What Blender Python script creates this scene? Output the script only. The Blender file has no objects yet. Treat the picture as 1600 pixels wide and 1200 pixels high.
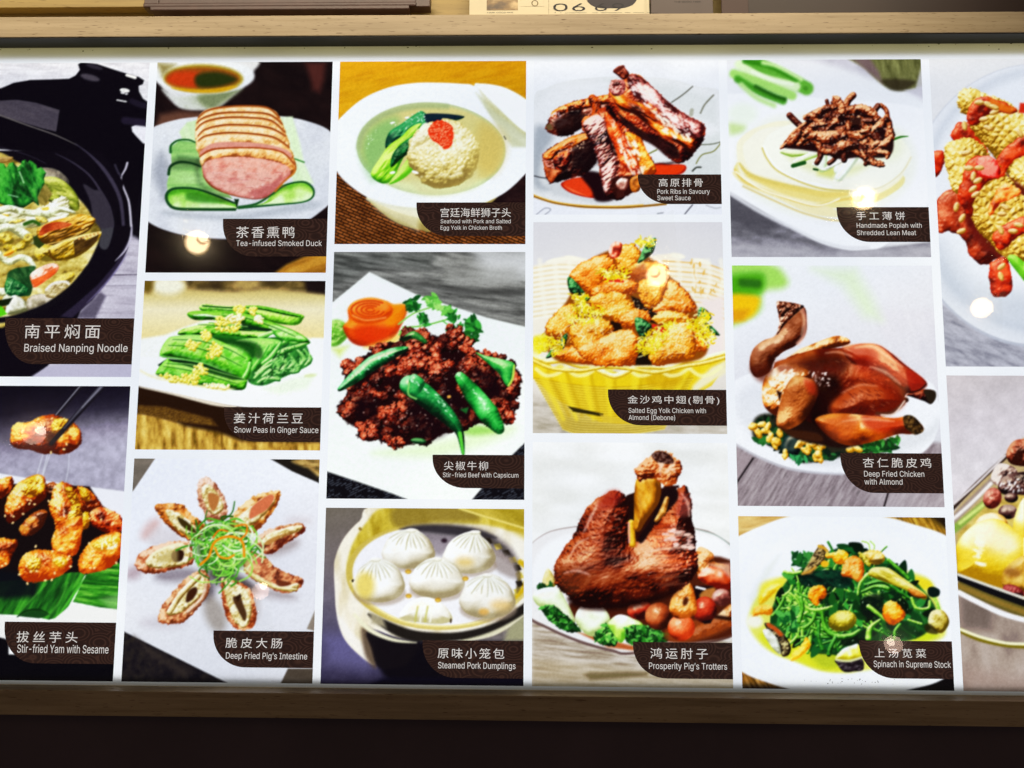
import bpy, bmesh, math, random
import numpy as np
from mathutils import Matrix, Vector

random.seed(5)
SC = bpy.context.scene
COL = SC.collection
# The menu board leans back; everything fixed to it is described in board
# coordinates (x right, y away from the viewer, z up the board) and carried by W.
W = Matrix.Translation((0, 0, 1.25)) @ Matrix.Rotation(math.radians(-30), 4, 'X')

# ------------------------------------------------------------------ camera
cd = bpy.data.cameras.new('camera'); cam = bpy.data.objects.new('camera', cd); COL.objects.link(cam)
cd.sensor_width = 36; cd.lens = 29.925; cd.clip_start = .02; cd.clip_end = 200
CAM = Vector((-0.00415, -1.20039, -0.17716))
cam.matrix_world = W @ Matrix.Translation(CAM) @ Matrix(((0.999771, -0.003709, 0.021086), (0.020498, -0.118421, -0.992752), (0.006179, 0.992957, -0.118318))).to_4x4()
SC.camera = cam
# ------------------------------------------------------------------- world
wd = bpy.data.worlds.new('World'); SC.world = wd; wd.use_nodes = True
bg = wd.node_tree.nodes['Background']; bg.inputs[0].default_value = (.62, .50, .48, 1); bg.inputs[1].default_value = .115
SC.view_settings.view_transform = 'Standard'; SC.view_settings.look = 'None'; SC.view_settings.exposure = 0; SC.view_settings.gamma = 1
SC.cycles.use_denoising = True; SC.cycles.denoiser = 'OPENIMAGEDENOISE'; SC.cycles.denoising_input_passes = 'RGB_ALBEDO_NORMAL'; SC.cycles.denoising_prefilter = 'ACCURATE'
SC.cycles.max_bounces = 6; SC.cycles.transparent_max_bounces = 8; SC.cycles.caustics_reflective = False; SC.cycles.caustics_refractive = False
SC.cycles.sample_clamp_indirect = 4
# ---------------------------------------------------- warm area light added to brighten the top rail
ld = bpy.data.lights.new('added_ledge_light', 'AREA'); ld.shape = 'RECTANGLE'; ld.size = 1.75; ld.size_y = .04; ld.energy = 2.8; ld.color = (1, .85, .62); ld.spread = math.radians(75)
lo = bpy.data.objects.new('added_ledge_light', ld); COL.objects.link(lo)
lo.matrix_world = W @ Matrix.LocRotScale(Vector((-.22, -.42, .80)), Vector((.0, .45, -.30)).to_track_quat('-Z', 'Y'), None)

def lin(c):
    c = np.asarray(c, float); return np.where(c <= .04045, c / 12.92, ((c + .055) / 1.055) ** 2.4)

# ---------------------------------------------------------------------------
# Printed artwork: a small painter that fills the colour attribute of each
# dish picture (flat print).  Shapes are given in artwork units.
# ---------------------------------------------------------------------------
def hx(c):
    if not isinstance(c, str):
        return np.array(c, float)
    n = len(c) // 3
    return np.array([int(c[i * n:(i + 1) * n] * (2 if n == 1 else 1), 16) / 255 for i in range(3)])

def ramp(t, *cs):
    cs = np.array([hx(c) for c in cs]); k = np.linspace(0, 1, len(cs))
    return np.stack([np.interp(t, k, cs[:, i]) for i in range(3)], -1)

def spline(pts, closed, n=5):
    p = np.array(pts, float); m = len(p)
    if m < 3:
        return p
    out = []
    for i in range(m if closed else m - 1):
        if closed:
            a, b, c, d = p[i - 1], p[i], p[(i + 1) % m], p[(i + 2) % m]
        else:
            a, b, c, d = p[max(i - 1, 0)], p[i], p[i + 1], p[min(i + 2, m - 1)]
        for k in range(n):
            t = k / n
            out.append(.5 * (2 * b + (c - a) * t + (2 * a - 5 * b + 4 * c - d) * t * t + (3 * b - a - 3 * c + d) * t ** 3))
    if not closed:
        out.append(p[-1])
    return np.array(out)

_LAT = np.random.RandomState(7).rand(128, 128)
def vnoise(u, v):
    i = np.floor(u).astype(int); j = np.floor(v).astype(int)
    f = u - i; g = v - j; f = f * f * (3 - 2 * f); g = g * g * (3 - 2 * g)
    a = _LAT[i & 127, j & 127]; b = _LAT[(i + 1) & 127, j & 127]
    c = _LAT[i & 127, (j + 1) & 127]; d = _LAT[(i + 1) & 127, (j + 1) & 127]
    return (a * (1 - f) + b * f) * (1 - g) + (c * (1 - f) + d * f) * g

_JX = np.random.RandomState(3).rand(64, 64); _JY = np.random.RandomState(4).rand(64, 64)
def cells(u, v, jit=.8):                       # 1 in the middle of a cell, 0 at its border
    i = np.floor(u).astype(int); j = np.floor(v).astype(int)
    f1 = np.full(u.shape, 9.); f2 = f1.copy()
    for a in (-1, 0, 1):
        for b in (-1, 0, 1):
            x = i + a; y = j + b
            d = np.hypot(x + .5 + jit * (_JX[x & 63, y & 63] - .5) - u, y + .5 + jit * (_JY[x & 63, y & 63] - .5) - v)
            f2 = np.minimum(f2, np.maximum(f1, d)); f1 = np.minimum(f1, d)
    return np.clip((f2 - f1) * 1.2, 0, 1)

class Art:
    def __init__(s, X, Y, base='fff'):
        s.X, s.Y = X, Y; s.C = np.zeros(X.shape + (3,)) + hx(base); s.R = np.random.RandomState(11)
        s.view(0, 0, 1)
    def view(s, ox, oy, k):
        s.U = (s.X - ox) * k; s.V = (s.Y - oy) * k; s.k = k
        s.du = abs(s.U[0, 1] - s.U[0, 0]); s.dv = abs(s.V[1, 0] - s.V[0, 0]); s.sf = 1.5 * k
        return s
    def win(s, pts, m):
        p = np.array(pts, float); x0, y0 = p.min(0) - m; x1, y1 = p.max(0) + m
        q = (s.U > x0) & (s.U < x1) & (s.V > y0) & (s.V < y1)
        r = np.where(q.any(1))[0]; c = np.where(q.any(0))[0]
        if len(r) < 2 or len(c) < 2:
            return None
        return np.s_[r[0]:r[-1] + 1, c[0]:c[-1] + 1]
    def noise(s, sc, w=None, ang=0, an=1, oct=3, seed=0):
        w = w or np.s_[:, :]
        a = math.radians(ang); u = s.U[w] * math.cos(a) + s.V[w] * math.sin(a); v = -s.U[w] * math.sin(a) + s.V[w] * math.cos(a)
        u = u / (sc * an) + seed * 17.3 + 50; v = v / sc + seed * 9.7 + 50; t = 0; amp = 1; tot = 0
        for _ in range(oct):
            t = t + amp * vnoise(u, v); tot += amp; amp *= .55; u = u * 2.03 + 5; v = v * 2.03 + 9
        return np.clip((t / tot - .5) * 1.5 + .5, 0, 1)
    def field(s, pts, w=None, r=0, smooth=True, kind='poly', m=None, rough=0, rs=12, seed=0):
        """inside distance of a polygon / tapered line / ellipse in a window"""
        if kind == 'ell':
            cx, cy, rx, ry, *rot = pts; an = math.radians(rot[0] if rot else 0); mr = max(rx, ry) + s.sf * 2 + (m or 0)
            w = s.win([(cx - mr, cy - mr), (cx + mr, cy + mr)], 0)
            if w is None: return None, None
            x = s.U[w] - cx; y = s.V[w] - cy
            a = x * math.cos(an) + y * math.sin(an); b = -x * math.sin(an) + y * math.cos(an)
            q = np.hypot(a / rx, b / ry); g = np.hypot(a / rx ** 2, b / ry ** 2) + 1e-9
            D = np.where(q > .05, q * (1 - q) / g, min(rx, ry)); D = np.minimum(D, min(rx, ry))
        else:
            line = kind == 'line'
            r_ = np.array(r, float) * np.ones(len(pts)) if line else None
            P = spline(pts, not line) if smooth else np.array(pts, float)
            w = s.win(P, (r_.max() if line else 0) + s.sf * 2 + rough + (m or 0))
            if w is None: return None, None
            U, V = s.U[w], s.V[w]
            if line:
                R = np.interp(np.linspace(0, 1, len(P)), np.linspace(0, 1, len(pts)), r_); D = np.full(U.shape, -1e9)
                for i in range(len(P) - 1):
                    a, b = P[i], P[i + 1]; e = b - a; l = e @ e + 1e-9
                    t = np.clip(((U - a[0]) * e[0] + (V - a[1]) * e[1]) / l, 0, 1)
                    D = np.maximum(D, R[i] + (R[i + 1] - R[i]) * t - np.hypot(U - a[0] - t * e[0], V - a[1] - t * e[1]))
            else:
                d = np.full(U.shape, 1e18); ins = np.zeros(U.shape, bool); n = len(P)
                for i in range(n):
                    a, b = P[i - 1], P[i]; e = b - a; l = e @ e + 1e-9
                    x = U - a[0]; y = V - a[1]; t = np.clip((x * e[0] + y * e[1]) / l, 0, 1)
                    d = np.minimum(d, (x - t * e[0]) ** 2 + (y - t * e[1]) ** 2)
                    if a[1] != b[1]:
                        ins ^= ((a[1] > V) != (b[1] > V)) & (U < a[0] + (V - a[1]) * e[0] / e[1])
                D = np.sqrt(d) * np.where(ins, 1, -1)
        if rough:
            D = D + rough * 2 * (s.noise(rs, w, seed=seed) - .5)
        return w, D
    def put(s, w, D, col, soft=None, a=1.):
        if w is None: return
        soft = soft or s.sf; m = np.clip(D / soft + .5, 0, 1); m = (m * m * (3 - 2 * m) * a)[..., None]
        s.C[w] = s.C[w] * (1 - m) + col * m
    # flat shapes -----------------------------------------------------------
    def P(s, pts, col, soft=None, a=1., smooth=False, tex=None, **k):
        w, D = s.field(pts, smooth=smooth, m=(soft or 0), **k)
        if w is None: return
        s.put(w, D, s.tx(w, col, tex), soft, a)
    def S(s, pts, r, col, soft=None, a=1., **k):
        w, D = s.field(pts, r=r, kind='line', m=(soft or 0), **k)
        if w is not None: s.put(w, D, hx(col), soft, a)
    def E(s, cx, cy, rx, ry, rot, col, soft=None, a=1., tex=None, **k):
        w, D = s.field((cx, cy, rx, ry, rot), kind='ell', m=(soft or 0), **k)
        if w is not None: s.put(w, D, s.tx(w, col, tex), soft, a)
    def tx(s, w, col, tex):
        """tex = (scale, angle, anisotropy, seed): col is then a list of ramp colours"""
        if tex is None: return hx(col)
        sc, an, ai, sd = tex
        return ramp(s.noise(sc, w, an, ai, 4, sd), *col)
    def grad(s, pts, c0, c1, p0, p1, soft=None, a=1., smooth=False, **k):
        w, D = s.field(pts, smooth=smooth, m=(soft or 0), **k)
        if w is None: return
        e = np.subtract(p1, p0).astype(float); t = np.clip(((s.U[w] - p0[0]) * e[0] + (s.V[w] - p0[1]) * e[1]) / (e @ e), 0, 1)
        s.put(w, D, ramp(t, c0, *([c1] if not isinstance(c1, (list, tuple)) else c1)), soft, a)
    # shaded lumps ------------------------------------------------------------
    def Lp(s, pts, cols, dome=20, bump=0, bs=10, L=(-.35, -.7, .62), spec=.4, sp=18, tone=.25, ts=None, kind='poly', r=0,
           cell=0, cs=14, ang=0, an=1, spc='ffe9cc', smooth=True, a=1., soft=None, seed=0, rim=0, flat=1., rough=0, gain=1., bias=0., rs=12):
        w, D = s.field(pts, r=r, kind=kind, smooth=smooth, rough=rough, rs=rs, seed=seed)
        if w is None: return
        q = 1 - np.clip(D / dome, 0, 1); h = flat * dome * np.sqrt(np.clip(1 - q * q, 0, 1))
        if bump: h = h + bump * bs * 1.2 * s.noise(bs, w, ang, an, 3, seed + 1)
        ce = None
        if cell:
            aa = math.radians(ang); u = s.U[w] * math.cos(aa) + s.V[w] * math.sin(aa); v = -s.U[w] * math.sin(aa) + s.V[w] * math.cos(aa)
            ce = cells(u / (cs * an) + seed * 3.1 + 40, v / cs + 40 + seed); h = h + cell * cs * .5 * ce
        gy, gx = np.gradient(h); gx = gx / s.du; gy = gy / s.dv
        n = np.stack([-gx, -gy, np.ones_like(gx)], -1); n /= np.linalg.norm(n, axis=-1, keepdims=True)
        l = np.array(L) / np.linalg.norm(L); t = np.clip(n @ l, 0, 1) * gain + bias
        t = t + tone * (s.noise(ts or dome * 1.3, w, ang, an, 3, seed + 5) - .5) * 1.6
        if ce is not None: t = t * (.72 + .4 * ce)
        if rim: t = t - rim * np.clip(1 - D / (s.sf * 2), 0, 1)
        c = ramp(np.clip(t, 0, 1), *cols)
        hv = l + [0, 0, 1]; hv /= np.linalg.norm(hv); k = np.clip(spec * np.clip(n @ hv, 0, 1) ** sp, 0, 1)[..., None]
        s.put(w, D, c * (1 - k) + hx(spc) * k, soft, a)
    def T(s, pts, r, cols, **k):                 # shaded tube
        k.setdefault('dome', float(np.max(r))); s.Lp(pts, cols, r=r, kind='line', **k)
    def B(s, cx, cy, rx, ry, rot, cols, **k):    # shaded ball
        k.setdefault('dome', float(min(rx, ry))); s.Lp((cx, cy, rx, ry, rot), cols, kind='ell', **k)
    def inside(s, poly, n):                      # n random points in a polygon
        P = np.array(poly, float); lo, hi = P.min(0), P.max(0); out = []
        while len(out) < n:
            x, y = lo + s.R.rand(2) * (hi - lo); c = False
            for i in range(len(P)):
                a, b = P[i - 1], P[i]
                if (a[1] > y) != (b[1] > y) and x < a[0] + (y - a[1]) * (b[0] - a[0]) / (b[1] - a[1]): c = not c
            if c: out.append((x, y))
        return out
    def glaze(s, poly, n, r, col='fff', a=.8, an=None, soft=None):   # small bright flecks
        for x, y in s.inside(poly, n):
            q = s.R.rand(3); s.E(x, y, r * (.5 + q[0]), r * (.25 + .3 * q[1]), (q[2] * 180 if an is None else an + q[2] * 40 - 20), col, soft=soft or r * .5, a=a * (.4 + .6 * q[1]))
    def crumbs(s, poly, n, r, cols, **k):        # heap of small shaded lumps
        for i, (x, y) in enumerate(sorted(s.inside(poly, n), key=lambda p: p[1])):
            q = s.R.rand(3); s.B(x, y, r * (.6 + .8 * q[0]), r * (.5 + .5 * q[1]), q[2] * 180, cols, seed=i % 9, **k)
    def shred(s, poly, n, ln, r, cols, ang=None, curl=.5, **k):   # heap of thin curls
        for i, (x, y) in enumerate(s.inside(poly, n)):
            q = s.R.rand(4); a = q[0] * 6.3 if ang is None else math.radians(ang + (q[0] - .5) * 70); l = ln * (.5 + q[1]); b = a + (q[2] - .5) * 4 * curl
            m = (x + l * .5 * math.cos(a), y + l * .5 * math.sin(a)); e = (m[0] + l * .5 * math.cos(b), m[1] + l * .5 * math.sin(b))
            s.S([(x, y), m, e], r * (.6 + .6 * q[3]), cols[i % len(cols)], **k)
    def strands(s, poly, n, ln, r, cols, curl=.5, ang=None, **k):  # shaded noodles / stems
        for i, (x, y) in enumerate(s.inside(poly, n)):
            q = s.R.rand(5); a = q[0] * 6.3 if ang is None else math.radians(ang + (q[0] - .5) * 80); pts = [(x, y)]
            for _ in range(3):
                a += (q[2] - .5) * 2 * curl; x += ln / 3 * math.cos(a); y += ln / 3 * math.sin(a); pts.append((x, y))
            s.T(pts, r * (.7 + .6 * q[3]), cols[i % len(cols)], tone=.1, **k)
    def mottle(s, sc, amt, ang=0, an=1, seed=0, w=None):
        w = w or np.s_[:, :]; s.C[w] = s.C[w] * (1 + amt * (s.noise(sc, w, ang, an, 4, seed)[..., None] - .5) * 2)
    def leafy(s, poly, n, r, cols, **k):         # small pointed herb leaves
        for i, (x, y) in enumerate(s.inside(poly, n)):
            q = s.R.rand(3); a = q[0] * 6.3; l = r * (.6 + .8 * q[1]); c, d = math.cos(a), math.sin(a); b = l * .45
            s.P([(x - l * c, y - l * d), (x - b * d, y + b * c), (x + l * c, y + l * d), (x + b * d, y - b * c)], cols[i % len(cols)], smooth=True, **k)

def tone(s, poly, k, soft=60, smooth=True, **kw):   # darker / lighter stain of the print inside an outline
    w, D = s.field(poly, smooth=smooth, m=soft, **kw)
    if w is None: return
    m = (np.clip(D / soft + .5, 0, 1) * np.clip((.80 - s.C[w].mean(-1)) / .15, 0, 1))[..., None]; s.C[w] = s.C[w] * (1 + (np.array(k) - 1) * m)
Art.tone = tone

def soften(C, k=.22):                            # the softness of a lens and of printing
    for ax in (0, 1):
        P = np.concatenate([np.take(C, [0], ax), C, np.take(C, [-1], ax)], ax); n = C.shape[ax]
        C = C * (1 - 2 * k) + k * (np.take(P, range(0, n), ax) + np.take(P, range(2, n + 2), ax))
    return C

DISH = {}
def dish(f): DISH[f.__name__] = f; return f

@dish
def noodle(A):
    A.view(0, 80, 4.617)
    A.C[:] = ramp(A.noise(16, None, 2, 9, 3, 1), 'cfcdd2', 'e6e4e8', 'f0eff2')
    A.view(0, 330, 4.444)                       # table at the lower right
    A.P([(600, -100), (1100, -100), (1100, 1300), (100, 1300)], ('a39dab', 'bcb7c4', 'cdc9d6'), tex=(14, 2, 12, 2))
    A.P([(800, -300), (1100, -300), (1100, 190), (980, 200), (880, 150)], '0a0812', soft=40)
    A.S([(700, 445), (960, 440)], 4, '6a6470', soft=6); A.S([(720, 518), (960, 516)], 3, '8e8896', soft=6)
    A.P([(520, 740), (700, 560), (735, 590), (660, 745)], '4b4458', soft=30, a=.8)
    A.P([(-60, -300), (860, -300), (905, 40), (912, 150), (888, 260), (845, 345), (780, 445), (700, 545), (560, 690), (470, 900), (330, 1075), (210, 1160), (-60, 1230)], '0a0711', smooth=False, soft=8)
    A.P([(500, 740), (640, 620), (760, 470), (860, 320), (890, 250), (885, 210), (800, 370), (680, 510), (520, 650), (420, 730)], '2b2438', soft=16)
    A.S([(915, 80), (908, 180), (870, 270), (800, 345)], (3, 9, 7, 2), 'b9b4c4', soft=8)
    A.S([(880, 300), (800, 420), (690, 550), (600, 640)], (2, 7, 6, 1), '8077a0', soft=10, a=.7)
    A.view(0, 80, 4.617)                        # lid
    A.P([(-80, 300), (0, 270), (100, 228), (220, 207), (380, 203), (500, 198), (545, 175), (576, 135), (563, 95), (590, 80), (700, 92), (860, 145), (1000, 185), (1040, 210), (1030, 238), (1000, 250), (1003, 290), (1030, 340), (1100, 390), (1100, 900), (1010, 1000), (960, 1250), (820, 1250), (650, 760), (-80, 700)], '07050e', soft=9)
    A.P([(948, 545), (985, 530), (1100, 545), (1100, 700), (1030, 662), (985, 615), (955, 580)], 'eceaf1', soft=10)
    A.S([(950, 360), (1010, 385), (1060, 395)], (20, 22, 20), '1c1726', soft=20)
    A.S([(900, 500), (1080, 520)], 26, '211b2d', soft=24)
    A.P([(-60, 352), (0, 357), (120, 350), (260, 372), (430, 425), (405, 580), (300, 555), (150, 510), (-60, 450)], ('453f4a', '564f58'), tex=(30, 20, 4, 3), soft=10)
    A.E(650, 190, 70, 22, 14, '4a444e', soft=22); A.E(680, 112, 62, 15, 15, '2c2833', soft=20)
    A.S([(915, 172), (975, 190)], (10, 11), 'f7f4ee', soft=9)
    A.E(900, 283, 36, 15, 8, 'f4f2ee', soft=8); A.E(885, 300, 16, 8, 10, 'd8d6d8', soft=6); A.E(912, 308, 12, 7, 0, 'c8c6c8', soft=6); A.S([(845, 352), (910, 364)], 5, 'dedcdc', soft=6)
    A.S([(918, 806), (905, 850), (875, 910), (890, 980), (922, 1060), (936, 1130), (946, 1260)], (8, 7, 5, 6, 7, 8, 8), 'c4bfcc', soft=8)
    A.S([(830, 820), (850, 870), (870, 900)], 7, '3a3545', soft=16)
    A.view(0, 330, 4.444)                       # inner wall and contents
    A.P([(-80, -420), (300, -420), (700, -420), (860, -200), (800, 40), (400, 60), (-80, 0)], '0a0711', soft=10)
    A.P([(640, -60), (740, -20), (785, 60), (785, 140), (745, 260), (690, 240), (700, 120)], '414047', soft=14, smooth=True)
    A.view(0, 80, 4.617)
    A.S([(-20, 455), (0, 462), (200, 535), (400, 605), (560, 680)], (4, 4, 4, 4, 2), '77706c', soft=7)
    A.S([(540, 665), (640, 740), (740, 840), (820, 960), (870, 1080), (890, 1250)], (2, 6, 13, 14, 13, 11), '3f394a', soft=14)
    A.S([(0, 690), (200, 750), (330, 810)], 3, '2c2634', soft=6)
    A.S([(400, 738), (520, 800), (640, 890), (720, 1000), (790, 1130), (810, 1260)], (2, 5, 7, 8, 10, 12), '3b3545', soft=10)
    A.P([(600, 960), (680, 1000), (730, 1010), (790, 1120), (820, 1260), (690, 1260), (650, 1080)], '37323d', soft=18, smooth=True)
    A.view(0, 330, 4.444)
    A.S([(0, 140 - 250), (120, -90), (330, -20)], 3, '2c2634', soft=6)
    A.P([(-80, -330), (150, -330), (330, -250), (470, -160), (590, -40), (650, 60), (700, 150), (640, 310), (570, 425), (480, 530), (330, 632), (200, 690), (-80, 750)],
        ('5c4a14', 'ac9640', 'd6c67c', 'f4ecc4'), tex=(45, -20, 1.8, 5), soft=18, smooth=True)
    A.view(0, 80, 4.617)
    A.Lp([(260, 850), (400, 850), (500, 940), (440, 990), (300, 930)], ['3a3638', '6f6658', 'b5ac9a'], dome=40, tone=.7)
    A.Lp([(280, 930), (380, 905), (480, 950), (560, 1050), (560, 1150), (420, 1110), (290, 1040)], ['2c3008', '6f7a20', 'a8b040', 'd8dc80'], dome=50, tone=.8, bump=.4, bs=24, ang=30, an=3)
    A.P([(260, 1000), (330, 960), (380, 1030), (320, 1120), (260, 1090)], ('6a5a20', 'a89a50'), tex=(20, 60, 3, 2), soft=12)
    A.Lp([(-40, 1120), (60, 1130), (190, 1150), (330, 1110), (440, 1050), (490, 1060), (500, 1180), (430, 1260), (-40, 1260)], ['8a8450', 'd4d0a8', 'f2f2e4', 'ffffff'], dome=40, bump=.5, bs=30, an=3, ang=-15, tone=.6, rough=10)
    A.P([(-10, 1170), (60, 1180), (60, 1215), (-10, 1215)], 'e6b81e', soft=14); A.P([(300, 1130), (350, 1120), (370, 1180), (310, 1200)], 'e0c030', soft=16, a=.8)
    A.Lp([(-40, 770), (90, 762), (60, 800), (-40, 812)], ['7a5a20', 'b89c58'], dome=14)
    A.Lp([(-60, 830), (0, 806), (28, 812), (48, 842), (66, 808), (96, 800), (128, 838), (150, 818), (158, 792), (182, 782), (200, 800), (214, 786), (240, 802), (262, 822), (270, 846), (296, 836), (316, 856), (332, 878), (318, 920), (322, 950), (290, 1010), (270, 1050), (282, 1115), (240, 1085), (170, 1130), (60, 1125), (0, 1100), (-60, 1020)],
         ['04210c', '0d4216', '1f7a26', '46a83a'], dome=30, bump=.5, bs=26, ang=70, an=3, tone=.9, ts=60, spec=.15, smooth=False, flat=.7)
    for a, b in (((270, 1110), (120, 850)), ((268, 1090), (200, 820)), ((262, 1070), (250, 850)), ((260, 1080), (20, 960)), ((262, 1070), (305, 870))):
        A.S([a, ((a[0] + b[0]) / 2 + 12, (a[1] + b[1]) / 2 + 8), b], (3, 3, 1), '3c8a3a', soft=7, a=.7)
    A.S([(140, 870), (172, 950)], 4, 'b9d8b0', soft=7); A.S([(60, 1035), (130, 1052)], 4, '8ab890', soft=7)
    A.view(0, 330, 4.444)
    W = ['8c8a5c', 'c9cba0', 'e9edd8', 'fbfdf4']
    for p, r in (([(-20, 40), (120, 90), (260, 60), (400, -10), (520, 10)], (30, 34, 30, 22, 8)), ([(-20, 130), (60, 110), (150, 150), (230, 200)], (30, 26, 34, 30)), ([(-30, 10), (60, -20), (180, 10), (330, 20)], 24),
                 ([(-20, 290), (60, 350), (140, 320), (200, 340), (240, 390)], (26, 24, 22, 24, 14)), ([(-10, 560), (60, 570), (40, 630)], 30)):
        A.T(p, r, W, tone=.5, bump=.4, bs=20, seed=int(p[1][1]) % 9)
    Y = ['5a4808', 'b08c14', 'e8cc30', 'f6ea90']
    for q in ((40, 190, 60, 36, 20), (150, 240, 60, 30, -30), (70, 260, 50, 30, 10), (200, 190, 34, 40, 60), (290, 60, 46, 22, 20), (20, 170, 24, 16, 0), (120, 70, 60, 14, -10), (330, 290, 90, 60, 0), (440, 480, 90, 40, -30)):
        A.B(*q, Y, tone=.9, bump=.6, bs=18, a=.75, soft=18, seed=int(q[0]) % 7)
    A.P([(230, 180), (270, 160), (310, 230), (270, 260), (235, 230)], '2c3a14', soft=12); A.S([(170, 90), (230, 70), (270, 90)], 12, '2c5a14', soft=12)
    A.B(60, 290, 40, 16, -25, ['c07010', 'e8a018', 'f8d040'], soft=12)
    A.Lp([(255, 135), (330, 80), (450, 45), (560, 20), (655, 48), (655, 85), (600, 145), (480, 195), (380, 235), (290, 215)], ['4a2c06', '9a6410', 'd8a028', 'f8dc88'], dome=44, bump=.7, bs=22, ang=-20, an=4, tone=.9, spec=.4)
    A.P([(272, 150), (310, 96), (400, 74), (500, 88), (440, 118), (350, 140), (285, 170)], ('8c2a12', 'b8481c', 'd0703c'), tex=(20, -15, 3, 1), soft=10, smooth=True)
    A.S([(300, 200), (430, 175), (560, 120)], 6, '5a3408', soft=9); A.S([(330, 230), (480, 190), (610, 120)], 5, 'f0d070', soft=9, a=.7)
    A.Lp([(295, 280), (420, 215), (540, 172), (640, 150), (700, 148), (690, 182), (620, 262), (520, 322), (400, 345), (345, 320)], ['5a4006', 'b08a14', 'd8b838', 'f4eaa8'], dome=40, bump=.5, bs=16, ang=-30, an=3, tone=.7)
    A.P([(510, 205), (560, 180), (600, 200), (690, 160), (670, 210), (600, 265), (560, 290), (520, 315), (515, 260)], ('2c1a08', '6a4a1c'), tex=(14, -30, 3, 3), soft=12)
    A.S([(340, 270), (355, 310), (385, 340)], 7, '5a3608', soft=10); A.S([(300, 285), (420, 222), (540, 180), (700, 145)], 6, 'f0e0a0', soft=8, a=.8)
    for x in range(550, 700, 26): A.E(x, 190 - (x - 550) * .28, 9, 9, 0, 'd0a060', soft=8)
    A.P([(150, 390), (240, 380), (240, 420), (220, 560), (180, 590), (60, 560), (50, 440), (100, 400)], ('102c16', '1c4a22', '4a7a40'), tex=(24, 60, 2, 2), soft=12, smooth=True)
    A.Lp([(30, 530), (60, 460), (130, 490), (200, 540), (160, 590), (60, 585)], ['06301a', '12602a', '3a9048'], dome=26, bump=.5, bs=20, tone=.5)
    A.S([(40, 575), (85, 490)], 3, 'a0d0a0', soft=6)
    A.Lp([(215, 430), (330, 366), (400, 370), (392, 425), (250, 528), (220, 500)], ['b85020', 'e89068', 'f8d8c8', 'fff4ee'], dome=36, tone=.5, bump=.3, bs=18)
    A.P([(218, 478), (290, 450), (392, 390), (386, 430), (250, 528), (222, 502)], ('d84c18', 'ee7a38'), tex=(14, -30, 3, 3), soft=10)
    A.Lp([(70, 600), (120, 585), (190, 640), (195, 690), (60, 720), (40, 680)], ['6a6a44', 'aaa888', 'e4e4d8', 'ffffff'], dome=40, tone=.6, rim=.2)
    A.Lp([(190, 610), (280, 572), (370, 605), (330, 640), (200, 690)], ['7a7058', 'b0a890', 'd8d0c4'], dome=30, tone=.8)
    A.Lp([(310, 560), (350, 510), (440, 486), (480, 505), (400, 590), (330, 600)], ['8a7848', 'b8a878', 'd8d0b0'], dome=20, tone=.9, bump=.6, bs=10); A.S([(320, 545), (370, 502), (450, 488), (478, 505)], 9, 'e6e2da', soft=9)
    A.P([(-20, 620), (90, 600), (60, 650), (-20, 670)], '101c08', soft=12); A.P([(-20, 640), (20, 670), (50, 715), (-20, 740)], '5ac018', soft=10)
    A.mottle(9, .06, seed=3)
    A.S([(-20, 760), (120, 735), (330, 655), (500, 530), (610, 400)], 20, '0c0912', soft=16)
    A.P([(190, 1165), (330, 1080), (470, 1060), (950, 1060), (950, 1200), (230, 1200)], 'b7b3c6', soft=24)

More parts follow.
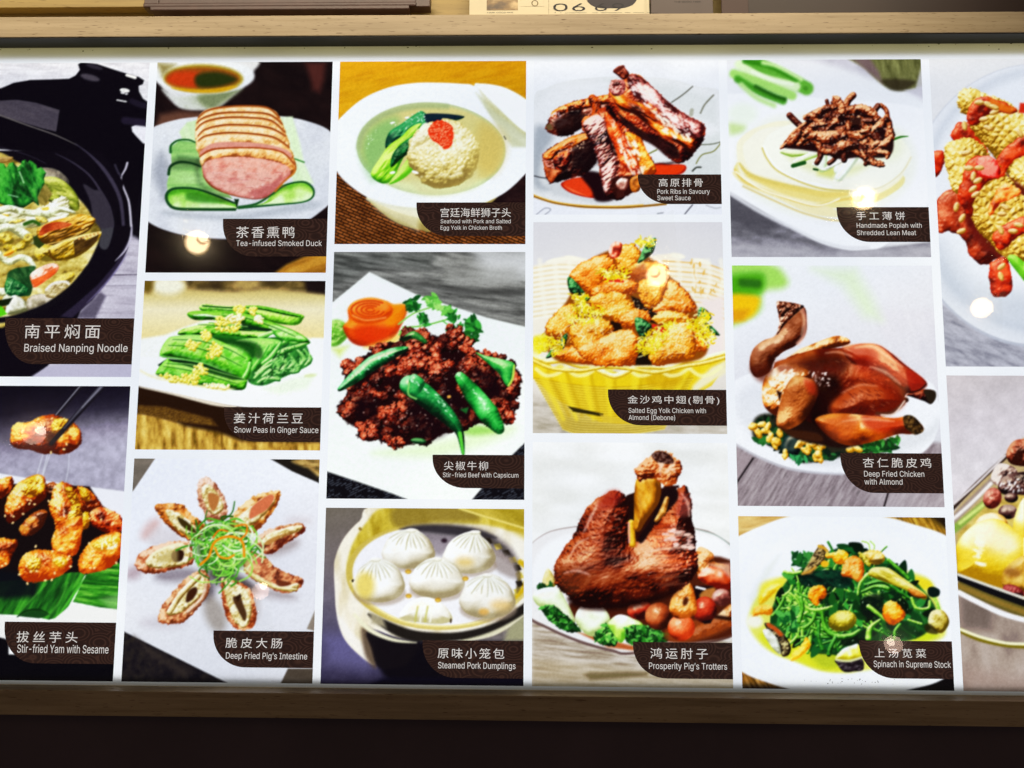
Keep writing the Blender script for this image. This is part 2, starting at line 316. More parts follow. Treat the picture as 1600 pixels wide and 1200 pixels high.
@dish
def yam(A):
    A.view(0, 590, 5)
    A.grad([(-50, 0), (1100, 0), (1100, 1300), (-50, 1300)], '0e0b18', ['1a1624', '585262', '9e99aa', 'aaa6b6', 'a8a4b4'], (300, 90), (420, 860))
    A.grad([(560, 60), (1100, 60), (1100, 900), (560, 900)], '14101e', ['2c2838', '9a94a4', 'b6b2c2', 'b0acbc'], (760, 100), (820, 700), soft=260, a=.8)
    A.mottle(40, .10)
    A.P([(-50, 735), (0, 748), (200, 782), (500, 828), (1100, 905), (1100, 1300), (-50, 1300)], 'f1f0f5', soft=14)
    for p in ([(335, 600), (312, 680), (288, 755)], [(370, 605), (345, 700), (325, 775)], [(388, 605), (362, 680), (338, 760)], [(540, 600), (535, 700), (515, 810)]):
        A.S(p, 4 if p[0][0] < 500 else 3, 'dcdde6', soft=8, a=.75)
    def seeds(pts, r=9):
        for i, (x, y) in enumerate(pts):
            A.E(x, y, r * 1.25, r * .8, (i * 53) % 180, 'f4d08a', soft=7); A.E(x - 2, y - 2, r * .6, r * .35, (i * 53) % 180, 'fff2cc', soft=6)
    K = ['4a1004', 'a03208', 'd86a14', 'eea830', 'fbe088']; KY = ['7a3c06', 'c88810', 'e0b41c', 'f2d858', 'fdf0b0']; KD = ['180806', '3a1208', '7a2c0c', 'b85c18']
    o = dict(bump=.26, bs=30, tone=.8, spec=.8, sp=26, rough=5, bias=-.08)
    A.S([(640, 60), (425, 310)], (20, 15), '16131c', smooth=False); A.S([(625, 66), (430, 298)], 4, '9a98a6', soft=8, smooth=False)
    A.Lp([(85, 430), (95, 385), (135, 352), (230, 345), (290, 312), (400, 288), (470, 305), (560, 345), (610, 385), (638, 440), (628, 520), (570, 575), (480, 602), (400, 592), (330, 596), (240, 565), (130, 555), (80, 510)], K, dome=110, seed=2, **o)
    A.Lp([(400, 390), (430, 320), (520, 325), (575, 370), (520, 430), (430, 450)], KY, dome=60, bump=.8, bs=20, tone=.8, rough=10, seed=4, soft=20)
    A.Lp([(540, 400), (600, 390), (625, 440), (600, 520), (540, 500)], K[1:], dome=50, bump=.8, bs=22, tone=.9, soft=20, seed=7)
    A.E(400, 475, 45, 50, 0, '30140c', soft=50, a=.8)
    A.S([(810, 60), (690, 190), (400, 515)], (24, 22, 17), '15121b', smooth=False); A.S([(800, 60), (670, 200), (500, 395)], (14, 9, 4), '5a5866', soft=16, smooth=False); A.S([(790, 75), (640, 235)], 4, '8e8c9a', soft=8)
    seeds([(300, 325), (320, 352), (345, 372), (262, 350), (175, 412), (398, 585), (405, 320), (500, 560), (520, 520)], 10)
    # heap of pieces
    A.P([(-50, 860), (110, 830), (360, 830), (700, 850), (800, 1000), (980, 1120), (980, 1300), (-50, 1300)], '1a0b0a', soft=16)
    A.view(0, 820, 4.444)
    A.P([(-60, -60), (850, -40), (850, 200), (830, 320), (500, 360), (250, 420), (-60, 420)], '120a0c', soft=20)
    A.P([(-60, 400), (160, 380), (500, 330), (600, 330), (480, 560), (420, 640), (340, 660), (200, 630), (-60, 620)], ('0d3410', '1c5a1c', '2f8424', '55a836'), tex=(26, -62, 6, 2), soft=8)
    A.P([(-60, 300), (150, 340), (270, 400), (250, 500), (-60, 520)], '080c14', soft=60, a=.9)
    A.S([(120, 640), (180, 600), (270, 590), (350, 625)], (4, 8, 8, 3), '0c3010', soft=8); A.P([(130, 636), (190, 605), (270, 598), (345, 625), (270, 650)], '144018', soft=10)
    A.S([(320, 410), (180, 560), (120, 620)], 5, '58b03c', soft=16, a=.6); A.S([(610, 350), (520, 470), (400, 640)], (5, 9, 6), '4fae34', soft=12); A.S([(470, 400), (420, 520), (330, 640)], 8, '5cb83e', soft=22, a=.5)
    A.P([(600, 345), (860, 250), (860, 590), (700, 575), (505, 535)], ('0e3c10', '1f6a1a', '3f9428', '8ac050'), tex=(13, 6, 12, 6), soft=8)
    A.P([(700, 520), (860, 470), (860, 590), (760, 580)], 'a8cc88', soft=70, a=.6)
    A.view(0, 590, 5)
    A.Lp([(-40, 830), (40, 780), (95, 775), (105, 830), (70, 900), (0, 950), (-40, 950)], K, dome=50, seed=1, **o)
    A.Lp([(50, 960), (100, 870), (160, 810), (280, 760), (340, 770), (365, 850), (360, 930), (300, 990), (210, 1050), (110, 1130), (60, 1130), (40, 1060)], K, dome=90, seed=3, **o)
    A.Lp([(170, 860), (210, 800), (290, 765), (335, 790), (352, 860), (290, 920), (220, 935), (180, 900)], KY, dome=60, bump=.9, bs=22, tone=.9, rough=8, soft=16, seed=5)
    A.Lp([(360, 840), (430, 820), (450, 900), (380, 920)], KD, dome=30, seed=3, **o)
    A.Lp([(600, 850), (700, 880), (800, 1000), (760, 1040), (660, 1060), (620, 950)], K, dome=60, seed=6, **o); A.Lp([(620, 860), (690, 890), (700, 960), (640, 950)], KY, dome=40, bump=.8, bs=20, soft=14)
    A.Lp([(700, 1060), (780, 1010), (880, 1040), (950, 1090), (960, 1180), (900, 1240), (760, 1180), (720, 1150)], ['4a0c04', '9a2408', 'cc4a10', 'e89040', 'fbe0a0'], dome=60, seed=8, **o)
    A.Lp([(640, 1060), (700, 1060), (700, 1150), (650, 1190), (620, 1130)], KY[:4], dome=40, seed=2, **o)
    A.Lp([(150, 1180), (230, 1080), (320, 1030), (370, 1050), (350, 1130), (300, 1200), (200, 1240)], KD[1:] + ['e0a040'], dome=50, seed=9, **o)
    A.Lp([(400, 950), (420, 860), (480, 815), (560, 840), (620, 900), (645, 1000), (640, 1150), (620, 1330), (520, 1350), (430, 1330), (430, 1150), (380, 1010)], K, dome=95, seed=4, **o)
    A.Lp([(500, 870), (560, 860), (620, 950), (640, 1080), (620, 1200), (560, 1180), (530, 1080), (560, 1000)], KY, dome=60, bump=.9, bs=22, tone=.9, soft=22, rough=8, seed=6)
    A.glaze([(420, 850), (520, 830), (500, 1080), (430, 1100)], 26, 14, 'fff0d8', a=.9, an=75)
    A.glaze([(70, 900), (170, 830), (160, 1000), (80, 1090)], 22, 11, 'fff0d8', a=.9)
    A.view(0, 820, 4.444)
    A.Lp([(-40, 110), (60, 95), (125, 120), (90, 200), (50, 280), (-40, 300)], K, dome=60, seed=5, **o)
    A.Lp([(365, 190), (380, 40), (560, -60), (560, 120), (520, 210), (430, 230)], K[1:], dome=60, seed=7, **o)
    A.Lp([(130, 300), (155, 220), (240, 175), (360, 180), (450, 210), (500, 240), (480, 310), (380, 370), (220, 400), (150, 370)], K[1:], dome=80, seed=2, **o)
    A.Lp([(180, 270), (250, 210), (290, 280), (230, 330)], KY, dome=40, bump=.9, bs=18, soft=20, rough=8); A.Lp([(360, 250), (430, 220), (470, 260), (420, 300)], KY[1:], dome=40, bump=.9, bs=18, soft=20)
    A.Lp([(545, 250), (590, 160), (660, 95), (770, 55), (850, 70), (840, 210), (760, 300), (650, 330), (560, 335)], K[1:], dome=90, seed=3, **o)
    A.Lp([(640, 150), (700, 90), (800, 75), (840, 110), (760, 170), (680, 180)], KY[1:], dome=40, bump=.9, bs=18, soft=20, rough=8)
    A.glaze([(700, 130), (830, 110), (800, 170), (710, 170)], 14, 16, 'fffbe8', a=1)
    seeds([(250, 205), (290, 225), (185, 285), (215, 325), (255, 322), (380, 335), (440, 268), (135, 345), (190, 408), (360, 382), (315, 386), (580, 265), (650, 270), (655, 300), (628, 300), (620, 130), (480, 220), (490, 290), (375, 80), (248, 150), (15, 285), (40, 270), (180, 215), (365, 185), (470, 240), (808, 265)], 9)
    A.view(0, 590, 5)
    seeds([(215, 955), (240, 960), (175, 990), (150, 1010), (105, 1085), (40, 1080), (75, 1010), (60, 985), (380, 965), (400, 980), (700, 1100), (745, 1112), (790, 1110), (100, 1135), (180, 1065), (55, 1040), (230, 985), (270, 990)], 9)
    A.view(0, 820, 4.444)
    A.P([(-60, 770), (0, 780), (60, 800), (60, 1200), (-60, 1200)], '06060c', soft=14); A.P([(40, 900), (860, 900), (860, 1300), (-60, 1300), (-60, 960)], '06060c', soft=10)
    A.P([(-60, 625), (0, 622), (60, 636), (200, 655), (360, 668), (500, 548), (700, 578), (860, 596), (860, 700), (40, 700), (36, 786), (-60, 770)], 'ecebe9', soft=8)

@dish
def duck(A):
    A.view(220, 80, 3.333)
    A.C[:] = ramp(A.noise(60, None, 20, 2, 3, 4), '0b0508', '140a0c', '1c0f10')
    A.P([(860, 60), (960, 60), (955, 150), (930, 215), (895, 200)], '4a2420', soft=50)
    A.P([(70, 400), (100, 330), (200, 310), (330, 320), (280, 380)], '6e4838', soft=50, a=.9)
    # bowl behind
    A.P([(70, 40), (580, 40), (585, 110), (540, 180), (470, 240), (400, 290), (310, 305), (200, 290), (150, 230), (100, 170)], ['ddd', 'eee'][0], soft=26, smooth=True)
    A.P([(110, 200), (200, 240), (330, 215), (520, 180), (470, 235), (400, 290), (310, 303), (200, 290)], ('9aa584', 'c8ccc0', 'e2e2e6'), soft=26, tex=(60, 40, 2, 3), smooth=True)
    A.P([(300, 230), (520, 190), (440, 260), (360, 300)], '76805a', soft=50, a=.9, smooth=True)
    A.E(330, 130, 262, 92, 0, 'e9ecee', soft=24); A.E(325, 142, 208, 74, 1, 'a08a28', soft=26); A.E(322, 140, 190, 55, 1, '8c4a14', soft=26)
    A.P([(135, 150), (180, 110), (300, 112), (290, 185), (180, 180)], 'b83c12', soft=40, smooth=True); A.P([(290, 125), (400, 108), (500, 145), (420, 182), (300, 185)], '26300c', soft=34, smooth=True)
    A.P([(160, 190), (330, 200), (500, 180), (420, 212), (260, 214)], 'c89a18', soft=16, smooth=True); A.P([(85, 60), (180, 70), (110, 130)], '8f8450', soft=50)
    # plate
    A.P([(-100, 600), (-60, 480), (60, 398), (180, 358), (290, 342), (500, 320), (740, 340), (880, 368), (990, 420), (1080, 540), (1060, 700), (990, 790), (850, 895), (700, 955), (500, 978), (330, 972), (180, 948), (40, 890), (-60, 780)], ('c9ccd6', 'dde0e6', 'e9ebee'), tex=(180, 60, 1, 4), soft=10, smooth=True)
    A.E(500, 620, 440, 230, 0, 'd3d7dd', soft=90, a=.6); A.P([(60, 620), (110, 520), (150, 640), (130, 780), (90, 720)], '8e929e', soft=70, a=.7, smooth=True)
    A.P([(140, 830), (500, 850), (880, 780), (900, 820), (500, 880), (160, 860)], 'aab0b8', soft=40, a=.7, smooth=True)
    # cucumber ribbons
    g = ['5a9040', '9cc878', 'c8e4a8', 'e4f4cc']
    A.P([(200, 420), (240, 370), (330, 350), (330, 470), (220, 470)], ('b8d8a0', 'd4e8c0'), tex=(40, 70, 4, 1), soft=12)
    A.P([(710, 345), (790, 340), (830, 480), (850, 580), (900, 690), (800, 690), (760, 600)], ('cfe6ba', 'e4f2d6'), tex=(40, 75, 5, 2), soft=16)
    A.P([(155, 500), (200, 466), (290, 474), (320, 600), (430, 720), (480, 770), (300, 730), (140, 745), (136, 690), (160, 580)], ('66a050', '98c47a', 'b8dca0'), tex=(40, 0, 6, 3), soft=8)
    A.P([(190, 540), (320, 560), (320, 600), (180, 580)], '5c8a4c', soft=30, a=.8)
    A.S([(155, 525), (158, 490), (195, 464), (250, 462), (285, 476)], (8, 6, 5, 5, 4), '1f5c26', soft=6)
    A.S([(145, 640), (155, 600), (200, 578), (260, 582), (310, 600)], (8, 7, 7, 6, 5), '14401c', soft=6)
    A.Lp([(135, 745), (160, 720), (240, 712), (330, 730), (430, 770), (490, 795), (490, 825), (330, 826), (180, 824), (140, 790)], ['4a9a20', '88c848', 'b8e088', 'd8f0b8'], dome=50, L=(.2, .7, .6), tone=.4, spec=0)
    A.P([(250, 730), (340, 745), (440, 785), (330, 790), (240, 770)], '2c7818', soft=30, a=.8, smooth=True)
    A.S([(490, 792), (400, 755), (300, 720), (220, 712), (160, 720), (133, 752), (145, 795), (190, 820), (330, 824), (490, 824)], (5, 6, 6, 6, 7, 8, 8, 8, 8, 8), '14461e', soft=6)
    A.Lp([(510, 812), (640, 790), (700, 720), (760, 690), (860, 684), (898, 720), (890, 760), (840, 790), (640, 802)], ['6ab02c', '9cd058', 'c4e890', 'e0f4c4'], dome=44, tone=.4, spec=0, L=(.2, .7, .6))
    A.S([(510, 812), (600, 795), (680, 748), (740, 704), (800, 684), (860, 684), (898, 718), (894, 760), (840, 786), (700, 800), (510, 816)], (7, 6, 5, 5, 5, 6, 6, 5, 4, 5, 7), '1c5626', soft=6)
    A.S([(800, 560), (850, 578)], 4, '3c7c3c', soft=6)
    # duck breast: slices from the back to the front
    fat = ['8a4a1c', 'd89a54', 'efc68c', 'fbe4bc']
    A.Lp([(285, 400), (300, 340), (350, 300), (450, 286), (580, 284), (690, 305), (725, 350), (750, 420), (780, 520), (810, 590), (795, 640), (740, 680), (700, 720), (660, 756), (600, 768), (480, 752), (380, 715), (330, 660), (310, 560), (290, 500)], fat, dome=60, tone=.5, bump=.25, bs=14, an=2, spec=.2)
    tops = [[(300, 345), (340, 312), (420, 292), (540, 284), (660, 294), (722, 345)], [(292, 372), (330, 345), (420, 322), (560, 318), (670, 330), (735, 378)], [(288, 408), (330, 370), (430, 346), (570, 346), (680, 362), (748, 420)],
            [(298, 440), (340, 405), (440, 384), (580, 386), (680, 402), (752, 440)], [(300, 465), (340, 440), (440, 425), (560, 428), (690, 448), (772, 500)]]
    for i, t in enumerate(tops):
        A.Lp(t + [(t[-1][0] + 10, t[-1][1] + 60), (560, t[3][1] + 55), (310, t[0][1] + 60)], ['a86428', 'e0aa66', 'f0cc98', 'fae6c4'], dome=26, tone=.5, bump=.3, bs=12, spec=.15, seed=i, rough=2)
        A.S(t, (3, 4, 5, 4, 5, 4), '8a4214', soft=7); A.S([(x, y + 6) for x, y in t], 3, 'c07a34', soft=8, a=.7)
    A.P([(312, 520), (380, 478), (520, 472), (660, 485), (770, 520), (770, 560), (600, 520), (420, 520), (320, 545)], ('cb8a7e', 'dca294'), tex=(18, 5, 4, 3), soft=10, smooth=True)
    A.Lp([(306, 570), (325, 540), (400, 512), (520, 503), (660, 510), (760, 540), (806, 590), (806, 625), (760, 650), (740, 600), (640, 570), (480, 556), (360, 575), (325, 602)], fat, dome=28, bump=.3, bs=12, tone=.5, spec=.25)
    A.S([(308, 548), (350, 520), (400, 508), (520, 503), (640, 506), (740, 528), (800, 590)], (4, 5, 5, 4, 4, 4, 3), '9a4618', soft=6, rough=1)
    A.Lp([(322, 600), (350, 570), (440, 552), (560, 552), (680, 570), (765, 600), (778, 640), (735, 690), (695, 728), (650, 758), (590, 768), (500, 752), (400, 715), (345, 670), (325, 635)], ['a4584e', 'c67c74', 'd4948a', 'e4b0a4'], dome=26, flat=.5, bump=.25, bs=9, tone=.5, spec=.12, L=(-.1, -.4, .9), rough=2)
    for i in range(34):
        q = A.R.rand(4); x = 350 + q[0] * 370; y = 590 + q[1] * 130
        A.S([(x, y), (x + 25 * q[2], y + 14 * (q[3] - .5)), (x + 60 * q[2], y + 10 * (q[3] - .3))], 1.5, ('b4646e', 'ecc4c0')[i % 2], soft=4, a=.6)
    A.glaze([(560, 700), (700, 680), (650, 755), (580, 765)], 26, 8, 'f6d4cc', a=.7)
    A.P([(560, 735), (680, 690), (740, 640), (700, 725), (650, 758), (590, 768)], '9c4a50', soft=24, a=.45)
    A.S([(325, 650), (370, 705), (460, 745), (580, 770), (660, 760)], 3, '7a4030', soft=7, a=.7); A.S([(790, 600), (800, 630), (745, 680), (700, 730)], 5, 'c07828', soft=8, a=.9)
    A.P([(486, 770), (512, 770), (500, 822)], '0c2c10', soft=5)
    A.tone([(150, 560), (320, 560), (330, 600), (160, 620)], .8, 30); A.tone([(300, 560), (330, 700), (480, 770), (420, 780), (290, 680)], .7, 30); A.tone([(540, 690), (760, 610), (720, 720), (620, 765)], (.95, .86, .84), 60); A.tone([(320, 560), (500, 540), (760, 580), (740, 630), (400, 620)], (1.04, 1.0, .96), 40)
    A.P([(690, 1160), (760, 1110), (850, 1070), (1000, 1040), (1000, 1200), (660, 1200)], ('8a5c18', 'bb8a30', 'cfa04c'), tex=(40, -20, 4, 2), soft=24)
    A.mottle(7, .05)

@dish
def peas(A):
    A.view(200, 430, 4.285)
    A.grad([(0, 0), (1400, 0), (1400, 700), (0, 700)], 'b8a060', ['d8c890', 'efe4c0', 'eee0b0', 'ead8a0'], (0, 60), (0, 400))
    A.P([(380, 20), (1400, 20), (1400, 130), (1180, 110), (900, 90), (700, 110), (400, 90)], ('3a2c18', '5a4824', 'a08448'), tex=(90, 85, .6, 2), soft=50)
    A.E(270, 70, 110, 60, 0, 'f4f0d8', soft=70); A.E(130, 60, 40, 60, 0, '6a5418', soft=60); A.E(800, 60, 90, 40, 0, 'c0a868', soft=60, a=.7)
    A.P([(1180, 20), (1400, 20), (1400, 135), (1200, 110)], '1a1010', soft=40)
    A.P([(60, 430), (250, 400), (400, 340), (520, 300), (1100, 390), (1240, 430), (1400, 440), (1400, 900), (60, 760)], 'f8f9f4', soft=26)
    A.P([(1230, 420), (1400, 420), (1400, 900), (1100, 800)], 'fbfcfa', soft=20)
    # cloth and dark shade of the dish
    A.P([(-20, 700), (1400, 700), (1400, 1260), (-20, 1260)], '241208', soft=12)
    A.P([(-20, 930), (200, 920), (380, 1010), (600, 1050), (760, 1110), (1400, 1120), (1400, 1260), (-20, 1260)], ('6a4a10', 'b08c38', 'd4b058', 'e6cc80'), tex=(34, 90, 3, 3), soft=40)
    A.P([(60, 870), (250, 880), (560, 960), (600, 1010), (300, 980), (60, 920)], ('3a200c', '8a6424'), tex=(10, 80, .5, 1), soft=24)
    A.P([(640, 880), (1400, 880), (1400, 1060), (760, 1060)], '2a1a10', soft=20)
    A.P([(-100, 560), (300, 560), (800, 640), (1400, 540), (1500, 700), (1400, 900), (1000, 893), (780, 885), (560, 850), (300, 792), (80, 745), (-100, 715)], 'fdfdfc', soft=14, smooth=True)
    A.S([(80, 748), (300, 795), (560, 858), (720, 885)], (3, 7, 12, 6), 'e8dcc8', soft=14)
    A.S([(85, 640), (200, 690), (480, 735)], (6, 8, 4), 'ece2a8', soft=20, a=.7); A.P([(900, 760), (1100, 690), (1260, 660), (1200, 760), (1000, 800)], 'e8f4da', soft=50, a=.8); A.E(1220, 672, 40, 12, -5, 'd0dca0', soft=20, a=.8)
    g = ['083402', '1c7408', '46a414', '84cc38', 'd0f090']; gl = ['307410', '68b420', 'a0dc48', 'd0f488']; gd = ['042004', '0e4808', '247a10', '54a82c']
    o = dict(bump=.2, bs=26, tone=.45, spec=.3, sp=12, gain=1.15, bias=.03)
    # cut ends stacked at the right
    A.P([(800, 700), (880, 560), (1000, 440), (1150, 400), (1225, 560), (1200, 610), (1050, 680), (900, 740)], ('0c3a14', '2a7a2c', '4a9c40'), tex=(16, -50, 3, 2), soft=12, smooth=True)
    for i, p in enumerate(([(1180, 500), (1220, 560), (1190, 600)], [(1130, 500), (1180, 560), (1150, 610)], [(1080, 530), (1110, 590), (1060, 630)], [(1010, 540), (1060, 600), (1000, 650)], [(960, 560), (1010, 620), (950, 660)], [(1000, 560), (940, 590), (860, 660)],
                           [(960, 600), (900, 640), (850, 690)], [(1040, 630), (980, 650), (1000, 690)], [(1100, 560), (1140, 630), (1100, 650)], [(900, 680), (960, 640), (1010, 660)], [(870, 720), (930, 690), (1010, 700)])):
        A.T(p, (9, 17, 13), ['1c6420', '4a9c3c', '8cc86c', 'c4e8a8'], tone=.3, seed=i)
    for i, p in enumerate(([(1210, 450), (1130, 480), (1050, 500), (1000, 520)], [(1180, 430), (1120, 450), (1070, 440)], [(1140, 420), (1080, 430), (1030, 460)], [(1090, 490), (1030, 520)])):
        A.T(p, (10, 16, 14, 10)[:len(p)], ['1c6818', '48a030', '86cc5c', 'c0e898'], tone=.3, seed=i)
    A.shred([(860, 660), (1000, 520), (1200, 560), (1150, 640), (900, 730)], 40, 60, 4, ['0c3410', '9cd878', '2c7c2c', 'b8e49c'], ang=-40, soft=6, a=.8)
    # back pods
    A.Lp([(860, 230), (1150, 260), (1168, 300), (1120, 335), (980, 320), (880, 280)], gl, dome=40, **o); A.T([(790, 212), (900, 220), (1040, 250), (1150, 274)], (9, 14, 15, 10), g[:4], tone=.3)
    A.Lp([(495, 195), (640, 205), (780, 215), (860, 260), (700, 260), (500, 240)], g, dome=22, **o); A.S([(500, 205), (640, 216), (780, 222)], 5, '0e4a10', soft=7)
    A.Lp([(395, 262), (440, 240), (580, 240), (760, 250), (980, 320), (1150, 390), (1215, 450), (1080, 440), (1000, 400), (780, 330), (600, 300), (450, 300)], g[:4], dome=36, seed=3, **o)
    A.S([(440, 268), (520, 268), (600, 278)], (3, 7, 4), 'e8f8e0', soft=8, rough=2); A.Lp([(940, 350), (990, 335), (1120, 380), (1200, 440), (1050, 440), (990, 410)], ['1c7414', '4cae2c', '98dc68', 'ccf4a8'], dome=30, seed=5, **o)
    A.Lp([(540, 320), (600, 320), (900, 350), (970, 372), (940, 400), (760, 380), (600, 360)], gd, dome=24, seed=1, **o); A.P([(760, 325), (960, 360), (970, 380), (770, 362)], '0c2c14', soft=10)
    A.Lp([(345, 372), (420, 345), (560, 320), (620, 355), (800, 375), (960, 380), (960, 395), (900, 425), (700, 412), (520, 400), (350, 402)], g, dome=26, seed=2, **o)
    A.T([(880, 412), (960, 385)], 14, ['5cb03c', 'a8dc80', 'd8f8b8'], tone=.2)
    # layer two
    A.P([(560, 400), (860, 420), (1010, 415), (1035, 450), (960, 540), (880, 620), (840, 640), (700, 500)], ('0a340c', '1c6a18', '2f8a24'), tex=(50, 30, 2, 2), soft=10, smooth=True)
    A.Lp([(720, 440), (880, 420), (1030, 445), (960, 540), (860, 640), (830, 600), (840, 500)], ['145010', '2f9420', '62c040', 'a0e070'], dome=44, seed=4, **o)
    A.T([(1020, 455), (960, 540), (900, 590)], (10, 15, 10), ['3c9c2c', '8cd068', 'c8f0a8'], tone=.2); A.T([(940, 470), (890, 550), (830, 630)], (8, 12, 12), ['3c9c2c', '78c850', 'b0e888'], tone=.2)
    A.P([(540, 420), (820, 440), (900, 500), (880, 560), (760, 510), (620, 470)], '0e3c10', soft=30, a=.7, smooth=True)
    # front big pods
    A.P([(200, 600), (260, 560), (500, 570), (640, 620), (780, 690), (760, 740), (560, 720), (250, 660)], '06240c', soft=12)
    A.Lp([(215, 540), (260, 430), (330, 405), (480, 400), (640, 450), (800, 540), (825, 575), (810, 690), (750, 700), (640, 640), (520, 590), (360, 560)], g[:4] + ['a8e478'], dome=60, seed=6, flat=.7, **o)
    A.Lp([(640, 480), (740, 480), (825, 560), (800, 690), (700, 640)], ['2c8c10', '4cb81c', '72d03c', 'b8f088'], dome=50, seed=2, soft=40, a=.8, **o)
    for i in range(9): A.B(330 + i * 45, 530 + i * 12 + (i > 4) * (i - 4) * 8, 24, 20, 10, ['2a8c18', '62c040', 'a0e478'], soft=26, a=.5, tone=.1)
    A.S([(215, 540), (360, 562), (520, 592), (640, 642), (760, 702)], 5, '8cd868', soft=10, a=.8); A.T([(815, 590), (800, 640), (770, 690)], 11, ['48a830', 'a0e078', 'd0f8b0'], tone=.2)
    A.Lp([(185, 655), (260, 560), (300, 580), (480, 600), (640, 660), (780, 690), (795, 730), (760, 770), (600, 755), (450, 740), (250, 690)], g[:4] + ['98e060'], dome=44, seed=8, **o)
    A.P([(300, 575), (520, 600), (640, 640), (790, 700), (700, 700), (560, 660), (400, 610)], '083010', soft=18, a=.85)
    for i in range(6): A.B(230 + i * 46, 640 + i * 10, 22, 18, 10, ['2a8c18', '62c040', 'a0e478'], soft=24, a=.5)
    for p in ([(270, 470), (420, 480), (600, 530), (760, 610)], [(300, 430), (480, 440), (660, 490), (790, 560)], [(240, 610), (420, 640), (600, 690), (740, 730)], [(260, 590), (440, 610), (640, 665), (770, 700)], [(470, 330), (640, 340), (800, 352)], [(520, 225), (640, 232), (740, 240)], [(620, 270), (800, 290), (980, 350), (1120, 410)]):
        A.S(p, (2, 4, 4, 2)[:len(p)], '0e4c08', soft=8, a=.75); A.S([(x, y - 8) for x, y in p], (1, 3, 3, 1)[:len(p)], 'b8ec84', soft=7, a=.7)
    y = ['a8981c', 'dcc838', 'f4ea70', 'fdf8c0']; yw = ['c8b860', 'eee088', 'faf6cc', 'ffffee']
    A.P([(170, 660), (480, 735), (720, 760), (640, 775), (300, 720)], 'efe8b0', soft=16)
    for poly, n, c in (([(690, 200), (780, 205), (790, 250), (720, 265)], 18, y), ([(800, 220), (865, 215), (860, 265), (810, 262)], 12, y), ([(585, 290), (640, 262), (740, 290), (760, 360), (700, 380), (590, 360)], 46, y),
                       ([(590, 275), (660, 260), (760, 270), (795, 300), (700, 310)], 22, yw), ([(840, 300), (880, 265), (915, 300), (890, 325)], 14, yw), ([(490, 380), (540, 365), (570, 410), (530, 460), (500, 430)], 22, y),
                       ([(380, 455), (440, 432), (490, 460), (440, 500), (395, 490)], 22, y), ([(520, 500), (570, 452), (630, 480), (620, 540), (530, 560)], 36, y), ([(420, 630), (490, 585), (510, 620), (560, 650), (480, 680)], 26, y),
                       ([(190, 665), (360, 665), (470, 680), (470, 725), (330, 718), (220, 690)], 50, y), ([(350, 660), (470, 670), (460, 725), (370, 715)], 24, y), ([(480, 705), (560, 725), (700, 745), (640, 765), (500, 740)], 26, yw)):
        A.crumbs(poly, n, 14, c, tone=.3, spec=.2, soft=7)
    A.mottle(8, .05)

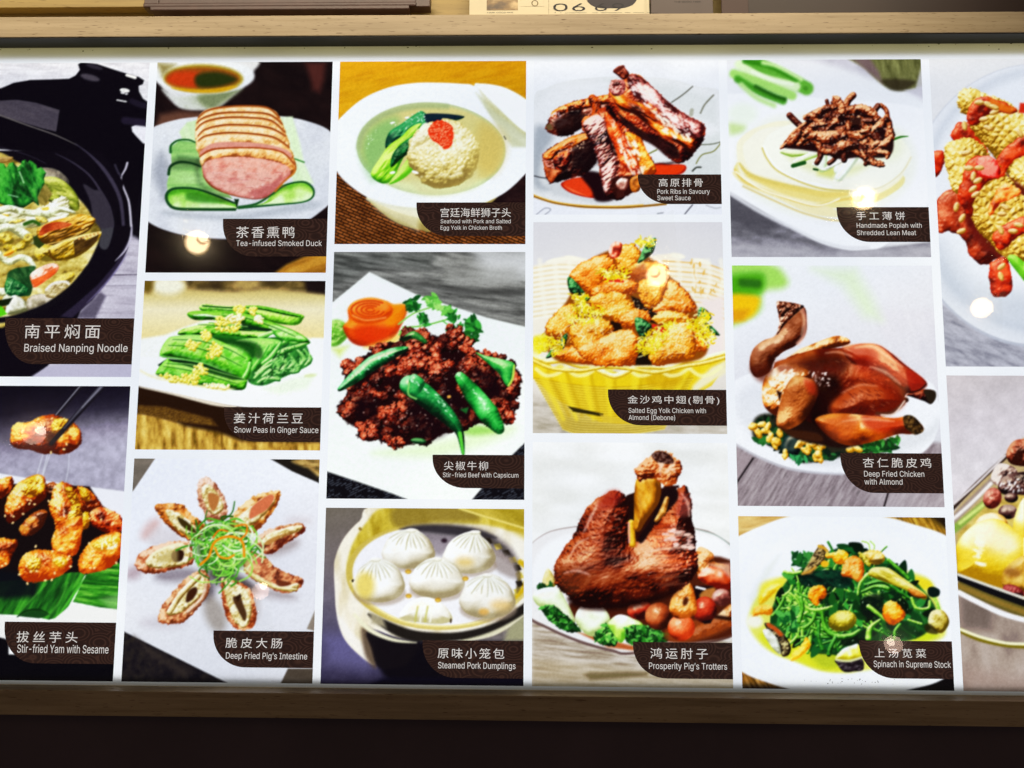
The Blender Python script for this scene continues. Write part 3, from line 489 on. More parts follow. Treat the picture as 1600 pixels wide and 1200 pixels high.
@dish
def intestine(A):
    A.view(180, 700, 3.076)
    A.grad([(-50, -50), (1100, -50), (1100, 1250), (-50, 1250)], 'f0f2fa', ['eceef6', 'e4e5ec', 'dcdde4'], (300, 50), (500, 900))
    A.P([(600, 300), (1050, 200), (1050, 900), (700, 900)], 'e2e2ea', soft=200, a=.6)
    A.P([(60, 30), (192, 30), (192, 50), (88, 204), (60, 230)], ('6f665c', '80766a'), tex=(30, 0, 3, 1), soft=5)
    A.P([(690, 20), (1050, 20), (1050, 210), (978, 168), (850, 112)], ('14110f', '221c18'), tex=(30, 20, 2, 1), soft=6)
    A.P([(850, 60), (1000, 50), (990, 140), (930, 100), (900, 90)], ('4a3a18', 'a88c50', 'd0b880'), tex=(16, 10, 3, 5), soft=20, smooth=True)
    A.P([(0, 870), (38, 880), (540, 1130), (540, 1200), (0, 1200)], ('0c0a12', '1c181c', '2c2622'), tex=(24, 30, 1, 2), soft=6)
    A.P([(90, 900), (200, 985), (380, 1080), (330, 1100), (160, 1000)], '3c332e', soft=40, a=.6)
    A.P([(960, 780), (920, 870), (1000, 890), (1000, 780)], '8c8378', soft=6); A.P([(830, 1060), (1000, 1060), (1000, 1200), (792, 1138)], ('4a4036', '5a5046'), tex=(30, 0, 3, 1), soft=6)
    for x, y, rx, ry, r, c, a in ((170, 390, 60, 30, -50, 'c09088', .6), (90, 600, 40, 30, -30, 'a08890', .7), (240, 440, 80, 60, 0, 'cfc8cc', .7), (300, 610, 110, 34, -5, '7a7078', .75), (420, 680, 60, 60, 0, '4a4048', .8), (480, 800, 50, 90, -20, '8c8278', .7),
                              (800, 480, 90, 30, -20, '8a7a78', .6), (760, 700, 110, 24, 10, '8a7e80', .6), (880, 350, 60, 20, 0, 'd0c8cc', .7), (560, 640, 120, 40, 20, '302428', .8), (230, 840, 110, 30, 0, 'c8c4cc', .8), (660, 760, 30, 80, 0, '907c74', .5)):
        A.E(x, y, rx, ry, r, c, soft=60, a=a)
    O = ['4a1c0a', '9a5020', 'cc8848', 'e8b888', 'f6dcc0']; I = ['7a5c20', 'c8b070', 'ece0b4', 'fbf8e4']
    def roll(out, inn, hole, hc='3a2010', oc=O, sd=1):
        A.Lp(out, oc, dome=26, bump=.28, bs=16, tone=.9, spec=.3, rough=5, seed=sd)
        A.Lp(inn, I, dome=12, bump=.3, bs=14, tone=.5, spec=.15, rough=3, seed=sd, soft=7)
        if hole: A.P(hole, hc, soft=10, smooth=True)
    roll([(395, 190), (410, 150), (450, 142), (490, 180), (525, 240), (538, 300), (530, 345), (480, 355), (440, 350), (425, 300), (400, 270)], [(415, 200), (450, 175), (500, 230), (520, 290), (480, 320), (440, 290)], [(445, 225), (465, 215), (500, 235), (490, 280), (470, 305), (450, 270)], 'b07840', ['8a4a30', 'c08868', 'e4bca0', 'f4dcd0'], 1)
    roll([(550, 350), (590, 290), (680, 225), (770, 205), (792, 215), (785, 260), (740, 330), (690, 390), (640, 415), (580, 400)], [(580, 350), (640, 290), (740, 225), (770, 250), (720, 320), (650, 370), (610, 385)], [(645, 340), (660, 280), (740, 225), (765, 240), (735, 290), (690, 320)], 'cc7850', ['7a3410', 'c47c28', 'e4ac68', 'f4d8a8'], 2)
    roll([(190, 285), (230, 265), (320, 272), (370, 320), (425, 360), (430, 400), (380, 450), (330, 430), (280, 400), (230, 350)], [(240, 300), (290, 305), (370, 360), (400, 400), (370, 430), (290, 385)], [(300, 335), (340, 350), (390, 400), (370, 405), (320, 375)], '3c2c0c', ['6a2c0c', 'b86820', 'e09038', 'f0c088'], 3)
    roll([(670, 450), (720, 400), (790, 375), (880, 362), (915, 380), (900, 410), (820, 460), (760, 505), (700, 500)], [(700, 450), (750, 405), (880, 370), (890, 395), (800, 430), (730, 465)], [(720, 455), (770, 425), (860, 400), (800, 425), (740, 465)], 'b88848', ['5a1c10', '9c4c28', 'd09868', 'eccab0'], 4)
    roll([(95, 560), (120, 505), (200, 465), (300, 445), (360, 455), (375, 500), (365, 560), (280, 585), (190, 606), (120, 595)], [(150, 540), (200, 490), (300, 460), (355, 480), (355, 550), (260, 575), (170, 575)], [(270, 510), (300, 488), (330, 500), (320, 540), (280, 545)], '2c1408', ['6a2810', 'b46034', 'dca078', 'f0ccb0'], 5)
    A.S([(150, 545), (200, 500), (300, 462), (350, 480)], 5, 'f4ecc8', soft=8); A.P([(205, 520), (300, 480), (300, 550), (210, 555)], 'b8a468', soft=26, a=.7)
    roll([(205, 830), (225, 760), (280, 690), (360, 610), (430, 590), (455, 640), (440, 710), (380, 790), (320, 840), (240, 845)], [(250, 800), (300, 700), (400, 615), (440, 640), (430, 690), (350, 770), (290, 800)], [(340, 740), (350, 690), (385, 668), (395, 690), (370, 730)], '3c1c0c', ['6a2c14', 'a85c30', 'd49868', 'ecc8a4'], 6)
    A.T([(260, 790), (320, 700), (400, 620)], 14, I, tone=.3); A.T([(350, 790), (420, 720), (440, 650)], 10, ['8a5030', 'd0a888', 'f0dcd0'], tone=.3)
    roll([(508, 640), (540, 625), (600, 645), (650, 680), (670, 740), (680, 800), (660, 860), (600, 878), (550, 840), (520, 760)], [(525, 660), (580, 650), (640, 700), (655, 800), (620, 868), (570, 830), (540, 750)], [(565, 720), (600, 715), (615, 750), (632, 800), (620, 830), (590, 780)], '4a2c14', ['7a2c10', 'b8602c', 'dca070', 'f4d4b0'], 7)
    A.P([(600, 700), (608, 712), (590, 740), (575, 720)], '2c1404', soft=7)
    roll([(620, 520), (650, 498), (720, 520), (780, 580), (870, 615), (905, 640), (880, 680), (820, 698), (760, 680), (680, 640), (620, 590)], [(620, 570), (700, 620), (790, 660), (880, 650), (860, 690), (780, 680), (680, 640)], [(775, 650), (800, 638), (845, 648), (830, 662), (790, 665)], '6a2c14', ['5a1c0c', 'a05028', 'cf8858', 'e8b888'], 8)
    A.P([(640, 505), (690, 520), (700, 560), (660, 550)], 'c86050', soft=20, a=.8, smooth=True); A.T([(625, 580), (680, 625), (780, 672), (870, 680)], (8, 10, 8, 5), ['a89040', 'e0cf90', 'f8f0d0'], tone=.3)
    # herb nest
    A.E(520, 480, 130, 120, 0, '3c6018', soft=70, a=.9)
    po = [(380, 420), (460, 350), (560, 340), (640, 400), (700, 480), (620, 560), (560, 640), (460, 610), (370, 540)]
    A.shred(po, 90, 90, 4, ['1f5a10', '3c8a1c', '5cb030', '2c701c'], curl=1.2, soft=6)
    for i in range(80):
        q = A.R.rand(5); cx, cy = 530 + (q[0] - .5) * 210, 485 + (q[1] - .5) * 190; r = 35 + q[2] * 60; a0 = q[3] * 6.3; sp = 1.2 + 2 * q[4]
        A.S([(cx + r * math.cos(a0 + sp * k / 4) - 20 * math.cos(a0), cy + r * .8 * math.sin(a0 + sp * k / 4) - 20 * math.sin(a0)) for k in range(5)], 2.6 + q[0] * 2, ('7cc840', 'b0e070', '4ca028', 'dcf0b8', '98d858', 'f0f8e0')[i % 6], soft=5, a=.9)
    A.S([(410, 560), (450, 520), (480, 450), (550, 425), (610, 450), (620, 520)], 6, 'e88c14', soft=6); A.S([(480, 480), (500, 520), (540, 530), (570, 515)], 5, 'f0941c', soft=6); A.S([(580, 375), (630, 370), (630, 410), (600, 440)], 4, 'f08018', soft=6); A.S([(470, 430), (500, 395), (540, 400)], 4, 'e87818', soft=6)
    A.mottle(8, .03)

@dish
def soup(A):
    A.view(500, 60, 3.529)
    A.C[:] = ramp(A.noise(14, None, -14, 9, 4, 2), 'b47c08', 'cc960e', 'd8a41c')
    A.grad([(0, 0), (1300, 0), (1300, 500), (0, 500)], 'd8a224', 'c08a10', (200, 400), (1100, 130), a=.5)
    # bamboo mat
    u, v = A.U, A.V
    st = ((v - u * .42) / 17.5) % 1; jn = np.floor((v - u * .42) / 17.5)
    m = ramp(np.clip(1 - abs(st - .4) * 2.1, 0, 1) * (.6 + .5 * vnoise(u / 40 + jn * 7, jn)), '160804', '5a2c10', 'a05e28', 'c8844c')
    wv = (((u + .5 * v) / 44 + (jn % 2) * .5) % 1 < .13)[..., None]; m = np.where(wv, m * .35, m)
    k = (np.clip((v - 640) / 20, 0, 1) * (v > 600))[..., None]; A.C[:] = A.C * (1 - k) + m * k
    A.P([(1300, 700), (1130, 720), (1020, 810), (900, 920), (1300, 940)], ('14080c', '2c1818'), tex=(30, 0, 2, 2), soft=30)
    # bowl
    A.Lp([(270, 870), (600, 930), (900, 890), (990, 850), (940, 910), (800, 980), (620, 1062), (560, 1058), (430, 1020), (330, 950)], ['9c8c50', 'd0c484', 'ece6c4', 'faf8ee'], dome=90, tone=.3, spec=0)
    A.P([(270, 880), (560, 940), (540, 1060), (400, 1000), (310, 940)], 'eae6cc', soft=50, a=.6)
    A.P([(850, 262), (900, 252), (1000, 265), (1080, 300), (1140, 340), (1250, 420), (1250, 560), (1180, 580), (1100, 600), (980, 540), (900, 420)], 'f2f6f0', soft=8, smooth=True)
    A.P([(60, 620), (70, 500), (130, 420), (240, 330), (380, 270), (520, 246), (650, 244), (780, 250), (850, 262), (960, 340), (1060, 460), (1140, 590), (1160, 700), (1120, 760), (1020, 850), (900, 905), (720, 940), (540, 936), (400, 920), (280, 885), (170, 815), (90, 730)], 'f5f8fa', soft=8, smooth=True)
    A.P([(860, 300), (1000, 400), (1130, 510), (1250, 560), (1250, 600), (1060, 600), (940, 430)], ('b8ba94', 'dadcc4'), tex=(60, 40, 4, 2), soft=26)
    A.P([(880, 275), (1000, 330), (1134, 470), (1134, 530), (1040, 460), (930, 370)], 'c8c494', soft=22, a=.6, smooth=True)
    A.P([(870, 262), (960, 258), (1090, 310), (1240, 420), (1240, 530), (1130, 515), (980, 380)], 'fafcfa', soft=12, smooth=True)
    A.S([(262, 885), (400, 928), (560, 945), (720, 946), (900, 912)], 8, 'dcdcc4', soft=20, a=.8)
    # broth
    A.E(612, 608, 412, 256, 3, 'b8c49a', soft=8); A.E(618, 604, 398, 238, 3, 'd2c88c', soft=30)
    A.grad([(200, 340), (1040, 340), (1040, 880), (200, 880)], '4c9a58', ['9cb870', 'd0c890', 'd8c682'], (240, 560), (900, 620), soft=1, a=0)
    A.P([(225, 640), (250, 520), (340, 450), (430, 440), (420, 560), (330, 700), (290, 780)], '7ab06c', soft=90, a=.75, smooth=True)
    A.P([(880, 480), (1000, 520), (1020, 620), (960, 740), (860, 700)], 'ccb468', soft=100, a=.8, smooth=True)
    A.P([(330, 780), (560, 860), (800, 840), (900, 780), (700, 800), (500, 790)], 'dce4b4', soft=60, a=.9, smooth=True)
    A.S([(215, 600), (250, 500), (360, 420), (520, 378), (700, 375)], 14, '9cac80', soft=30, a=.8)
    # greens
    A.Lp([(360, 600), (380, 520), (450, 470), (520, 420), (560, 400), (600, 420), (700, 418), (795, 432), (740, 455), (640, 460), (590, 480), (560, 540), (520, 600), (470, 640), (390, 710), (400, 640)], ['03140c', '08342a', '0f6038', '2c9858'], dome=40, bump=.5, bs=26, ang=-40, an=3, tone=.9, spec=.3)
    A.Lp([(280, 750), (330, 660), (380, 590), (450, 540), (500, 490), (560, 470), (540, 540), (480, 620), (440, 700), (400, 780), (340, 800)], ['2a7a10', '6cb81c', 'a8e038', 'd8f488'], dome=40, bump=.4, bs=24, ang=-50, an=4, tone=.6, spec=.3)
    A.Lp([(390, 710), (400, 640), (450, 580), (510, 540), (540, 540), (500, 620), (440, 670)], ['02200c', '0a5024', '1c8038'], dome=26, bump=.4, bs=20, tone=.6)
    A.Lp([(440, 720), (500, 650), (560, 650), (500, 740), (430, 790), (380, 800)], ['5ab018', '9cd840', 'ccec80'], dome=30, tone=.3)
    A.P([(580, 418), (700, 416), (796, 432), (700, 450), (620, 475), (590, 470)], '06142a', soft=10, a=.9, smooth=True)
    # ball
    A.B(680, 640, 198, 190, 0, ['8c7a3c', 'c8b468', 'ecdfa8', 'fbf6dc'], dome=190, bump=.34, bs=26, tone=.5, cell=.35, cs=26, spec=.1, L=(-.25, -.55, .8), rough=10, rs=40, gain=1.1)
    A.Lp([(560, 480), (590, 465), (620, 500), (600, 560), (520, 600), (500, 590), (530, 530)], ['c8b880', 'f0e8c8', 'ffffee'], dome=30, bump=.5, bs=16, soft=14)
    A.P([(500, 760), (600, 830), (760, 830), (860, 730), (840, 800), (720, 850), (560, 850)], 'd4d0a0', soft=60, a=.8, smooth=True)
    A.crumbs([(520, 500), (800, 480), (850, 640), (780, 780), (560, 780), (500, 640)], 120, 14, ['c0ac60', 'e8dca8', 'fdfae8'], tone=.3, spec=.1, a=.5, soft=10)
    A.glaze([(560, 600), (760, 560), (800, 700), (600, 720)], 30, 9, 'fffff4', a=.8)
    A.P([(600, 500), (640, 452), (700, 462), (735, 500), (728, 580), (695, 612), (650, 580), (618, 560), (595, 520)], 'e84018', soft=8, smooth=True, rough=4)
    A.crumbs([(605, 500), (640, 455), (700, 465), (730, 500), (724, 575), (695, 605), (655, 580), (618, 550)], 110, 8, ['b82408', 'f04a20', 'ff8c60'], tone=.2, spec=.5, soft=5)
    A.glaze([(380, 460), (560, 400), (600, 440), (440, 520)], 30, 6, 'e8f8e8'); A.glaze([(230, 640), (260, 540), (330, 480), (300, 560)], 14, 5, 'e0f4e0')
    for q in ((400, 740, 16, 7, -10), (525, 738, 20, 7, 20), (400, 465, 14, 5, -10), (480, 437, 12, 5, 0)): A.E(*q, 'fff', soft=6)
    A.S([(1015, 540), (1024, 556)], 3, '4a4a3c', soft=5)
    A.P([(0, 760), (88, 750), (90, 780), (0, 800)], 'f5f8fa', soft=4, a=0)
    A.mottle(7, .03)

@dish
def beef(A):
    A.view(500, 380, 2.927)
    A.C[:] = ramp(A.noise(16, None, 8, 7, 4, 4), '3c3c3a', '6c6c68', '8e8e8a', 'a0a09c')
    A.P([(40, 40), (540, 40), (500, 120), (250, 110), (60, 200)], ('2c2e2c', '5c5e5a', '8a8c88'), tex=(12, 10, 8, 1), soft=50, a=.8)
    A.P([(700, 30), (1000, 30), (1000, 160), (760, 160)], 'd4d5d6', soft=110, a=.85); A.P([(520, 90), (900, 110), (900, 200), (600, 180)], 'a4a4a0', soft=60, a=.6)
    A.P([(400, 180), (700, 210), (940, 210), (940, 240), (640, 235)], '3c3c3a', soft=30, a=.7)
    # dark placemat
    q = (((A.U * .5 + A.V) / 11) % 1 < .35) & (vnoise(A.U / 14, A.V / 7) > .55); md = np.where(q[..., None], hx('5a606c'), hx('0b0a10'))
    k = np.clip((A.V - 880) / 10, 0, 1)[..., None]; A.C[:] = A.C * (1 - k) + md * k
    # plate
    A.P([(226, 132), (440, 235), (640, 300), (760, 340), (945, 384), (1000, 400), (1000, 860), (935, 915), (880, 968), (740, 1120), (690, 1180), (420, 1180), (330, 1145), (200, 1100), (35, 1045), (0, 1035), (20, 280), (64, 265)], 'f6faf6', soft=9)
    A.P([(60, 280), (230, 150), (420, 240), (380, 300), (200, 260)], 'fbfdfb', soft=30, a=.8)
    A.P([(560, 900), (850, 830), (880, 870), (700, 940), (500, 980), (240, 960)], 'dcf0c0', soft=70, a=.8, smooth=True); A.P([(640, 860), (720, 830), (820, 860), (700, 880)], '7cc040', soft=40, a=.7, smooth=True)
    # carrot rose and coriander
    A.Lp([(60, 350), (110, 360), (130, 420), (80, 470), (40, 460), (30, 380)], ['4a8a20', '7cbc40', 'b0e080'], dome=24, bump=.5, bs=22, tone=.9, soft=16)
    A.P([(50, 480), (130, 470), (90, 520)], 'd8e890', soft=40)
    A.Lp([(105, 385), (130, 350), (128, 300), (160, 265), (230, 248), (300, 262), (340, 280), (390, 282), (395, 320), (370, 380), (340, 430), (280, 460), (200, 472), (140, 450)], ['a02808', 'e04c10', 'f87a18', 'fca830'], dome=60, tone=.4, spec=.1, soft=14)
    A.P([(330, 290), (395, 285), (380, 350), (330, 380), (300, 370)], 'f08c10', soft=30, a=.8, smooth=True)
    A.P([(150, 400), (200, 375), (300, 380), (330, 400), (260, 450), (180, 450)], 'd8380c', soft=40, a=.9, smooth=True)
    A.Lp([(130, 320), (140, 285), (200, 255), (280, 262), (328, 290), (325, 330), (260, 365), (170, 365)], ['d04808', 'f47414', 'fca040'], dome=40, soft=14, tone=.2, spec=0)
    for r in (.95, .7, .45, .22): A.S([(230 + 92 * r * math.cos(t), 305 + 44 * r * math.sin(t)) for t in np.linspace(.3, 5.4, 10)], 4, 'c83c0c', soft=9, a=.9)
    A.S([(150, 330), (210, 352), (300, 340)], 4, 'ffb060', soft=9, a=.7)
    A.P([(300, 440), (390, 400), (330, 470), (200, 480)], 'f4c850', soft=30, a=.7, smooth=True)
    H = ['0c4a18', '1f7a28', '3ca03c', '145a1c']; HL = ['58a840', '7cc858', 'a4dc7c']
    A.S([(380, 385), (470, 378), (560, 355), (640, 330)], 4, '7cc058', soft=6); A.S([(360, 370), (430, 320), (520, 290)], 4, '8cc868', soft=6); A.S([(560, 355), (610, 390)], 3, '5cb048', soft=6)
    for p, n, c in (([(390, 270), (440, 245), (460, 290), (420, 320)], 26, H), ([(440, 340), (470, 325), (505, 360), (480, 378)], 20, H), ([(470, 250), (530, 240), (560, 300), (520, 300)], 26, HL), ([(570, 300), (620, 300), (640, 340), (600, 360)], 26, H), ([(540, 290), (600, 300), (580, 330)], 14, HL),
                    ([(630, 380), (680, 335), (725, 350), (740, 430), (690, 455), (650, 430)], 60, H), ([(570, 400), (620, 380), (640, 410)], 16, H), ([(360, 400), (420, 400), (400, 430)], 12, HL)):
        A.leafy(p, n, 17, c, soft=7)
    # meat
    Rd = ['1c0303', '56100a', '8c2412', 'b8401e', 'd8764c']; Dk = ['0c0204', '240608', '48100c', '7a2818']
    out = [(235, 500), (270, 465), (380, 440), (430, 395), (450, 400), (520, 420), (600, 410), (625, 380), (645, 400), (640, 440), (700, 480), (760, 510), (820, 520), (880, 560), (915, 600), (900, 680), (890, 760), (880, 810), (840, 820), (700, 820), (640, 840), (560, 880), (500, 920), (430, 920), (380, 935), (300, 910), (180, 890), (175, 860), (210, 820), (140, 835), (100, 780), (82, 740), (130, 690), (110, 620), (115, 545), (160, 535)]
    A.P(out, '1a0508', soft=12, smooth=True, rough=12, rs=20)
    A.crumbs(out, 110, 34, Dk, bump=.5, bs=12, tone=.6, spec=.5, sp=24, rough=6, rs=10)
    for p, n in (([(115, 545), (200, 535), (190, 580), (120, 600)], 12), ([(250, 470), (300, 470), (280, 510), (240, 520)], 6), ([(360, 500), (440, 440), (520, 430), (580, 500), (600, 580), (560, 640), (500, 560), (440, 560), (360, 600), (300, 650), (320, 580)], 46), ([(560, 430), (640, 400), (700, 480), (770, 560), (740, 600), (680, 560), (640, 480)], 26),
                 ([(420, 400), (500, 410), (480, 450)], 7), ([(600, 390), (640, 385), (640, 430), (600, 440)], 6), ([(90, 740), (160, 740), (170, 780), (110, 790)], 9), ([(180, 830), (240, 830), (260, 880), (190, 890)], 12), ([(260, 760), (400, 700), (430, 740), (330, 800), (270, 800)], 20), ([(800, 740), (880, 740), (870, 810), (800, 800)], 9),
                 ([(860, 600), (910, 600), (900, 680), (870, 680)], 8), ([(750, 505), (810, 515), (800, 530), (760, 525)], 4), ([(300, 890), (380, 900), (370, 930), (310, 910)], 6), ([(640, 600), (700, 640), (640, 680)], 5), ([(140, 660), (240, 640), (260, 700), (160, 720)], 6), ([(780, 700), (830, 740), (800, 760)], 4)):
        A.crumbs(p, n, 25, Rd, bump=.4, bs=12, tone=.7, spec=.6, sp=16, rough=6, rs=9, bias=-.02)
    for p in ([(400, 700), (500, 760), (600, 840), (500, 900), (420, 860)], [(170, 700), (260, 720), (240, 800), (160, 790)], [(560, 640), (640, 700), (660, 800), (580, 780)], [(700, 560), (800, 620), (840, 700), (780, 700)]):
        A.P(p, '14040a', soft=50, a=.7, smooth=True)
    A.glaze([(200, 540), (420, 470), (640, 470), (760, 620), (700, 780), (460, 880), (240, 840), (130, 700)], 150, 5, 'f0d0c0', a=.7)
    # green chillies
    G = ['02180c', '0a4a20', '148038', '3cb058', 'a0e0a8']
    o = dict(tone=.4, spec=.8, sp=30, bump=.1, bs=10)
    A.T([(90, 668), (150, 620), (240, 550), (330, 505), (395, 482)], (10, 26, 34, 26, 10), G, seed=1, **o)
    A.T([(385, 440), (430, 420), (480, 450)], (10, 18, 10), ['0a3010', '1c7028', '6cc060'], **o); A.S([(370, 440), (410, 430)], 8, '08180c', soft=8)
    A.T([(640, 610), (700, 690), (770, 780), (820, 850)], (22, 42, 48, 24), ['04300f', '0f7428', '24a03c', '5cc868', 'b8f0b8'], seed=2, **o)
    A.T([(410, 650), (470, 690), (540, 750), (600, 810), (640, 870), (655, 965)], (46, 50, 44, 32, 18, 6), G, seed=3, **o)
    A.Lp([(405, 640), (415, 605), (440, 600), (480, 640), (440, 700), (400, 690)], G[1:], dome=30, **o); A.S([(408, 640), (404, 690), (440, 712)], 4, '8cc870', soft=6); A.S([(640, 870), (655, 962)], (9, 5), '5cc040', soft=7)
    A.Lp([(710, 500), (760, 515), (830, 530), (888, 550), (885, 600), (870, 650), (850, 650), (820, 600), (780, 560)], ['085020', '1c9038', '4cbc50', 'b0e8a0'], dome=34, seed=3, **o); A.S([(888, 560), (880, 620), (862, 650)], 5, 'b8dc60', soft=7)
    A.P([(640, 760), (680, 750), (670, 780)], '1c6028', soft=8); A.B(450, 905, 36, 14, 5, ['06200c', '145028', '4c9850'])
    for p in ([(420, 640), (520, 700), (600, 790)], [(700, 680), (770, 770)], [(150, 620), (250, 545), (330, 510)]):
        for a, b in zip(p[:-1], p[1:]):
            A.glaze([(a[0] - 12, a[1] - 16), (a[0] + 16, a[1] - 10), (b[0] + 16, b[1]), (b[0] - 8, b[1])], 16, 7, 'e0f8e0', a=.8, an=40)
    A.E(590, 702, 9, 7, 0, 'e0a850', soft=5); A.mottle(7, .03)

@dish
def dump(A):
    A.view(490, 780, 3.87)
    A.C[:] = ramp(A.noise(60, None, 0, 1, 4, 3), '5c5654', '746c6c', '8c8488')
    A.grad([(0, 0), (700, 0), (700, 1200), (0, 1200)], '6e6658', ['7a7070', '6a6478', '3c3860', '1c1838'], (60, 60), (200, 1150), a=.75)
    A.P([(60, 820), (240, 800), (420, 1000), (300, 1040), (80, 1000)], '6a6590', soft=120, a=.8)
    A.P([(300, 840), (640, 860), (1350, 860), (1350, 1200), (560, 1200), (420, 1060)], '0a0810', soft=50)
    A.P([(420, 1080), (1350, 1090), (1350, 1200), (200, 1200)], '0c0a1c', soft=50)
    A.P([(1180, 760), (1350, 640), (1350, 860), (1150, 860)], '9c9a80', soft=50)
    # outer steamer
    A.P([(420, 30), (280, 130), (180, 240), (130, 360), (124, 440), (128, 540), (140, 700), (190, 850), (300, 960), (370, 1000), (340, 880), (330, 780), (520, 840), (700, 860), (900, 860), (1100, 820), (1250, 720), (1350, 600), (1350, 20)], ('d8ccac', 'efe8d8', 'f6f2e8'), tex=(80, 90, 3, 2), soft=10, smooth=True)
    A.P([(150, 700), (230, 800), (300, 880), (330, 980), (240, 900), (170, 800)], 'f4f0ec', soft=30, a=.8, smooth=True); A.P([(290, 780), (360, 800), (380, 1010), (330, 980), (300, 900)], '5a4838', soft=40, a=.9, smooth=True)
    A.P([(330, 800), (560, 860), (640, 870), (560, 1000), (400, 1020), (350, 900)], '100c12', soft=24, a=.95, smooth=True)
    A.S([(250, 700), (340, 790), (480, 850), (620, 866)], (10, 14, 10, 4), 'e8e4c8', soft=16); A.S([(900, 850), (1080, 810), (1200, 740), (1290, 670)], 14, 'd8d4b8', soft=20)
    A.P([(400, 60), (560, 50), (900, 50), (1300, 100), (1300, 200), (1200, 190), (1000, 150), (700, 150), (480, 190), (330, 260), (230, 400), (215, 480), (200, 400), (240, 260), (320, 140)], ('a08a20', 'c8b448', 'e0d084'), tex=(50, 80, 3, 1), soft=26, smooth=True)
    A.P([(500, 40), (900, 40), (1000, 130), (700, 145), (500, 175)], '8a7a30', soft=60, a=.9, smooth=True); A.P([(1000, 50), (1300, 50), (1300, 250), (1100, 140)], 'b8a030', soft=60, a=.8)
    A.P([(900, 55), (1100, 120), (1270, 180), (1300, 60)], ('98861c', 'c4b050'), tex=(60, 30, 4, 1), soft=10); A.S([(880, 55), (1060, 112), (1290, 180)], 6, 'e0cf80', soft=10)
    # floor of the basket
    A.E(725, 470, 530, 318, 4, 'c0ac58', soft=14); A.E(735, 465, 500, 300, 4, 'f1f0f5', soft=16)
    A.P([(560, 170), (700, 150), (900, 160), (1060, 200), (1200, 300), (1240, 420), (1100, 330), (900, 250), (760, 330), (660, 260), (560, 230)], '746c72', soft=50, a=.85, smooth=True); A.P([(520, 180), (700, 155), (960, 175), (1100, 240), (700, 200)], '201c22', soft=30, a=.8, smooth=True)
    A.P([(700, 250), (820, 240), (780, 350), (700, 340)], '9c949c', soft=60, a=.8)
    for i in range(9):
        a = -1.05 + i * .16; x, y = 725 + 520 * math.cos(a), 470 + 305 * math.sin(a) + 20
        A.P([(x - 24, y - 14), (x + 14, y - 20), (x + 30, y + 12), (x - 8, y + 20)], ('d8c458', '1c140c')[i % 2], soft=8)
    A.S([(1040, 240), (1150, 300), (1230, 420), (1240, 560)], 16, '2c2420', soft=20, a=.5); A.S([(1250, 380), (1300, 430), (1280, 520), (1230, 600)], 16, 'c8a820', soft=16)
    A.P([(1080, 300), (1200, 360), (1230, 480), (1120, 440), (1080, 380)], '988c88', soft=40, a=.8, smooth=True)
    A.P([(200, 700), (620, 820), (1000, 820), (1280, 600), (1200, 800), (900, 880), (500, 840)], '14100c', soft=30, a=0)
    A.S([(225, 500), (300, 600), (420, 690), (560, 750), (720, 775), (900, 770), (1060, 730), (1200, 640), (1290, 560)], 11, 'd0be78', soft=14); A.S([(225, 494), (300, 592), (420, 682), (560, 742), (720, 766), (900, 760), (1060, 720), (1200, 632)], 5, 'f0e4a8', soft=8)
    A.P([(330, 690), (560, 780), (720, 805), (900, 800), (1100, 745), (1290, 620), (1290, 680), (1100, 790), (900, 850), (700, 862), (560, 850), (420, 780)], '14100e', soft=20, smooth=True, a=.95)
    A.P([(340, 680), (420, 720), (440, 780), (350, 750)], 'a8a088', soft=30, a=.9); A.E(238, 494, 9, 9, 0, '1c140c', soft=8)
    A.S([(280, 178), (284, 182)], 9, '8a7430', soft=10)
    def bun(cx, cy, rx, ry, tx, ty, sh, sd):
        A.E(cx + 6, cy + ry * .6, rx * 1.02, ry * .55, 0, '9a8878', soft=26, a=.6)
        A.Lp([(cx - rx, cy + ry * .3), (cx - rx * .92, cy - ry * .1), (cx - rx * .74, cy - ry * .52), (cx - rx * .4, cy - ry * .84), (tx - 30, ty + 4), (tx, ty), (tx + 34, ty + 4), (cx + rx * .46, cy - ry * .82), (cx + rx * .78, cy - ry * .46), (cx + rx * .95, cy - ry * .05), (cx + rx, cy + ry * .35), (cx + rx * .7, cy + ry * .8), (cx, cy + ry), (cx - rx * .7, cy + ry * .8)],
             ['9c9070', 'd0c8b4', 'eeebe2', 'ffffff'], dome=ry * .9, tone=.35, spec=.12, gain=1.12, seed=sd, L=(-.4, -.5, .75))
        w0, D0 = A.field([(cx - rx, cy + ry * .3), (cx - rx * .92, cy - ry * .1), (cx - rx * .74, cy - ry * .52), (cx - rx * .4, cy - ry * .84), (tx, ty), (cx + rx * .46, cy - ry * .82), (cx + rx * .78, cy - ry * .46), (cx + rx * .95, cy - ry * .05), (cx + rx, cy + ry * .35), (cx + rx * .7, cy + ry * .8), (cx, cy + ry), (cx - rx * .7, cy + ry * .8)], m=60)
        keep = A.C[w0].copy()
        for i in range(13):
            a = math.pi * (.08 + .84 * i / 12); q = A.R.rand(3); ex, ey = tx + rx * 1.15 * math.cos(a), ty + 10 + ry * (1.0 + .4 * q[0]) * math.sin(a) * .95
            mx, my = (tx + ex) / 2 + 14 * (q[1] - .5), (ty + ey) / 2 - 6
            A.S([(tx + 14 * math.cos(a), ty + 16), (mx, my), (ex * .8 + tx * .2, ey * .8 + ty * .2)], (3, 5, 2), ('b8b69c', 'a8a47c')[i % 2], soft=10, a=.9)
            A.S([(tx + 14 * math.cos(a) + 7, ty + 14), (mx + 9, my), (ex * .8 + tx * .2 + 8, ey * .8 + ty * .2)], (3, 5, 2), 'ffffff', soft=11, a=.75)
        if sh: A.E(*sh[:4], 0, sh[4], soft=70, a=.75)
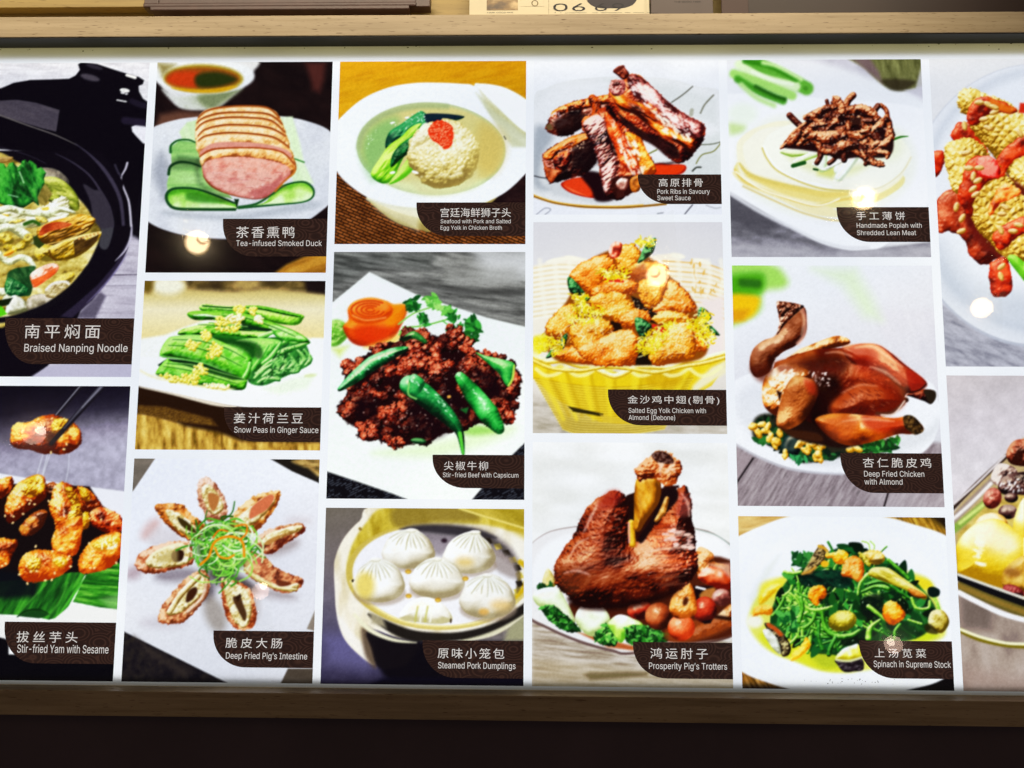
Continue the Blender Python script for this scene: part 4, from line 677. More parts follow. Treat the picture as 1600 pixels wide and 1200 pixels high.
        kk = np.clip(D0 / 8 + .5, 0, 1)[..., None]; A.C[w0] = A.C[w0] * kk + keep * (1 - kk)
        A.B(tx, ty + 12, 32, 14, 0, ['c8c4a8', 'f0eee4', 'fff'], soft=10, a=.8)
    bun(572, 300, 161, 122, 590, 178, None, 1); bun(940, 325, 159, 126, 975, 190, (915, 380, 50, 30, 'd8b870'), 2)
    bun(395, 490, 157, 135, 375, 355, (310, 520, 60, 80, 'd8bc50'), 3); bun(745, 475, 168, 126, 745, 352, None, 4)
    bun(1050, 585, 170, 137, 1050, 450, (1130, 640, 60, 34, 'e0bc80'), 5)
    A.Lp([(520, 720), (560, 640), (640, 595), (720, 600), (800, 650), (840, 730), (760, 755), (640, 745)], ['c0b890', 'e8e4d8', 'fcfcfa', 'ffffff'], dome=70, tone=.2, seed=3)
    for x in (620, 650, 680, 710): A.S([(x + 10, 650), (x, 700), (x - 6, 740)], 6, ('b8b460', 'fafaf0')[(x // 30) % 2], soft=12, a=.8)
    for x, y in ((575, 585), (752, 610), (918, 480), (572, 438)): A.E(x, y, 19, 14, 0, 'b88c30', soft=10); A.E(x, y + 3, 12, 8, 0, 'd8b450', soft=8)
    A.E(1030, 680, 30, 20, 0, 'd8a048', soft=30, a=.7); A.E(830, 735, 6, 14, 0, '3c2c1c', soft=8); A.E(790, 250, 18, 14, 0, '2c1c28', soft=16)
    A.mottle(8, .03)

@dish
def ribs(A):
    A.view(820, 80, 4.444)
    A.C[:] = ramp(A.noise(120, None, 0, 2, 2, 4), 'e4e6ec', 'eceef3', 'f0f2f6')
    A.P([(60, 360), (140, 260), (300, 205), (520, 180), (760, 176), (1000, 192), (1180, 240), (1400, 330), (1400, 860), (1000, 1060), (700, 1085), (400, 1080), (200, 1050), (62, 1000)], 'dfe1e3', soft=9, smooth=True)
    A.P([(160, 280), (520, 210), (1000, 215), (1400, 360), (1400, 700), (60, 700)], 'eaebee', soft=70, a=.7, smooth=True)
    A.P([(560, 200), (1000, 230), (1340, 330), (1340, 520), (1100, 420), (700, 250)], 'd2d6d6', soft=70, a=.7)
    A.P([(1000, 700), (1360, 560), (1360, 900), (1100, 900)], 'cfd4d4', soft=80, a=.8)
    A.P([(60, 560), (140, 520), (200, 600), (130, 720), (110, 900), (180, 960), (60, 920)], '8e96a0', soft=80, a=.75, smooth=True)
    A.P([(100, 840), (300, 900), (640, 1040), (500, 1060), (200, 1000)], 'c0c4c8', soft=40, a=.7)
    A.S([(40, 1000), (200, 1052), (400, 1080), (640, 1086), (820, 1076), (980, 1060)], 8, '8a5f14', soft=8); A.S([(40, 990), (200, 1043), (400, 1070), (640, 1076), (820, 1066)], 4, 'ddb04c', soft=7)
    A.P([(40, 1010), (200, 1062), (400, 1092), (700, 1098), (1000, 1070), (1400, 1040), (1400, 1200), (40, 1200)], 'e6e8f0', soft=9)
    for p, c, r in (([(1165, 245), (1100, 300), (1020, 355)], '5a5a50', 5), ([(1310, 305), (1250, 370), (1220, 430)], '6a6a5c', 6), ([(1160, 410), (1155, 440)], 'a0a090', 14), ([(860, 712), (915, 685)], '6c7038', 6), ([(1200, 650), (1300, 645), (1360, 630)], '4c5040', 4),
                    ([(1190, 780), (1230, 720), (1310, 695), (1360, 640)], '5c5c20', 4), ([(1165, 832), (1190, 808), (1222, 806)], '20241c', 6), ([(66, 866), (130, 880), (200, 880)], '26262c', 4), ([(1112, 1130), (1165, 1066)], '2c2c34', 4), ([(80, 1135), (140, 1090), (180, 1100), (140, 1135)], '8a8c98', 4), ([(920, 1128), (960, 1122)], '50525c', 3), ([(1260, 1070), (1320, 1090), (1360, 1085)], 'a0a2a8', 4)):
        A.S(p, r, c, soft=7, a=.8)
    A.P([(250, 930), (280, 900), (360, 880), (560, 860), (900, 780), (1000, 785), (1110, 790), (1115, 830), (1060, 860), (900, 870), (820, 900), (700, 980), (560, 1020), (430, 1015), (310, 980)], 'a01c08', soft=9, smooth=True)
    A.P([(900, 800), (1000, 790), (1110, 795), (1060, 850), (920, 858)], 'd83c10', soft=16, smooth=True); A.P([(265, 925), (320, 890), (420, 880), (470, 960), (450, 1010), (320, 975)], 'd84018', soft=16, smooth=True); A.P([(270, 930), (330, 975), (440, 1010)], 'f08050', soft=10, a=.8)
    A.P([(380, 840), (560, 860), (620, 1020), (500, 1040), (460, 960)], '18040a', soft=30, smooth=True); A.P([(900, 780), (1100, 760), (1000, 790)], '2c1014', soft=24, a=.8)
    K = ['120206', '4c0c0a', '8c1c0c', 'c44414', 'f09048']; KO = ['2c0806', '8c2408', 'd05010', 'f09424', 'ffd878']; D_ = ['0c0206', '2c0a0a', '5c1a10', '8c3820', 'd89080']; PK = ['3c0a0c', '8c3430', 'c07068', 'eab4ac', 'ffe8e0']
    o = dict(bump=.3, bs=26, tone=.9, spec=.8, sp=18, rough=6, seed=3)
    # back left rib
    A.Lp([(145, 515), (180, 450), (200, 410), (300, 360), (420, 330), (520, 310), (620, 300), (640, 380), (560, 470), (420, 520), (300, 590), (200, 580), (150, 550)], D_, dome=60, **o)
    A.Lp([(180, 440), (210, 405), (300, 365), (420, 330), (610, 300), (620, 350), (500, 380), (420, 400), (300, 420), (200, 470)], KO[:4] + ['f4c070'], dome=30, bump=.5, bs=20, tone=.9, spec=.7, seed=4); A.glaze([(180, 440), (270, 410), (260, 450), (190, 480)], 16, 10, 'f0d8e0', a=.9)
    A.P([(200, 500), (300, 440), (430, 440), (420, 510), (260, 580)], '180608', soft=40, a=.85, smooth=True); A.T([(470, 330), (500, 400), (480, 450)], (30, 34, 20), KO[:4], bump=.4, bs=20, tone=.8, spec=.6)
    A.P([(145, 515), (175, 500), (200, 540), (160, 550)], '6a5030', soft=14)
    # left front rib
    A.Lp([(128, 710), (180, 670), (300, 600), (420, 560), (500, 560), (520, 640), (500, 760), (420, 850), (300, 890), (200, 915), (170, 915), (140, 850), (126, 760)], D_, dome=80, **o)
    A.Lp([(130, 720), (200, 660), (330, 590), (440, 570), (450, 620), (360, 660), (240, 700), (220, 740), (150, 760)], KO[:4] + ['e8a050'], dome=30, bump=.5, bs=22, ang=-30, an=3, tone=.9, spec=.6)
    A.Lp([(200, 740), (300, 690), (330, 740), (280, 820), (220, 830)], K, dome=40, bump=.5, bs=22, tone=.9, spec=.5); A.P([(330, 660), (500, 600), (520, 760), (420, 840), (320, 800)], '120408', soft=50, a=.85)
    A.Lp([(130, 750), (150, 800), (200, 820), (260, 830), (220, 870), (190, 915), (165, 900), (140, 840)], ['6a1c08', 'b44818', 'e08850'], dome=24, tone=.8); A.glaze([(160, 700), (400, 600), (430, 680), (220, 730)], 30, 9, 'ffd8b0')
    # shadow between
    A.P([(560, 380), (640, 380), (760, 480), (830, 600), (800, 660), (700, 560), (600, 460)], '0c0206', soft=20)
    # right big rib
    A.Lp([(590, 240), (610, 200), (680, 200), (730, 160), (800, 170), (900, 260), (1020, 370), (1140, 450), (1240, 500), (1255, 560), (1230, 640), (1180, 700), (1140, 750), (1060, 780), (1000, 740), (900, 650), (780, 590), (680, 500), (600, 400), (580, 320)], K, dome=90, **o)
    A.Lp([(710, 200), (740, 160), (800, 175), (900, 262), (1020, 372), (1140, 455), (1240, 510), (1230, 590), (1160, 590), (1060, 540), (960, 430), (850, 350), (760, 300)], PK, dome=50, bump=.7, bs=24, ang=40, an=2, tone=1.1, spec=.6, soft=16)
    A.Lp([(600, 300), (640, 260), (720, 330), (820, 370), (900, 440), (1000, 520), (1100, 590), (1180, 620), (1160, 700), (1060, 640), (960, 600), (860, 520), (760, 440), (660, 400)], KO, dome=50, bump=.5, bs=28, ang=35, an=3, tone=.9, spec=.7, soft=20)
    A.P([(640, 420), (700, 470), (800, 540), (920, 600), (1040, 650), (1080, 740), (1000, 740), (900, 660), (780, 590), (690, 510)], ('120406', '3c1414'), tex=(20, 30, 2, 2), soft=24, smooth=True)
    A.Lp([(590, 250), (610, 205), (680, 200), (700, 240), (680, 300), (620, 310), (595, 280)], PK[:4], dome=26, bump=.7, bs=14, tone=1, spec=.7)
    A.Lp([(612, 140), (640, 110), (680, 96), (700, 120), (725, 155), (710, 185), (680, 196), (640, 165)], ['2c0606', '6c1c10', 'a0442c', 'd89c80'], dome=26, bump=.4, bs=14, tone=.6, rim=.2); A.P([(618, 135), (680, 98), (690, 112), (640, 150)], '5c1c14', soft=7, smooth=True)
    A.P([(740, 270), (800, 290), (830, 340), (780, 330)], '3c1014', soft=16, a=.9); A.glaze([(730, 180), (820, 220), (1000, 400), (1200, 540), (1120, 600), (960, 480), (820, 360), (720, 260)], 110, 15, 'fff0ec', a=.75, an=40)
    A.glaze([(860, 400), (960, 460), (1160, 600), (1120, 640), (960, 560)], 40, 20, 'fff4e4', a=.9, an=35)
    # centre rib
    A.Lp([(395, 490), (420, 455), (480, 440), (520, 400), (580, 400), (640, 470), (720, 540), (800, 600), (840, 680), (900, 780), (905, 850), (820, 900), (780, 960), (700, 1010), (640, 1035), (560, 1000), (530, 900), (510, 780), (460, 640), (400, 540)], K, dome=100, **o)
    A.Lp([(405, 500), (500, 440), (560, 500), (600, 640), (640, 800), (600, 960), (560, 990), (530, 880), (500, 720), (440, 600)], ['16060a', '44100f', '7c2c24', 'c08078', 'f8dcd4'], dome=40, bump=.9, bs=14, ang=-40, an=3, tone=1, spec=.7, soft=14)
    A.Lp([(560, 420), (640, 500), (700, 600), (760, 700), (800, 800), (780, 860), (680, 800), (620, 660), (570, 540)], ['8c1c08', 'd04010', 'f07028', 'ffb868'], dome=50, bump=.4, bs=30, tone=.7, spec=.8, soft=16)
    A.Lp([(700, 560), (800, 600), (850, 700), (905, 800), (900, 850), (820, 860), (770, 740), (720, 640)], ['8c3008', 'd87010', 'f8a828', 'ffe088'], dome=44, bump=.4, bs=30, tone=.7, spec=.6, soft=14)
    A.glaze([(630, 580), (760, 600), (860, 840), (740, 860), (660, 700)], 50, 20, 'fff0e0', a=.95, an=60); A.glaze([(430, 480), (540, 460), (600, 700), (600, 900), (540, 900), (480, 680)], 70, 9, 'f8dcdc', a=.85, an=-40)
    A.glaze([(560, 480), (600, 470), (720, 560), (660, 560)], 10, 12, 'ffd8c0')
    A.P([(600, 880), (760, 860), (790, 940), (720, 1000), (640, 1030), (600, 960)], '2c0a08', soft=24, a=.9); A.Lp([(635, 910), (670, 880), (720, 890), (722, 930), (690, 970), (640, 950)], ['5c2018', 'a86c5c', 'e8c8bc', 'ffffff'], dome=26, tone=.6, rim=.3)
    A.Lp([(740, 880), (800, 860), (800, 960), (750, 980), (730, 930)], ['5c2808', 'b46014', 'e89c40'], dome=24, tone=.6); A.P([(640, 960), (690, 970), (690, 1010), (640, 1020)], '3c1410', soft=14)
    A.mottle(7, .03)

@dish
def egg(A):
    A.view(820, 340, 3.428)
    A.grad([(0, 0), (1200, 0), (1200, 1200), (0, 1200)], 'd6d4d8', ['e0dede', 'e8e4e0', 'e4ddd4', 'c8c2b8'], (0, 20), (0, 1160))
    A.P([(30, 950), (400, 1100), (1100, 1110), (1100, 1180), (30, 1180)], ('a49c8c', 'c0b8ac', 'd4cec6'), tex=(20, 5, 4, 2), soft=60)
    A.P([(200, 1060), (480, 1120), (700, 1120), (560, 1160), (200, 1150)], '7c7464', soft=60, a=.7)
    cr = 'f6eed4'
    # back of the basket
    A.P([(40, 260), (120, 240), (200, 210), (300, 215), (380, 240), (800, 190), (850, 240), (960, 220), (1000, 260), (1070, 290), (1070, 760), (40, 760)], 'f4ecda', soft=20)
    for i in range(11):
        y = 262 + i * 26
        A.S([(40, y + 10), (180, y - 10), (300, y - 4), (420, y + 10)], 3, 'e2cf9c', soft=8, a=.8); A.S([(740, y - 30), (860, y - 22), (980, y - 10), (1070, y + 20)], 4, ('e0b060', 'e8d4a4')[i % 2], soft=8, a=.8)
        A.S([(40, y + 22), (180, y + 2), (300, y + 8)], 4, 'fdf8ea', soft=9)
    for x in (80, 160, 240, 320, 820, 900, 980, 1050): A.S([(x, 230), (x + 10, 340), (x + (30 if x < 500 else -30), 520)], 12, 'fbf6e4', soft=20, a=.6)
    for q in ((170, 230, 60, 14, -10), (260, 218, 50, 12, 10), (950, 236, 50, 14, 15), (820, 205, 40, 14, 10)): A.E(*q, 'faf4e2', soft=10)
    A.glaze([(880, 230), (960, 240), (960, 420), (900, 400)], 16, 12, 'd89c38', a=.8, an=90); A.glaze([(1040, 320), (1060, 320), (1000, 440), (970, 430)], 10, 8, 'd8a040', a=.8)
    A.P([(940, 440), (1070, 420), (1070, 760), (950, 760)], 'f0e2dc', soft=50)
    # front of the basket
    A.P([(42, 740), (60, 735), (150, 800), (500, 830), (900, 800), (1075, 735), (1075, 800), (1000, 900), (860, 980), (760, 1060), (660, 1100), (520, 1105), (400, 1095), (260, 1020), (180, 980), (90, 900), (42, 860)], 'e4c420', soft=8)
    for i in range(20):
        y = 870 + i * 14; t = i / 20
        A.S([(50 + 40 * t + i * 6, y - 10), (300, y + 30 - 14 * t), (560, y + 36 - 20 * t), (900 - i * 8, y - 10)], 4, 'b08c10', soft=8, a=.75); A.S([(50 + 40 * t + i * 6, y - 4), (300, y + 36 - 14 * t), (560, y + 42 - 20 * t), (900 - i * 8, y - 4)], 3, 'f8e468', soft=7, a=.7)
    for x in (90, 190, 320, 450, 600, 740, 860, 970): A.S([(x, 810), (x + (450 - x) * .08, 900), (x + (480 - x) * .3, 1080)], (26, 18, 9), 'f0d838', soft=24, a=.6); A.S([(x + 34, 830), (x + 34 + (450 - x) * .1, 900), (x + 30 + (480 - x) * .3, 1060)], 8, 'b8940c', soft=24, a=.5)
    A.P([(700, 820), (840, 830), (820, 900), (700, 910), (640, 870)], 'c89c10', soft=40, a=.7, smooth=True); A.P([(230, 1010), (420, 1050), (420, 1066), (260, 1040)], '2c2408', soft=8); A.P([(400, 1050), (540, 1084), (560, 1100), (420, 1094)], 'd0b440', soft=10, a=.7)
    A.P([(1000, 800), (1080, 760), (1080, 830), (880, 960), (900, 900)], 'f0e8c0', soft=30)
    for x in range(60, 900, 165):
        A.S([(x, 810), (x + 50, 845), (x + 110, 838), (x + 165, 800)], 10, 'fdf6b8', soft=12, a=.8)
    A.T([(30, 735), (120, 770), (200, 765), (280, 790), (360, 800), (420, 830), (480, 850), (540, 830), (600, 800), (700, 800), (780, 800), (860, 770), (940, 765), (1000, 745), (1080, 725)], 15, ['c8a020', 'f0d860', 'fdf6c0', 'fffde8'], tone=.2)
    A.T([(40, 765), (150, 810), (300, 820), (430, 800), (560, 810), (700, 830), (840, 800), (960, 780), (1070, 750)], 10, ['b89010', 'f0d44c', 'fcf4b0'], tone=.2)
    # chicken pieces
    K = ['8c3c02', 'd0780a', 'ec9c22', 'f8bc48', 'ffe6a0']; KO = ['8c3402', 'd4680a', 'f08c1c', 'fbb04c', 'ffdc9c']
    A.P([(110, 620), (240, 420), (240, 320), (440, 180), (640, 200), (760, 300), (900, 440), (960, 600), (980, 710), (900, 770), (640, 790), (360, 790), (160, 760)], '8a4a0c', soft=20, smooth=True)
    A.P([(570, 420), (620, 440), (700, 500), (720, 570), (660, 560), (590, 480)], '140804', soft=14); A.P([(440, 560), (520, 540), (520, 610), (460, 620)], '1c0a04', soft=14); A.P([(590, 700), (680, 700), (680, 790), (590, 790)], '140a04', soft=14)
    o = dict(bump=.32, bs=13, cell=.22, cs=15, spec=.35, sp=14, tone=.6, rough=7, rs=14, gain=1.14, bias=.05, rim=.45)
    for i, p in enumerate(([(480, 180), (540, 140), (600, 150), (620, 200), (580, 280), (510, 300), (485, 240)], [(240, 320), (280, 260), (360, 215), (440, 200), (490, 270), (420, 330), (350, 420), (300, 380)], [(560, 260), (660, 230), (760, 260), (740, 320), (620, 340), (555, 310)],
                           [(690, 480), (740, 400), (780, 330), (860, 390), (920, 480), (880, 510), (780, 510), (700, 510)], [(600, 380), (640, 330), (740, 340), (760, 380), (720, 460), (660, 490), (620, 450)], [(350, 390), (400, 350), (500, 320), (600, 340), (590, 400), (480, 430), (380, 440)],
                           [(110, 590), (160, 510), (240, 460), (280, 500), (260, 590), (200, 650), (120, 630)], [(160, 740), (200, 700), (260, 690), (350, 760), (340, 786), (200, 765)], [(340, 440), (420, 400), (520, 400), (580, 460), (590, 530), (500, 560), (440, 540), (370, 500)], [(500, 540), (580, 490), (660, 500), (670, 560), (600, 600), (530, 590)],
                           [(680, 540), (740, 500), (860, 510), (900, 560), (800, 570), (720, 570)], [(860, 560), (930, 600), (980, 700), (920, 715), (880, 660)], [(235, 640), (250, 580), (330, 540), (440, 550), (475, 600), (420, 680), (340, 740), (270, 700)], [(280, 700), (420, 640), (480, 610), (560, 600), (610, 650), (600, 760), (560, 792), (380, 790)],
                           [(660, 700), (700, 620), (800, 560), (880, 580), (915, 660), (910, 740), (820, 770), (690, 790)])):
        A.Lp(p, (K, KO)[i % 2], dome=48 + 10 * (i > 9), seed=i, **o)
    A.P([(540, 300), (640, 240), (660, 300), (560, 340)], '9c3c0c', soft=30, a=.6); A.Lp([(455, 160), (480, 130), (520, 140), (510, 200), (470, 220), (450, 190)], ['7a1008', 'c83418', 'f09068', 'ffd8c8'], dome=20, tone=.8, spec=.7)
    A.S([(415, 322), (460, 332), (525, 342)], (5, 12, 6), 'd83018', soft=7); A.S([(690, 580), (730, 600), (765, 610)], (10, 14, 6), 'd02818', soft=7)
    LG = ['04180c', '0c3c1c', '1c7030', '6cb870']
    for p in ([(700, 108), (650, 140), (620, 200), (605, 245), (650, 220), (690, 180)], [(230, 320), (260, 330), (320, 400), (310, 415), (250, 405), (232, 370)], [(590, 540), (630, 540), (680, 580), (660, 620), (640, 660), (600, 610)], [(940, 480), (980, 500), (1000, 540), (960, 560), (925, 530)], [(960, 560), (1000, 580), (1045, 630), (1000, 620)], [(200, 640), (230, 620), (210, 700), (185, 690)], [(115, 745), (150, 700), (150, 740), (120, 755)], [(290, 420), (350, 430), (320, 450)]):
        A.Lp(p, LG, dome=18, bump=.5, bs=14, tone=.8, spec=.4)
    Yf = ['f4e020', 'fdf27c', 'e8c010', 'fff8b8', 'dcd028', 'c8a818']
    for p, n in (([(560, 130), (680, 110), (700, 150), (600, 140)], 40), ([(400, 280), (540, 280), (560, 330), (440, 330)], 70), ([(250, 410), (350, 420), (330, 480), (280, 490)], 60), ([(210, 510), (330, 470), (440, 500), (400, 560), (240, 570)], 110), ([(600, 680), (700, 590), (780, 600), (740, 700), (640, 740)], 150), ([(860, 550), (960, 560), (1020, 640), (980, 690), (900, 620)], 110),
                 ([(740, 570), (800, 560), (790, 590), (750, 600)], 30), ([(40, 650), (110, 630), (140, 700), (60, 725)], 50), ([(130, 640), (210, 640), (200, 710), (140, 740)], 60), ([(920, 500), (1000, 510), (990, 570), (930, 560)], 40)):
        A.shred(p, n, 26, 3.2, Yf, curl=1, soft=5)
    A.P([(44, 640), (120, 630), (130, 680), (80, 725), (44, 715)], 'f0e018', soft=26, a=.6, smooth=True)
    A.shred([(120, 560), (260, 480), (460, 560), (440, 640), (200, 640)], 50, 44, 2, ['fff8dc', 'f8e8a0'], curl=1, soft=5, a=.8); A.shred([(680, 600), (860, 560), (900, 700), (700, 720)], 40, 50, 2, ['fff4dc', 'f8dca0'], curl=1, soft=5, a=.8); A.shred([(640, 480), (940, 420), (960, 520), (700, 540)], 20, 40, 2, ['fff0d0'], curl=1, soft=5, a=.6)
    A.glaze([(260, 600), (420, 560), (560, 640), (560, 760), (380, 760)], 60, 7, 'fff0cc', a=.7); A.glaze([(700, 620), (880, 600), (880, 740), (700, 760)], 40, 7, 'fff0cc', a=.7); A.glaze([(380, 360), (560, 360), (740, 400), (580, 540), (420, 520)], 60, 7, 'fff0cc', a=.7)

@dish
def trot(A):
    A.view(820, 680, 2.927)
    A.C[:] = ramp(A.noise(70, None, 3, 3, 2, 6), 'e6e6e2', 'f2f2f0', 'fafafa')
    A.P([(30, 800), (30, 1200), (1000, 1200), (1000, 940), (600, 900)], ('8a7a68', 'a89c8c', 'c8bfb4', 'd8d0c8'), tex=(12, 6, 9, 3), soft=40)
    A.P([(30, 1020), (500, 1060), (960, 1110), (960, 1200), (30, 1200)], ('9c8c70', 'c4b8a4'), tex=(10, 3, 10, 5), soft=50, a=.7); A.P([(270, 1095), (300, 1085), (560, 1085), (560, 1100), (300, 1120)], '6c5c34', soft=24, a=.8)
    A.P([(-40, 640), (-20, 560), (60, 470), (180, 424), (480, 400), (780, 425), (900, 470), (1000, 560), (1040, 700), (1000, 860), (900, 940), (500, 1002), (400, 992), (250, 950), (110, 890), (0, 820)], '6c5450', soft=6, smooth=True)
    A.P([(-40, 640), (-20, 560), (60, 472), (180, 427), (480, 403), (780, 429), (900, 474), (1000, 564), (1040, 700), (1000, 850), (900, 930), (500, 990), (400, 978), (250, 936), (110, 876), (0, 806)], 'eceaea', soft=7, smooth=True)
    A.P([(30, 640), (100, 500), (300, 440), (780, 450), (930, 520), (960, 760), (800, 900), (500, 950), (260, 900), (100, 820)], 'fafafb', soft=40, smooth=True)
    A.S([(780, 430), (880, 460), (960, 520)], 2, '9cb0a8', soft=5); A.P([(240, 900), (360, 930), (500, 965), (500, 985), (380, 970)], 'b06030', soft=16)
    A.P([(200, 780), (300, 760), (560, 760), (800, 560), (1000, 620), (1000, 880), (780, 950), (560, 930), (300, 900)], '4c1c0c', soft=20, smooth=True)
    # greens
    for p in ([(80, 690), (100, 610), (130, 640), (140, 690)],): A.Lp(p, ['8a7a20', 'e0d080', 'f8f4d8'], dome=20)
    A.leafy([(60, 690), (130, 680), (140, 700), (70, 710)], 16, 14, ['0c3010', '1c5c20'], soft=6)
    W = ['a8b878', 'dce8b8', 'f6faec', 'ffffff']
    A.Lp([(36, 730), (80, 700), (150, 700), (190, 760), (230, 850), (200, 870), (120, 800), (60, 780)], W, dome=50, tone=.3); A.Lp([(230, 830), (260, 780), (320, 770), (370, 800), (390, 850), (360, 900), (300, 920), (250, 880)], W, dome=50, tone=.3, spec=.4)
    HG = ['082c0c', '145018', '2c8024', '0c3c10', '5cb048']
    A.Lp([(70, 790), (130, 780), (200, 830), (250, 890), (200, 900), (130, 860)], ['041c08', '0f4414', '2c7c2c', '7cc060'], dome=30, bump=.9, bs=14, tone=1, rough=6)
    A.leafy([(70, 790), (140, 790), (250, 890), (180, 890), (100, 830)], 50, 15, HG, soft=5)
    A.Lp([(320, 920), (370, 870), (420, 880), (418, 960), (340, 950)], ['041c08', '1c5c14', '3c9c2c', 'a8e070'], dome=30, bump=.9, bs=14, tone=1, rough=6); A.leafy([(310, 920), (380, 850), (420, 890), (415, 955), (330, 950)], 46, 14, HG + ['8cd060'], soft=5)
    A.Lp([(380, 860), (430, 820), (500, 840), (540, 870), (480, 900), (440, 950), (400, 900)], ['6ab028', 'b8e060', 'e8f8c0', 'ffffff'], dome=40, tone=.5)
    A.Lp([(470, 880), (560, 870), (640, 910), (650, 945), (480, 950)], ['041c08', '0f4414', '2c7c2c', '7cc060'], dome=30, bump=.9, bs=14, tone=1, rough=6); A.leafy([(460, 880), (560, 870), (650, 905), (650, 945), (470, 950)], 70, 15, HG, soft=5)
    # chestnuts, gravy pieces
    A.Lp([(780, 560), (800, 510), (860, 540), (870, 580), (940, 600), (950, 680), (880, 700), (800, 660)], ['4c1c08', 'a04c14', 'd88c40', 'f4d0a0'], dome=40, bump=.4, bs=20, tone=.9, spec=.6)
    A.Lp([(790, 650), (840, 600), (920, 620), (950, 680), (920, 710), (850, 690)], ['6c1008', 'c03c10', 'e87840', 'ffe0d0'], dome=40, tone=.6, spec=.9); A.P([(840, 590), (940, 585), (945, 660), (900, 620)], 'e8b8a0', soft=24, a=.8)
    A.P([(770, 690), (860, 690), (870, 760), (780, 760)], '14060a', soft=14); A.S([(785, 695), (825, 705)], 5, 'fff', soft=6); A.P([(820, 710), (870, 700), (860, 760), (800, 740)], 'b07838', soft=14, smooth=True)
    A.Lp([(860, 840), (950, 770), (960, 860), (880, 900), (780, 930), (780, 880)], ['4c1408', 'a04c14', 'd8904c', 'f8d8b0'], dome=40, bump=.5, bs=18, tone=1, spec=.7, soft=10)
    A.P([(660, 880), (860, 830), (960, 850), (900, 900), (760, 945), (650, 940)], 'a04818', soft=24, a=.7, smooth=True); A.S([(870, 830), (940, 840)], 9, '2c1008', soft=14)
    R_ = ['2c0808', '8c1c10', 'c4381c', 'e87048']; RB = ['2c0c06', '6c2410', 'a8481c', 'd88850']; OR = ['5c1c04', 'b05010', 'e08828', 'f8c070']
    o = dict(bump=.12, bs=30, tone=.5, spec=1., sp=34)
    A.B(900, 742, 44, 40, 0, ['4c1c18', '9c5044', 'd09888', 'fce4dc'], **o); A.B(526, 800, 58, 44, -10, R_, **o); A.B(612, 828, 62, 64, 10, RB, **o); A.B(822, 798, 56, 60, 0, R_, **o); A.B(716, 880, 62, 60, 0, ['6c1808', 'c83c14', 'ec6c30', 'ffb080'], **o)
    A.Lp([(660, 790), (680, 730), (730, 690), (760, 680), (785, 760), (780, 820), (720, 840), (680, 830)], OR, dome=44, bump=.4, bs=20, tone=.8, spec=.8, seed=4); A.E(735, 760, 12, 20, 20, '4c1c08', soft=12); A.P([(810, 850), (860, 840), (850, 860), (820, 864)], '14080c', soft=8)
    # trotter
    S_ = ['180404', '50120a', '86280e', 'aa4418', 'c8703a', 'eab088']
    A.P([(466, 276), (530, 250), (690, 236), (700, 300), (640, 400), (520, 500), (470, 440)], '2c0c08', soft=8)
    body = [(370, 270), (400, 250), (440, 262), (468, 290), (476, 340), (478, 420), (508, 486), (560, 450), (610, 400), (650, 350), (690, 270), (712, 238), (740, 235), (760, 290), (765, 380), (780, 450), (785, 530), (795, 600), (760, 660), (720, 700), (640, 740), (520, 770), (420, 790), (330, 790), (240, 780), (200, 740), (140, 680), (135, 600), (170, 530), (230, 450), (250, 400), (280, 340), (330, 290)]
    A.Lp(body, S_, dome=150, bump=.19, bs=15, ang=-12, an=1.7, tone=.8, spec=.6, sp=18, rough=6, seed=2, ts=90, bias=-.1)
    for i in range(34):                          # wrinkles
        q = A.R.rand(4); t = i / 34; x0 = 570 + 50 * q[0]; y0 = 420 + t * 270
        A.S([(x0, y0 + 20 * q[1]), (x0 + 60, y0 - 6 + 20 * q[2]), (x0 + 110 + 30 * q[3], y0 - 10 + 10 * q[1])], (2, 5, 2), ('4c1408', 'e8a880')[i % 2], soft=10, a=.35)
    for i in range(26):
        q = A.R.rand(4); t = i / 26; x0 = 250 + 120 * q[0] - 60 * t; y0 = 330 + t * 330
        A.S([(x0, y0 + 20 * q[1]), (x0 + 50, y0 - 10 + 16 * q[2]), (x0 + 120, y0 + 10 * q[3])], (2, 4, 2), ('3c0c08', 'e0a080')[i % 2], soft=10, a=.3)
    A.P([(140, 620), (200, 600), (300, 640), (280, 700), (200, 720)], 'a05428', soft=60, a=.55, smooth=True); A.P([(200, 740), (330, 770), (520, 750), (720, 680), (640, 750), (420, 800), (240, 790)], '1c0606', soft=30, a=.8, smooth=True)
    A.P([(380, 260), (430, 256), (440, 300), (380, 340), (330, 330)], 'a02c24', soft=40, a=.6, smooth=True); A.P([(700, 260), (750, 280), (750, 360), (690, 360)], 'b04c40', soft=40, a=.6, smooth=True)
    A.glaze([(640, 430), (760, 430), (780, 520), (640, 520)], 30, 14, 'fce0d8', a=.85, an=-5); A.glaze([(300, 330), (420, 320), (460, 440), (320, 460)], 24, 9, 'f0c0a0', a=.6, an=20); A.glaze([(540, 520), (760, 520), (760, 640), (560, 660)], 60, 7, 'f0b090', a=.7, an=-10)
    A.P([(462, 284), (496, 276), (500, 360), (480, 430), (474, 380), (472, 330)], '1c0808', soft=12, smooth=True); A.P([(520, 470), (580, 380), (640, 240), (690, 240), (700, 290), (660, 340), (600, 400), (540, 490)], '18080a', soft=12, smooth=True)
    A.tone([(150, 600), (300, 600), (520, 640), (740, 640), (620, 760), (300, 790), (160, 700)], (.80, .68, .62), 70); A.tone([(600, 420), (770, 400), (790, 580), (680, 620), (600, 540)], (1.16, 1.12, 1.1), 60); A.tone([(260, 400), (380, 270), (470, 300), (480, 480), (300, 520)], (.95, .80, .74), 60)
